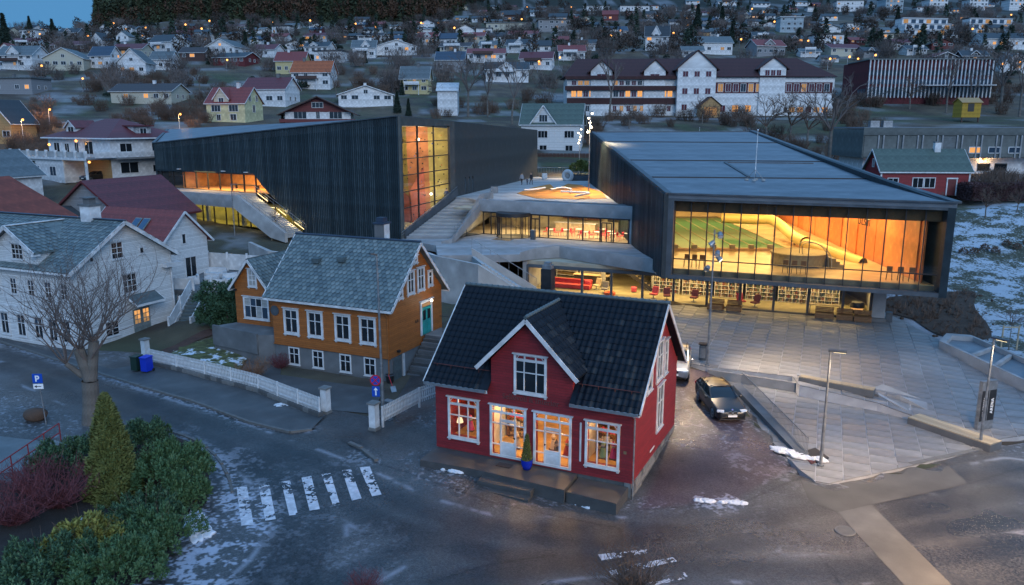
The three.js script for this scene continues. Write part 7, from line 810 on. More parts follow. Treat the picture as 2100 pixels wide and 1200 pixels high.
{const t=thing('roof_terrace','raised terrace with white panel fences between the white houses','terrace',[0,0,0]),P=[[-30.0,-68.2],[-23.6,-67.0],[-23.9,-76],[-30.6,-78.5]];mesh('deck',new MB().prism(P,2.6,2.95),M.concreteDark,t);mesh('under_wall',new MB().prism([[-29.8,-68.6],[-24,-67.6],[-24.2,-75.5],[-30.2,-78]],.3,2.6),M.white,t);const panel=(a,b,h,n)=>{for(let i=0;i<n;i++){const p=[mix(a[0],b[0],i / n),mix(a[1],b[1],i / n)],q=[mix(a[0],b[0],(i+1) / n),mix(a[1],b[1],(i+1) / n)];mesh('fence_panel',new MB().beam([p[0],3.0+h / 2,p[1]],[q[0],3.0+h / 2,q[1]],.06,h-.1),M.white,t);mesh('fence_post',new MB().cbox(p[0],2.95,p[1],.16,h+.15,.16),M.white,t);}mesh('fence_post',new MB().cbox(b[0],2.95,b[1],.16,h+.15,.16),M.white,t);};panel(P[0],[-27.9,-67.8],1.1,1);panel([-26.2,-67.5],P[1],1.1,2);panel(P[1],P[2],1.2,3);panel(P[3],P[2],1.7,3);
const s=thing('white_stair','white outdoor stair with panel rails rising to the roof terrace','stairs');for(let i=0;i<12;i++)mesh('step',new MB().prism([[-27.8-i*.02,-62.6-i*.43],[-26.3,-62.6-i*.43],[-26.3,-63.0-i*.43],[-27.8,-63.0-i*.43]],.3+i*.22,.55+i*.215),M.slateC,s);for(const x of[-28,-26.2]){mesh('rail_panel',new MB().beam([x,1.25,-62.5],[x,3.6,-67.6],.06,.85),M.white,s);mesh('post',new MB().cbox(x,.3,-62.5,.15,1.6,.15),M.white,s);mesh('post',new MB().cbox(x,.3,-65,.15,2.8,.15),M.white,s);mesh('stringer',new MB().beam([x,.5,-62.5],[x,2.8,-67.6],.08,.35),M.white,s);}
const sofa=(x,z,yw,w,lab)=>{const f=thing('outdoor_sofa',lab,'outdoor sofa',[x,2.95,z],yw);mesh('seat',new MB().cbox(0,0,0,w,.4,.8),M.whiteDull,f);mesh('backrest',new MB().cbox(0,0,-.4,w,.8,.15),M.whiteDull,f);for(const s2 of[-1,1])mesh('armrest',new MB().cbox(s2*w / 2,0,0,.14,.6,.8),M.whiteDull,f);};sofa(-29.2,-71,60,.9,'pale wicker armchair at the left of the roof terrace');sofa(-27.7,-71.6,20,.9,'pale wicker armchair in the middle of the roof terrace');sofa(-28.4,-74.4,10,1.8,'pale wicker sofa before the back fence of the roof terrace');sofa(-25.5,-72,-40,2.4,'long pale wicker sofa at the right of the roof terrace');sofa(-25.2,-69.4,170,1.2,'low pale wicker seat by the front fence of the roof terrace');}
}
{ // the long school on the rise
const t=thing('school','long white three storey school with maroon roof, gables and lit window rows','school',[49,20,-222],0),X0=-34.5,X1=36;mat('schoolRoof',[.06,.018,.018],{size:2});
mesh('wall',new MB().box(X0,-3,-7,X1,9.6,7),M.white,t);mesh('roof',new MB().prism([[X0-1,7.8],[X1-3,7.8],[X1-3,-7.8],[X0-1,-7.8]],9.4,9.6),M.schoolRoof,t);{const b=new MB();b.quad([X0-1,9.5,7.9],[X1+.5,9.5,7.9],[X1-8,14.8,0],[X0+3,14.6,0]);b.quad([X1+.5,9.5,-7.9],[X0-1,9.5,-7.9],[X0+3,14.6,0],[X1-8,14.8,0]);b.tri([X1+.5,9.5,7.9],[X1+.5,9.5,-7.9],[X1-8,14.8,0]);b.tri([X0-1,9.5,-7.9],[X0-1,9.5,7.9],[X0+3,14.6,0]);mesh('roof',b,M.schoolRoof,t);}
mesh('skirt_roof',new MB().beam([X0-.5,6.6,7.5],[-5.9,6.6,7.5],1.4,1.1).beam([X0-.5,9.2,7.5],[-5.9,9.2,7.5],1.2,.7),M.schoolRoof,t);mesh('parapet_band',new MB().box(X0,2.5,7,-5.9,4.1,7.5),M.schoolRoof,t);mesh('facade_band',new MB().box(4.3,5.3,7,X1-.5,8.1,7.012),mat('maroonBoard',[.12,.02,.022],{size:2}),t);
const gab=(x,hw,y1,y2,z,wn)=>{const g=new MB();g.quad([x-hw,-1,z],[x+hw,-1,z],[x+hw,y1,z],[x-hw,y1,z]);g.tri([x-hw,y1,z],[x+hw,y1,z],[x,y2,z]);for(const s of[1,-1])g.quad([x+s*hw,-1,s>0?z:z-9],[x+s*hw,-1,s>0?z-9:z],[x+s*hw,y1,s>0?z-9:z],[x+s*hw,y1,s>0?z:z-9]);mesh('gable',g,M.white,t);const b=new MB();for(const s of[1,-1])b.beam([x+s*(hw+.8) / 2,(y1+y2) / 2-.2,z+.5],[x+s*(hw+.8) / 2,(y1+y2) / 2-.2,z-9],Math.hypot(hw+.8,y2-y1+.5),.25,[s*(y2-y1+.5),hw+.8,0]);mesh('gable_roof',b,M.schoolRoof,t);for(const q of wn)win(t,x+q[0],q[1],z,0,q[2],q[3],{cols:[1,1],rows:[1],cas:.12,frame:M.white,head:0,sill:false,deep:.08,pane:mat('paneMaroon',[.09,.015,.02],{map:0,roughness:.1})});};
gab(-25.5,2.8,11,13.6,7.4,[[0,8.6,2.6,1.7]]);gab(-11.5,2.8,11,13.8,7.4,[[0,8.6,2.6,1.7]]);gab(-.8,5,11.5,16,9,[[-3,9.3,1.6,1.6],[0,9.3,1.6,1.6],[3,9.3,1.6,1.6],[-3,4.9,1.6,1.7],[0,4.9,1.6,1.7],[3,4.9,1.6,1.7],[-3,.8,1.6,1.7]]);gab(19.5,3.4,11.8,14.4,7.4,[[-1.5,9.7,1.4,1.6],[0,9.7,1.4,1.6],[1.5,9.7,1.4,1.6]]);
const q=rngOf(12),row=(x0,x1,y,n,w,h,z,lit)=>{for(let i=0;i<n;i++){const l=q()<lit;win(t,mix(x0,x1,(i+.5) / n),y,z,0,w,h,{cols:[1,1],rows:[1],cas:.1,head:0,sill:false,deep:.07,pane:l?M.windowGlow:q()<.25?M.windowDim:q()<.5?M.paneMaroon:M.paneDark});}};
row(X0+1,-6.5,4.3,17,1.45,1.7,7.02,.35);row(X0+1,-6.5,.6,15,1.1,1.6,7.02,.02);row(X0+1,-28.5,7.3,3,1.4,1.3,7.02,0);row(-22.5,-14.5,7.3,5,1.3,1.3,7.02,0);row(5,X1-1,5.6,15,1.5,2.2,7.02,.04);row(5,22,.4,5,1.8,1.9,7.02,.4);row(22,X1-1,.3,6,1.7,1.5,7.02,.45);
mesh('porch',gableWall(4,5,3.2,5.2).geo().rotateY(Math.PI / 2).translate(2.2,-1,11),M.ochreWood,t);mesh('porch_roof',gableRoof(4,5,2.2,4.2,.5,.4).geo().rotateY(Math.PI / 2).translate(2.2,0,11),M.schoolRoof,t);mesh('porch_lamp',new MB().box(.6,-.4,13.02,3.8,1.6,13.06),M.windowDim,t);
mesh('lower_wing',new MB().box(-3,-6,6.9,X1-6,-1.4,12),mat('paleBlue',[.4,.48,.52],{size:3}),t);mesh('lower_roof',new MB().box(-3.4,-1.4,6.9,X1-5.6,-1.1,12.4),M.roofGrey,t);row(-2,X1-8,-4.2,11,1.7,1.7,12.02,.4);
const gl=thing('football_goal','white football goal on the school yard','goal',onHill(1296,232,150),0);mesh('frame',new MB().cyl([-2.5,0,0],[-2.5,2,0],.06,.06,6).cyl([2.5,0,0],[2.5,2,0],.06,.06,6).cyl([-2.5,2,0],[2.5,2,0],.06,.06,6),M.white,gl);mesh('back_frame',new MB().cyl([-2.5,2,0],[-2.5,0,-1.5],.04,.04,5).cyl([2.5,2,0],[2.5,0,-1.5],.04,.04,5),M.white,gl);
}
{ // red building with white fins
const t=thing('striped_building','maroon building with rows of white vertical fins at upper right','building',[118,24.6,-238],3),W=34;mesh('wall',new MB().box(-17,-2,-8,17,10.4,8),mat('stripeRed',[.13,.015,.02],{size:3}),t);for(const[y,h,m]of[[.4,2.6,'paneDark'],[3.8,1.3,'paneBlue'],[6.2,1.4,'paneDark']])mesh('window_band',new MB().box(-16.8,y,8,16.8,y+h,8.06),M[m],t);for(let i=0;i<33;i++)mesh('fin',new MB().box(-16.9+i*1.05,0,8.02,-16.65+i*1.05,10.4,8.5),M.white,t);mesh('roof',new MB().box(-17.3,10.4,-8.3,17.3,10.7,8.6),M.roofGrey,t);mesh('canopy',new MB().box(-3,3.2,8.5,17,3.5,11),M.whiteDull,t);const l=mesh('side_wall',new MB().quad([-17.05,-2,-12],[-17.05,-2,8],[-17.05,10.4,8],[-17.05,10.4,-12]),M.stripeRed,t);for(let i=0;i<3;i++)mesh('side_pane',new MB().box(-17.1,0,1+i*2.2,-17.06,2.6,2.8+i*2.2),M.paneBlue,t);
}
// ---------- houses on the hillside ----------
{
const q=rngOf(99),NUM=['first','second','third','fourth','fifth','sixth','seventh','eighth','ninth','tenth','eleventh','twelfth','13th','14th','15th','16th','17th','18th','19th','20th','21st','22nd','23rd','24th','25th','26th','27th','28th','29th','30th'];
const WN={w:['white','white'],c:['creamWood','cream'],y:['yellowWood','yellow'],o:['ochreWood','ochre'],b:['brownWood','brown'],g:['greyWood','grey'],r:['darkRedWood','dark red'],k:['blackWood','black'],u:['paleBlue','pale blue']},RN={g:['roofGrey','grey'],k:['roofBlack','black'],r:['roofRed','red'],m:['roofMaroon','maroon'],u:['roofBlue','dark blue'],o:['roofOrange','orange'],b:['roofBrown','brown'],w:['whiteDull','pale']};
// [middle x, foot y, width, height in the photograph, walls + roof + kind (e ridge across, g gable to the front, f flat, d ridge across with a front gable)]
const H=[[46,141,92,45,'wgd'],[142,141,80,38,'cgg'],[214,139,56,42,'wue'],[152,106,85,21,'bme'],[205,95,28,27,'wkg'],[255,84,27,19,'wgg'],[278,153,58,49,'wgg'],[336,143,52,36,'wge'],[341,106,62,33,'wke'],[378,96,32,25,'wug'],[270,117,74,26,'cme'],[466,113,66,30,'wgg'],[483,133,86,24,'rke'],[548,117,62,25,'wme'],[600,150,70,42,'yre'],[644,181,92,53,'woe'],[555,214,108,53,'wme'],[305,210,150,36,'cbe'],[12,292,76,82,'okg'],[42,191,100,30,'ggf'],
[147,81,46,22,'gkd'],[60,99,66,20,'wme'],[212,63,15,12,'wgg'],[232,61,13,12,'wkg'],[178,65,18,12,'wge'],[293,68,26,14,'wge'],[350,67,36,12,'wge'],[438,61,23,10,'cge'],[372,77,40,14,'rme'],[415,74,38,13,'wke'],[493,61,56,10,'wme'],[522,68,58,11,'wge'],[600,58,33,10,'wge'],[652,59,32,10,'wkg'],[470,79,46,13,'gke'],[530,90,33,15,'wud'],[575,84,40,15,'wre'],[660,86,70,18,'wme'],[655,110,60,23,'wkd'],[680,127,70,22,'wkf'],[400,123,60,25,'bbe'],[95,66,22,12,'wke'],[118,84,30,16,'wge'],[16,112,30,22,'wrg'],
[748,119,54,35,'wgd'],[813,111,84,25,'wwg'],[880,92,50,25,'wrd'],[922,94,42,25,'wue'],[972,87,56,20,'crd'],[1075,83,70,19,'wre'],[937,109,72,21,'cbe'],[998,127,88,26,'wre'],[925,147,66,39,'gue'],[1065,108,56,26,'wkd'],[1112,109,40,25,'wke'],[1172,123,62,29,'wre'],[1102,141,76,33,'wme'],[1040,165,100,36,'wkd'],[853,192,66,54,'yge'],[748,213,112,34,'wkg'],[1348,103,54,48,'wkd'],[1197,102,58,20,'wke'],[1150,92,36,17,'rre'],[1163,78,60,15,'wge'],
[947,44,30,11,'wge'],[985,46,36,13,'wke'],[1040,61,96,13,'cgf'],[1052,44,40,22,'bke'],[1103,33,34,12,'wge'],[1135,63,76,21,'gkf'],[1223,22,62,9,'wgf'],[1252,42,36,20,'rre'],[1300,23,70,10,'wkf'],[1330,38,26,15,'wke'],[1030,33,20,10,'wke'],[1145,46,42,18,'gke'],[1262,78,52,23,'wue'],[813,59,30,8,'wge'],[713,65,32,8,'wme'],[880,67,56,10,'wge'],[763,83,60,15,'wbe'],[815,77,40,12,'wke'],[848,73,30,12,'wkg'],[1210,60,40,14,'kke'],
[1462,109,80,33,'wge'],[1420,118,50,22,'wge'],[1571,114,74,31,'grd'],[1440,75,32,14,'oke'],[1620,66,54,29,'uwf'],[1695,101,66,29,'wkf'],[1725,113,76,22,'cme'],[1820,83,80,13,'cgf'],[1836,101,56,20,'wme'],[2050,98,110,29,'wke'],[1740,23,62,20,'wgf'],[1918,21,46,21,'wkf'],[2000,21,46,21,'wkf'],[2080,21,42,21,'wkf'],[1826,26,48,26,'uuf'],[1420,9,32,9,'wge'],[1490,11,46,10,'wge'],[1560,14,40,10,'wke'],[1640,12,40,10,'wge'],[1700,42,36,13,'wke'],[1515,78,40,15,'gke'],[1780,118,40,20,'gkd'],[1875,112,50,18,'wke'],[1660,116,46,16,'wge'],[1700,128,40,14,'wke'],[1780,60,36,12,'wge'],[1545,52,36,12,'wke'],[1480,40,34,11,'wbe'],[2070,148,60,34,'wgg']];
{const q2=rngOf(2024),reg=[[0,700,58,122,34],[700,1160,48,112,20],[940,1420,18,70,22],[1420,1640,30,112,14],[1650,2100,40,140,22],[1400,2100,8,40,12]],cw='wwwwwcgbkr',cr='gkkmkrbgu',ck='eeegdf';for(const[x0,x1,y0,y1,n]of reg)for(let i=0,tr=0;i<n&&tr<400;tr++){const x=Math.round(mix(x0,x1,q2())),y=Math.round(mix(y0,y1,q2())),w=Math.round((14+(y-10)*.36)*(.8+.5*q2())),h=Math.round(w*(.34+.14*q2()));if(H.some((k)=>Math.abs(k[0]-x)<(k[2]+w)*.48&&Math.abs(k[1]-y)<Math.max(k[3],h)*.75))continue;H.push([x,y,Math.max(16,w),Math.max(8,h),cw[Math.floor(q2()*10)]+cr[Math.floor(q2()*9)]+ck[Math.floor(q2()*6)]]);i++;}}
const nth=(i)=>NUM[i]||`${i + 1}${['th', 'st', 'nd', 'rd'][(i + 1) % 10 < 4 ? (i + 1) % 10 : 0]}`;
const B=[[40,'top hillside row'],[70,'second hillside row'],[95,'third hillside row'],[118,'fourth hillside row'],[150,'fifth hillside row'],[999,'lowest hillside row']];
const rows=B.map(()=>[]);H.forEach((h)=>{h.b=B.findIndex((b)=>h[1]<=b[0]);rows[h.b].push(h);});rows.forEach((r)=>r.sort((a,b)=>a[0]-b[0]).forEach((h,i)=>h.n=i));
for(const h of H){
const[px,py,pw,ph,code]=h,p=onHill(px,py,110);if(!p)continue;const dist=-p[2]*CP+(EYE[1]-p[1])*SP,s=dist / FPX,w=pw*s,top=ph*s,kind=code[2],[wm,wn]=WN[code[0]],[rm,rn]=RN[code[1]],far=pw<46;
const lab=`${wn} house with ${rn} roof, ${nth(h.n)} from the left in the ${B[h.b][1]}`,yaw=kind==='g'?ra(-12,16,q):ra(-6,14,q)+(px<700?8:px>1500?-8:0);
const o={pos:[p[0],p[1]-1.2,p[2]-1.5],yaw,wall:wm,roof:rm,group:'houses scattered over the hillside',w:w*(kind==='g'?.96:.86),d:kind==='g'?w*.9:clamp(w*.6,6,10),gable:kind==='g',flat:kind==='f',over:.5,trim:far?undefined:'white',barge:!far,wins:[],right:[],left:[]};
const hill=1.2;o.ridge=top+hill;o.eave=o.flat?o.ridge-.4:hill+top*(kind==='g'?.48:.58);const lit=()=>{const r=q();return r<.1?'lit':r<.2?'dim':0;};
const floors=Math.max(1,Math.round((o.eave-hill) / 2.9)),n=Math.max(2,Math.min(far?4:6,Math.round(o.w / 2.9)));for(let f=0;f<floors;f++)for(let i=0;i<n;i++){if(q()<.15)continue;o.wins.push([mix(-o.w / 2,o.w / 2,(i+.5) / n),hill+.9+f*(o.eave-hill) / floors,Math.min(ra(1.1,2.1,q),o.w / n*.75),Math.min(1.35,(o.eave-hill) / floors*.55),lit(),[1,1]]);}
if(kind==='g'&&!far)o.wins.push([0,o.eave+.2,1.3,1.2,lit()]);
if(!far&&kind!=='g')for(let f=0;f<floors;f++)for(const z of[-1.5,1.5])o.right.push([z,hill+.9+f*2.7,1.1,1.2,lit()]);
if(kind==='d')o.dormers=[[ra(-.1,.1,q)*o.w,Math.min(2.4,o.w*.17),hill+(o.eave-hill)*.75,o.eave+(o.ridge-o.eave)*.25,o.ridge-.25,o.d*.45,.05,1.3]];
if(!far&&q()<.6)o.chimney=[ra(-.25,.25,q)*(o.gable?0:o.w),o.gable?ra(-1,1,q):0,1.0],o.chimneyMat=q()<.5?'white':'concreteDark';
const t=makeHouse('hillside_house',lab,o);if(!far&&(kind==='e'||kind==='d')&&q()<.55){const b=new MB();b.box(-o.w*.35,hill+2.5,o.d / 2,o.w*.2,hill+2.7,o.d / 2+1.8);b.box(-o.w*.35,hill+2.7,o.d / 2+1.72,o.w*.2,hill+3.5,o.d / 2+1.8);mesh('balcony',b,q()<.5?M.white:M.brownWood,t);for(const x of[-.33,.18])mesh('balcony_post',new MB().cbox(o.w*x,0,o.d / 2+1.7,.16,hill+2.5,.16),M.white,t);}
}
// special neighbours
const sp=(px,py,f)=>{const p=onHill(px,py,110),dist=-p[2]*CP+(EYE[1]-p[1])*SP;return[p,dist / FPX];};
{const[p,s]=sp(475,250);makeHouse('yellow_house','pale yellow house with red roof and front gable above the arena',{pos:[p[0],p[1]-.6,p[2]-3],yaw:14,w:88*s,d:8,eave:44*s,ridge:74*s,wall:'creamWood',roof:'roofRed',chimney:[1.5,0,1.2],dormers:[[-1,2.0,38*s,52*s,72*s,4.5,.04,1.5]],wins:[[-2.6,25*s,2.6,1.7,0,[1,1,1]],[2.2,25*s,2.6,1.7,0,[1,1,1]],[-2,.9,1.2,1.5],[2,.9,1.8,1.6]],right:[[1.5,46*s,1,1.5],[-1.5,46*s,1,1.5],[0,24*s,1.2,1.8]]}).children[0].material=mat('paleYellow',[.66,.62,.36],{size:3});}
{const[p,s]=sp(650,262);const t=makeHouse('chalet','broad chalet with brown gable, white walls and red balcony above the black building',{pos:[p[0],p[1]-.6,p[2]-4],yaw:-8,w:130*s,d:12,eave:36*s,ridge:66*s,over:1.6,gable:true,wall:'white',roof:'roofBrown',trim:'brownWood',wins:[[-4,22*s,3,1.7,0,[1,1,1]],[0,22*s,1,1.8],[4,22*s,3,1.7,0,[1,1,1]],[0,44*s,2.6,1.3,0,[1,1,1],.1],[-4,4*s,1,1.4],[3,4*s,1,1.4]]});const b=new MB(),w=66*s;b.tri([-w,36*s,6.06],[w,36*s,6.06],[0,65*s,6.06]);mesh('gable_cladding',b,M.darkRedWood,t);mesh('balcony',new MB().box(-w-1,15*s,6,w+1,15.8*s,7.6).box(-w-1,15.8*s,7.5,w+1,22*s,7.6),M.darkRedWood,t);const g=new MB();}
// terraced blocks high on the right
const blk=(px,py,pw,ph,n,lab)=>{const[p,s]=sp(px,py),t=thing('terraced_block',lab,'apartment block',[p[0],p[1]-1,p[2]-4],-8,'stepped blocks high on the right'),w=pw*s;for(let k=0;k<n;k++){const y=k*ph*s / n,z=-k*3;mesh('storey',new MB().box(-w / 2,y,z-6,w / 2,y+ph*s / n,z),M.white,t);mesh('balcony_front',new MB().box(-w / 2,y+ph*s / n,z-1,w / 2,y+ph*s / n+.35,z+.4),M.whiteDull,t);for(let i=0;i<6;i++)mesh('window',new MB().box(-w / 2+(i+.2)*w / 6,y+.7,z+.01,-w / 2+(i+.8)*w / 6,y+ph*s / n-.4,z+.05),i%3===k%3?M.windowDim:M.paneBlue,t);}mesh('roof',new MB().box(-w / 2,ph*s+.3,-n*3-4,w / 2,ph*s+.6,-n*3+3),M.roofBlack,t);};
blk(1925,80,104,50,4,'white stepped apartment block left of a similar one at upper right');blk(2055,68,98,36,3,'white stepped apartment block at the right picture edge');
const tower=sp(920,234),wt=thing('white_annex_house','narrow white house half hidden by bare trees behind the climbing hall','house',[tower[0][0],tower[0][1]-.5,tower[0][2]],0);mesh('wall',gableWall(40*tower[1],7,6.5,8.5),M.white,wt);mesh('roof',gableRoof(40*tower[1],7,6.5,8.5),M.whiteDull,wt);
// street lamps on the hill
const L=[[103,262,262-243,1],[50,302,55,1],[369,272,16,1],[86,160,16,1],[170,190,14,0],[82,85,14,0],[180,90,12,0],[233,62,10,0],[298,72,10,0],[380,66,10,0],[413,76,10,0],[429,58,8,0],[558,60,10,0],[465,147,10,0],[635,57,8,0],[728,64,9,0],[769,70,11,0],[897,62,10,0],[930,74,10,0],[862,62,8,0],[1068,54,10,0],[1145,43,10,0],[1080,26,7,0],[1170,26,8,0],[1345,46,10,0],[1378,86,9,0],[1516,100,14,0],[1585,60,9,0],[1653,104,12,0],[1697,144,13,1],[1737,140,14,1],[1790,136,14,1],[1754,144,12,0],[2050,156,14,1],[2062,148,12,0],[2085,152,14,1],[1890,66,9,0],[1968,52,9,0],[1990,76,9,0],[2070,44,9,0],[1145,142,10,0],[1102,150,9,0],[1250,92,8,0],[1270,80,8,0],[1716,98,9,0],[1540,30,8,0]];
const cnt2={};L.sort((a,b)=>a[0]-b[0]).forEach(([px,py,h,big],i)=>{const p=onHill(px,py,100);if(!p)return;const s=(-p[2]*CP) / FPX,hh=clamp(h*s,4,9.5);const area2=px<420?'left hillside':px<900?'middle left hillside':px<1400?'middle hillside':px<1760?'slope right of the school':'right hillside',lvl=py<50?'highest':py<80?'upper':py<120?'middle':'lower',key=lvl+area2,t=thing('street_lamp',`lit street lamp, ${NUM[cnt2[key] = (cnt2[key] === undefined ? 0 : cnt2[key] + 1)]} from the left on the ${lvl} ${area2}`,'street lamp',p,0,'street lamps burning on the hillside');mesh('pole',new MB().cyl([0,0,0],[0,hh,0],.07,.05,6),big?M.whiteDull:M.steel,t);mesh('lamp_arm',new MB().cyl([0,hh,0],[.5,hh+.1,.3],.04,.04,5),M.steel,t);mesh('lamp_bulb',new THREE.SphereGeometry(clamp(.0011*-p[2],.2,.48)*(big?1.15:1),10,8),M.lampGlow,t,{pos:[.55,hh,.35]});point([p[0]+.55,p[1]+hh,p[2]+.35],[1,.5,.17],(big?90:130)*(big?1:clamp(-p[2] / 350,.6,2)),.2);});
}
// ---------- trees and shrubs ----------
{
// the pollarded street tree
const b=onG(190,868),q=rngOf(3),tr=thing('pollarded_tree','large bare pollarded tree on the corner before the white house','tree',b),trunk=new MB(),cr=new MB();let cnt=0;
trunk.cyl([0,-.2,0],[.05,1.2,0],.62,.46,14,false);trunk.cyl([.05,1.2,0],[.15,2.6,.05],.46,.44,14,false);trunk.cyl([.15,2.6,.05],[-.25,4.5,.1],.33,.3,11);trunk.cyl([.2,2.6,0],[.55,4.9,-.1],.32,.27,11);trunk.cyl([-.2,2.9,.1],[-.9,3.7,.4],.2,.13,9);
const grow=(a,d,len,r,lvl)=>{let p=a.clone(),dir=d.clone();for(let i=0;i<5;i++){const e=p.clone().addScaledVector(dir,len / 5);cr.cyl(p.toArray(),e.toArray(),r*(1-i*.15),r*(1-(i+1)*.15),lvl?4:6,false);cnt++;p=e;dir.add(new V3(q()-.5,(q()-.35)*.8,q()-.5).multiplyScalar(.3)).normalize();if(lvl<3&&i>0)for(let k=0;k<(lvl===0?2:1);k++)if(q()<.68){const s=new V3(q()-.5,q()*.55-.1,q()-.5).normalize();grow(p,dir.clone().multiplyScalar(.75).addScaledVector(s,.75).normalize(),len*(.4+.32*q()),r*.48,lvl+1);}}};
for(const[o,n]of[[new V3(-.25,4.4,.1),9],[new V3(.55,4.8,-.1),11],[new V3(-.9,3.7,.4),5],[new V3(.2,3.6,.1),4]])for(let i=0;i<n;i++){const a=i / n*TAU+q(),up=.55+q()*1.6;grow(o,new V3(Math.cos(a),up,Math.sin(a)).normalize(),2.4+q()*2.2,.055,0);}
mesh('trunk',trunk,M.bark,tr);mesh('crown',cr,M.twig,tr);
const rk=thing('boulder','brown boulder lying beside the parking sign','boulder',onG(72,862)),g=new THREE.IcosahedronGeometry(.55,3),ps=g.attributes.position;for(let i=0;i<ps.count;i++){const k=.8+.4*fbm(ps.getX(i)*1.7+5,ps.getY(i)*1.7+ps.getZ(i),3);ps.setXYZ(i,ps.getX(i)*k*1.2,ps.getY(i)*k*.75,ps.getZ(i)*k);}mesh('stone',g,mat('brownStone',[.12,.07,.045],{size:1,bump:.02}),rk,{pos:[0,.35,0]});
}
{ // shrub island at lower left
const bed=PX([[-10,985],[60,1010],[110,955],[180,920],[240,870],[330,888],[400,912],[430,960],[425,1030],[380,1090],[290,1200],[-20,1205]]);drape('planting_bed',bed,.06,M.soil,1.5);
const G=(px,py)=>onG(px,py);mat('leafTip',[.06,.115,.045],{map:0,roughness:.75});mat('leafTipY',[.2,.19,.035],{map:0});mat('leafTipO',[.11,.12,.03],{map:0});
const sh=(name,lab,cat,px,py,geo,m,s=1)=>{const t=thing(name,lab,cat,G(px,py));mesh('foliage',geo,m,t).scale.setScalar(s);{const p=geo.attributes.position,q=rngOf(px),tp=new MB();for(let i=0;i+2<p.count;i+=3)if(q()<.3){const g=(k)=>[p.getX(i+k)*1.03,p.getY(i+k)*1.03+.02,p.getZ(i+k)*1.03];tp.tri(g(0),g(1),g(2));}mesh('foliage_tips',tp,m===M.leafYellow?M.leafTipY:m===M.leafOlive?M.leafTipO:M.leafTip,t);const tw=new MB();for(let i=0;i<14;i++){const a=q()*TAU,r=.3+q()*.8;tw.cyl([Math.cos(a)*r*.5,.2,Math.sin(a)*r*.5],[Math.cos(a)*r*1.3,.9+q()*.9,Math.sin(a)*r*1.3],.012,.005,3,false);}if(m!==M.leafOlive)mesh('twigs',tw,M.twigBrown,t);}mesh('stem',new MB().cyl([0,-.1,0],[0,.5,0],.05,.03,6),M.twig,t);return t;};
sh('cone_conifer','tall olive green cone shaped conifer standing in the shrub bed','conifer',236,1018,leafCloud(15000,1,conePt(4.9,1.2,.62),.08,61),M.leafOlive);
const spr=(n,R0,H,size,seed)=>{const q=rngOf(seed),C=[];for(let i=0;i<n;i++){const a=q()*TAU,d=Math.sqrt(q())*R0;C.push([Math.cos(a)*d,H*(1-.45*(d / R0)**2)*(.5+.4*q())-.15,Math.sin(a)*d,.13+.13*q(),2.9]);}return leafCloud(n*190,1,clumpPts(C),size,seed);};
sh('green_shrub','dense dark green shrub with upright tips right of the cone conifer','shrub',358,1005,spr(80,1.75,2.5,.065,62),M.leafMid);sh('green_shrub','dark green shrub behind the cone conifer towards the road','shrub',292,935,spr(52,1.5,2.0,.065,63),M.leafDark);sh('green_shrub','low dark green shrub left of the cone conifer','shrub',135,965,spr(50,1.7,1.5,.065,64),M.leafDark);sh('green_shrub','spreading dark green juniper just below the cone conifer','shrub',290,1075,spr(60,2.0,1.0,.06,65),M.leafDark);sh('green_shrub','mid green shrub by the snowy kerb at the bottom of the bed','shrub',330,1110,spr(56,1.7,1.3,.06,66),M.leafMid);sh('yellow_shrub','yellow green juniper with pointed sprays at the bottom of the bed','shrub',180,1130,spr(46,1.6,1.1,.085,67),M.leafYellow);sh('green_shrub','dark green shrub at the bottom picture edge beside the yellow juniper','shrub',235,1190,spr(58,1.9,1.3,.065,68),M.leafMid);sh('green_shrub','dark blue green shrub in the lower left corner of the picture','shrub',90,1185,spr(58,2.0,1.2,.065,69),M.leafDark);sh('green_shrub','dark green shrub closing the bed by the roadside kerb','shrub',385,1040,spr(34,.9,1.7,.065,58),M.leafMid);sh('brown_shrub','small rust brown shrub between the cone conifer and the green shrub','shrub',303,985,spr(14,.6,1.2,.08,70),mat('leafRust',[.09,.05,.018],{map:0}));
const red=(px,py,lab,seed,s,m=M.twigRed)=>{const q=rngOf(seed),b=new MB();for(let i=0;i<120;i++){const a=q()*TAU,e=.3+q()*1.2;let p=new V3((q()-.5)*.5,0,(q()-.5)*.5),d=new V3(Math.cos(a),e,Math.sin(a)).normalize();for(let k=0;k<4;k++){const n=p.clone().addScaledVector(d,.42);b.cyl(p.toArray(),n.toArray(),.018-k*.003,.015-k*.003,3,false);p=n;d.add(new V3(q()-.5,q()*.3,q()-.5).multiplyScalar(.6)).normalize();for(let j=0;j<2;j++){const e2=p.clone().add(new V3(q()-.5,q()-.2,q()-.5).multiplyScalar(.55));b.cyl(p.toArray(),e2.toArray(),.009,.005,3,false);}}}const t=thing('bare_shrub',lab,'shrub',G(px,py));mesh('twigs',b,m,t).scale.setScalar(s);mesh('stem',new MB().cyl([0,-.1,0],[0,.3,0],.06,.04,6),M.twig,t);};
red(120,1040,'red twigged bare shrub left of the snow patch in the bed',71,1.25);red(30,1075,'dark red bare shrub at the left picture edge',72,1.2);red(70,1010,'reddish bare shrub nearest the railing stair',73,1.0);red(1300,1215,'thin brown bare shrub at the bottom edge before the right crossing',74,1.05,M.twigBrown);red(520,775,'round brown bare shrub behind the picket fence',75,.8,mat('twigTan',[.2,.1,.055],{map:0}));red(575,755,'small reddish bare shrub by the orange house wall',76,.6,M.twigRed);red(748,1215,'small red bare shrub at the bottom picture edge',77,.5);
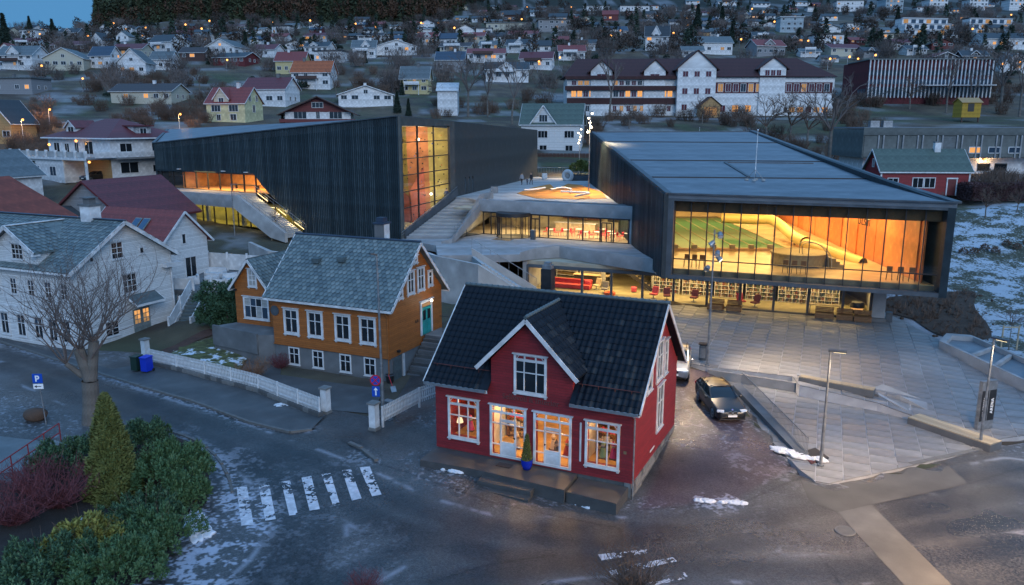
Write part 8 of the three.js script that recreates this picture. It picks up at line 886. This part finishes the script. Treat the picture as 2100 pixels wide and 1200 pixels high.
const sn=(px,py,w,d,lab,seed,yaw=0)=>{const q=rngOf(seed),b=[];for(let c=0;c<14;c++){const g=new THREE.SphereGeometry(1,22,9,0,TAU,0,Math.PI / 2),p=g.attributes.position,o=[(q()*2-1)*w*.85,(q()*2-1)*d*.6],r=(.1+.28*q())*Math.min(1,.45+d);for(let i=0;i<p.count;i++){const k=.45+1.1*fbm(p.getX(i)*2.4+seed+c*9,p.getZ(i)*2.4,3);p.setXYZ(i,o[0]+p.getX(i)*r*1.7*k,p.getY(i)*.17*k*(.5+q()*.06+r),o[1]+p.getZ(i)*r*k);}g.computeVertexNormals();b.push(g);}const g=mergeGeometries(b);const t=thing('snow_heap',lab,'snow heap',px>1600?atH(px,py,.17):onG(px,py,.03),yaw);mesh('snow',g,M.snow,t);};
sn(200,1070,.7,.5,'patch of snow among the shrubs of the bed',81);sn(930,964,.6,.25,'small strip of snow at the foot of the porch',82,25);sn(1205,1037,1.3,.16,'strip of snow before the right end of the porch',83,30);sn(1640,935,1.4,.45,'long heap of snow at the foot of the steel railing',84,45);sn(1440,755,.9,.3,'strip of snow along the yard edge by the floodlight pole',85,40);sn(585,833,.5,.3,'small heap of snow on the pavement by the picket fence',86);sn(405,1080,1.1,.5,'snow left along the kerb of the shrub bed',87,60);sn(1480,1030,1.3,.1,'strip of snow along the edge of the yard',88,8);sn(1515,800,.5,.15,'thin strip of snow beside the black car',89,45);sn(1455,770,.4,.15,'small snow lump just below the floodlight pole',90,45);
for(let i=0;i<5;i++){const p=onG(330-i*14,1120+i*20);}
// stair and red railing left of the bed, stage with pale roof
const st=thing('railing_stair','pale stone steps with red tube railing at the left picture edge','stairs');for(let i=0;i<6;i++){const a=atH(-10+i*26,1010-i*17,.2);mesh('step',new MB().rbox(a[0],-.3+i*.1,a[2],1.6,.35,.5,35),M.slabC,st);}const r=new MB(),a0=atH(-10,1000,.3),a1=atH(125,905,.8);for(const o of[.5,1.0])r.cyl([a0[0],a0[1]+o,a0[2]],[a1[0],a1[1]+o,a1[2]],.03,.03,6);for(let k=0;k<=4;k++)r.cyl([mix(a0[0],a1[0],k / 4),mix(a0[1],a1[1],k / 4),mix(a0[2],a1[2],k / 4)],[mix(a0[0],a1[0],k / 4),mix(a0[1],a1[1],k / 4)+1,mix(a0[2],a1[2],k / 4)],.03,.03,6);mesh('railing',r,mat('railRed',[.22,.02,.025],{map:0}),st);
drape('paved_corner',PX([[-10,895],[75,905],[125,925],[60,965],[-10,975]]),.05,mat('wetSlab',[.13,.15,.16],{size:3,roughness:.35}),1.5);
}
{ // garden of the orange house: lawn, beds, dark conifers
const lawn=PX([[430,690],[520,690],[535,705],[500,745],[485,770],[360,730],[330,722]]);const gr=tex(512,512,(u,v,i,j)=>{const n=tn(u,v,24,4),s=tn(u,v,9,5),k=s>.5?Math.min(1,(s-.5)*9)*(n>.45?1:.3):0,g=70+(n-.5)*60;return[mix(g*1.05,190,k),mix(g*1.08,196,k),mix(g*.6,205,k)];});const lm=new THREE.MeshStandardMaterial({map:rep(gr,5),roughness:.95});drape('lawn',lawn,.07,lm,1.2);drape('planting_bed',PX([[330,720],[440,672],[455,682],[400,702],[345,728]]),.075,mat('redSoil',[.09,.04,.025],{size:1.4,bump:.02}),1.2);
drape('garden_path',PX([[560,700],[580,715],[575,770],[790,800],[760,850],[655,840],[490,772],[510,730]]),.05,M.pavement,1.2);
const con=(px,py,h,r,lab,seed)=>{const t=thing('garden_conifer',lab,'conifer',onG(px,py));const q=rngOf(seed),C=[];for(let i=0;i<70;i++){const a=q()*TAU,k=q(),d=r*Math.sqrt(q());C.push([Math.cos(a)*d,.3+k*h*(1-.45*d / r),Math.sin(a)*d,.32,1.7]);}mesh('foliage',leafCloud(7000,1,clumpPts(C),.11,seed),M.leafDark,t);mesh('stem',new MB().cyl([0,0,0],[0,h*.6,0],.08,.05,6),M.bark,t);};con(440,668,3.6,1.2,'bushy dark conifer nearest the white stair',91);con(468,672,3.4,1.15,'bushy dark conifer in the middle of the three by the patio',92);con(487,655,3.3,.9,'bushy dark conifer touching the orange side house',93);
}
{ // prototypes of bare trees, conifers and brush; copies follow
const bare=[[{seed:11,h:5,r:.3,lv:5,first:5,sh:.66,ang:34,up:.12,bend:.25,max:2600},M.twig],[{seed:12,h:4,r:.26,lv:5,first:6,sh:.68,ang:42,up:.08,bend:.3,max:2600},M.twigBrown],[{seed:13,h:6,r:.28,lv:5,first:4,sh:.62,ang:26,up:.2,bend:.2,max:2600},M.twig]].map(([o,m])=>{const g=branchTree(o);return[g,m];});
const used2=[0,0,0],protos=[];
const tree=(k,pos,s,lab,grp)=>{let t;if(!protos[k]){t=protos[k]=thing('bare_tree',lab,'tree',pos,rnd()*360,grp);mesh('trunk',bare[k][0].trunk,M.bark,t);mesh('crown',bare[k][0].crown,bare[k][1],t);t.scale.setScalar(s);}else t=copyOf(protos[k],pos,rnd()*360,lab,grp,s);};
const at=(px,py)=>onHill(px,py,95)||[0,0,-200];
// heights in photo pixels set the size
const put=(px,py,hp,k,lab,grp)=>{const p=at(px,py),s=-p[2]*CP / FPX*hp / [13.5,12.5,15][k];tree(k,p,s,lab,grp);};
put(1700,338,185,0,'tall bare tree between the swimming hall roof and the grey workshop');put(1620,300,130,1,'dark bare tree before the lower wing of the school');put(1570,300,120,1,'dark bare tree left of its neighbour before the school wing');put(1655,305,120,1,'bare tree close to the tall one before the school');put(1250,245,130,2,'slim bare tree before the left part of the school');put(960,240,135,0,'bare tree rising just behind the climbing hall window');put(1000,240,110,2,'bare tree among the group behind the climbing hall, second');put(1050,255,130,2,'bare tree nearest the tall white gable house');put(905,230,90,1,'bare tree at the left of the group behind the climbing hall');put(1985,235,85,2,'bare tree beside the yellow play hut');put(2050,235,150,0,'big bare tree at upper right before the striped building');put(2090,240,140,2,'bare tree at the right picture edge below the lamps');put(1940,232,110,2,'thin bare tree left of the yellow play hut');put(1865,225,80,1,'small bare tree before the striped building');put(1440,255,65,1,'small bare tree before the school entrance');put(1290,265,60,1,'small bare tree on the school yard slope');
put(1925,455,70,1,'bare fruit tree on the snowy lawn right of the swimming hall');put(2020,450,75,1,'spreading bare fruit tree on the snowy lawn, second from the hall');put(2085,440,60,1,'bare fruit tree on the snowy lawn at the picture edge');
put(335,225,45,1,'small bare tree before the long cream house');put(95,255,70,1,'bare bushy tree between the ochre house and the villa');put(390,245,55,1,'bare tree left of the pale yellow house');put(160,345,50,1,'small bare tree before the white villa');put(690,200,60,2,'bare tree above the chalet');put(410,190,60,1,'bare tree on the slope below the long maroon roofs');put(240,180,50,1,'bare tree left of the grey gabled pair');put(1130,240,70,2,'bare tree behind the green slate roof');put(1400,60,40,1,'bare tree high above the school');put(1500,30,45,0,'bare tree near the top edge above the school');
const yl=[[568,495,4],[604,470,4],[540,470,4]];yl.forEach(([px,py],i)=>{const p=onHill(px,py,80),t=thing('staked_sapling',['young sapling tied between stakes nearest the orange house','young staked sapling near the gallery stair','young staked sapling furthest up the lawn'][i],'tree',p);mesh('trunk',new MB().cyl([0,0,0],[0,3.4,0],.04,.015,5),M.bark,t);mesh('crown',bare[1][0].crown,M.twig,t).scale.setScalar(.22);t.children[1].position.y=1.4;for(const s of[-1,1])mesh('stake',new MB().cyl([s*.6,0,0],[s*.6,1.7,0],.05,.05,6),M.paleWood,t);mesh('tie',new MB().box(-.6,1.5,-.03,.6,1.6,.03),M.paleWood,t);});
for(const[px,py,lab]of[[2068,720,'staked sapling on the snowy slope beside the planter']]){const p=onHill(px,py,40),t=thing('staked_sapling',lab,'tree',p);mesh('trunk',new MB().cyl([0,0,0],[0,3,0],.04,.015,5),M.bark,t);mesh('crown',bare[1][0].crown,M.twig,t).scale.setScalar(.2);t.children[1].position.y=1.2;for(const s of[-1,1])mesh('stake',new MB().cyl([s*.6,0,0],[s*.6,2,0],.06,.06,6),M.paleWood,t);mesh('tie',new MB().box(-.6,1.8,-.03,.6,1.9,.03),M.paleWood,t);}
// single conifers of the gardens
const cg=leafCloud(2600,1,(q)=>{const t=Math.pow(q(),1.25),L=Math.floor(t*9),a=q()*TAU,r=1.75*(1-t)*(.45+.6*q())*(1+.2*Math.sin(a*4+L));return[Math.cos(a)*r,.6+t*9-r*.35,Math.sin(a)*r,Math.cos(a),-.25,Math.sin(a)];},.34,101);let cp=null;
const conifer=(px,py,hp,lab)=>{const p=onHill(px,py,95);if(!p)return;const s=-p[2]*CP / FPX*hp / 10;if(!cp){cp=thing('conifer',lab,'conifer',p);mesh('crown',cg,M.leafConifer,cp);mesh('trunk',new MB().cyl([0,0,0],[0,8,0],.16,.05,6),M.bark,cp);cp.scale.setScalar(s);}else copyOf(cp,p,rnd()*360,lab,undefined,s);};
[[12,95,66,'dark conifer at the left picture edge by the skyline'],[62,68,34,'rounded conifer standing against the sky'],[110,84,44,'pointed dark conifer beside the skyline houses'],[505,110,44,'dark conifer in the upper left between white roofs'],[430,132,34,'conifer before the wide white gable on the left'],[580,258,26,'narrow dark conifer beside the chalet'],[815,232,45,'dark conifer by the low white house on the middle slope'],[838,238,36,'small conifer right of its taller neighbour on the middle slope'],[750,130,24,'olive conifer before the grey roofed white house'],[865,108,24,'conifer left of the long cream house'],[1240,95,34,'conifer left of the blue roofed hillside house'],[1246,96,30,'conifer close beside another left of the blue roofed house'],[1500,90,40,'conifer above the right part of the school'],[1430,60,50,'conifer high above the school gable'],[1480,58,44,'conifer high above the school roof'],[1840,50,34,'conifer left of the stepped white blocks'],[1330,185,50,'olive conifer at the left end of the school'],[825,196,30,'conifer behind the yellow grey roofed house'],[545,112,26,'conifer beside the maroon roofed white house'],[430,96,30,'conifer among the upper left houses'],[660,182,20,'small conifer before the orange roofed house'],[35,385,70,'dark bushy conifer beside the left edge house'],[75,390,60,'dark bushy conifer before the villa wing'],[1000,60,22,'conifer near the cream flat roofed house'],[1100,122,20,'conifer in the middle among white houses']].forEach((c)=>conifer(...c));
// brush and hedges
const br=new MB(),qb=rngOf(33);for(let i=0;i<60;i++){const a=qb()*TAU;let p=new V3((qb()-.5)*2.4,0,(qb()-.5)*2.4),d=new V3(Math.cos(a)*.5,1,Math.sin(a)*.5).normalize();for(let k=0;k<3;k++){const n=p.clone().addScaledVector(d,.8);br.cyl(p.toArray(),n.toArray(),.04-k*.01,.03-k*.01,3,false);p=n;d.add(new V3(qb()-.5,qb()*.2,qb()-.5).multiplyScalar(.8)).normalize();for(let j=0;j<3;j++){const e=p.clone().add(new V3(qb()-.5,qb()-.1,qb()-.5).multiplyScalar(1.1));br.cyl(p.toArray(),e.toArray(),.02,.012,3,false);}}}const brush=br.geo();
const scatter=(name,geo,m,n,f,seed)=>{const q=rngOf(seed),I=new THREE.InstancedMesh(geo,m,n),d=new THREE.Object3D(),c=new THREE.Color();let k=0,tries=0;while(k<n&&tries++<n*60){const e=f(q);if(!e)continue;d.position.set(...e.p);d.rotation.set(0,q()*TAU,0);d.scale.set(e.s*(.85+.3*q()),e.s*(e.h||1),e.s*(.85+.3*q()));d.updateMatrix();I.setMatrixAt(k,d.matrix);const v=.7+.6*q();c.setRGB(v*(e.c?e.c[0]:1),v*(e.c?e.c[1]:1),v*(e.c?e.c[2]:1));I.setColorAt(k,c);k++;}I.count=k;I.name=numbered(name);I.castShadow=I.receiveShadow=true;I.userData.kind='stuff';scene.add(I);};
const pix=(x0,x1,y0,y1)=>(q)=>{const p=onHill(mix(x0,x1,q()),mix(y0,y1,q()),95);return p&&{p,s:.5+q()*.75};};
const areas=[[0,420,205,250],[180,420,150,190],[300,500,160,235],[230,420,235,265],[890,1120,200,245],[1130,1240,270,300],[1540,1720,290,335],[1900,2100,175,235],[1990,2100,385,415],[660,830,150,205],[0,120,225,330],[1240,1560,240,262],[1690,1800,200,300]].map((a)=>pix(...a));
scatter('undergrowth',brush,M.twigBrown,300,(q)=>areas[Math.floor(q()*areas.length)](q),44);
scatter('undergrowth',brush,M.twig,420,(q)=>{const p=onHill(2100*q(),25+190*q()*q(),150);return p&&{p,s:.9+q()*1.6};},45);
const crownB=leafCloud(900,1,(q)=>{const a=q()*TAU,v=Math.acos(1-2*q()),s=2.6*(.5+.5*q());return[Math.cos(a)*Math.sin(v)*s,4.2+Math.cos(v)*s*1.1,Math.sin(a)*Math.sin(v)*s,q()-.5,q()-.2,q()-.5];},.3,46);
scatter('undergrowth',leafCloud(400,1,clumpPts([[0,.8,0,1.1,.8],[.9,.6,.3,.8,.8],[-.7,.6,-.5,.8,.8]]),.28,47),M.leafConifer,260,(q)=>{const p=onHill(2100*q(),40+180*q()*q(),150);return p&&{p,s:.7+q()*.9};},48);
// the wooded mountain
const fg=leafCloud(150,1,(q)=>{const t=Math.pow(q(),1.2),a=q()*TAU,r=2.2*(1-t)*(.5+.6*q());return[Math.cos(a)*r,1+t*11-r*.3,Math.sin(a)*r,Math.cos(a),-.1,Math.sin(a)];},1.1,102),dg=leafCloud(150,1,(q)=>{const a=q()*TAU,v=Math.acos(1-2*q()),s=3*(.6+.5*q());return[Math.cos(a)*Math.sin(v)*s,5.5+Math.cos(v)*s*1.2,Math.sin(a)*Math.sin(v)*s,q()-.5,q(),q()-.5];},.7,103);
const wood=(q)=>{const d=540+900*Math.pow(q(),1.5),k=-.62+1.35*q(),x=k*d,z=-d;const edge=548+232*sst(-.12,.05,k)+60*sst(.1,.3,k);if(d<edge)return null;if(k<-.5)return null;return{p:[x,ground(x,z)-.5,z],s:.75+q()*.8,h:.9+q()*.4,c:d<edge+60?[1.6,1.2,.9]:[1,1,1]};};
scatter('forest',fg,mat('forestGreen',[.022,.038,.024],{map:0,roughness:1}),13000,wood,104);scatter('forest',dg,mat('forestBrown',[.05,.036,.028],{map:0,roughness:1}),5000,(q)=>{const e=wood(q);return e&&-e.p[2]<900?e:null;},105);
scatter('far_trees',dg,M.forestBrown,420,(q)=>{const p=onHill(2100*q(),5+110*q(),250);return p&&{p:[p[0],p[1]-.5,p[2]],s:.45+q()*.5};},106);
scatter('far_trees',fg,M.forestGreen,200,(q)=>{const p=onHill(2100*q(),5+110*q(),250);return p&&{p:[p[0],p[1]-.3,p[2]],s:.4+q()*.4};},107);
}
{ // hedges, the bare bank beside the hall and stones along the field
const bank=smooth([[1817,642],[1828,622],[1850,610],[1930,604],[1985,600],[2005,640],[2030,680],[2010,702],[1965,702],[1925,688],[1870,662]].map((p)=>{const q=onHill(p[0],p[1],40);return[q[0]+ra(-.4,.4),q[2]+ra(-.4,.4)];}),3);drape('bank',bank,.09,mat('bankSoil',[.085,.058,.042],{size:1.6,bump:.05,roughness:1}),1.5);scatterBank(bank);{const sg=tex(1024,1024,(u,v,i,j)=>{const n=tn(u,v,9,7),f=tn(u,v,90,3),k=sst(.41,.57,n*.6+f*.4)*.78,g=62+(hash2(i,j)-.5)*30+(f-.5)*40;return[mix(g*1.05,190,k),mix(g*1.05,200,k),mix(g*.8,216,k)];});drape('snowy_lawn',[[34.6,-60],[35.6,-57],[39,-54],[50,-47],[75,-44],[110,-70],[105,-101],[70,-103],[48,-101],[40.5,-92],[38,-80],[35.6,-70]],.06,new THREE.MeshStandardMaterial({map:rep(sg,13),roughness:.9,bumpMap:rep(grit,1.5),bumpScale:.03}),2);}
function scatterBank(P){const q=rngOf(71),b=new MB(),st=new MB();for(let i=0,n=0;n<130&&i<4000;i++){const x=ra(26,46,q),z=ra(-80,-50,q);if(!inPoly(x,z,P))continue;n++;const y=ground(x,z)+.05;for(let k=0;k<7;k++)b.cyl([x,y,z],[x+ra(-.5,.5,q),y+ra(.25,.8,q),z+ra(-.5,.5,q)],.022,.008,3,false);st.geom(new THREE.IcosahedronGeometry(ra(.06,.22,q),0),T(x+ra(-1,1,q),y,z+ra(-1,1,q),q()*360));}mesh('undergrowth',b,M.twigBrown,scene,{kind:'stuff'});mesh('rubble',st,M.bankSoil,scene,{kind:'stuff'});}
const hd=thing('clipped_hedge','broad brown clipped hedge right of the red cottage','hedge',onHill(2060,412,80));mesh('foliage',leafCloud(9000,1,(q)=>{const f=Math.floor(q()*3),x=(q()-.5)*11,y=q()*2,z=(q()-.5)*4;return f===0?[x,2+q()*.15,z,0,1,0]:f===1?[x,y,2+q()*.15,0,.4,1]:[-5.5+q()*.15,y,z,-1,.4,0];},.16,111),mat('leafHedge',[.07,.03,.03],{map:0}),hd);
const q=rngOf(17);for(let i=0;i<7;i++){const p=onHill(1975+i*22,525-i*3+(i%2)*5,60),t=thing('field_stump',`small dark cut bush, ${['first', 'second', 'third', 'fourth', 'fifth', 'sixth', 'seventh'][i]} from the hall along the snowy field path`,'bush',p,0,'cut bushes along the field path');mesh('twigs',leafCloud(160,1,clumpPts([[0,.3,0,.42]]),.12,120+i),M.twigBrown,t);}
}
renderer.render(scene,camera);
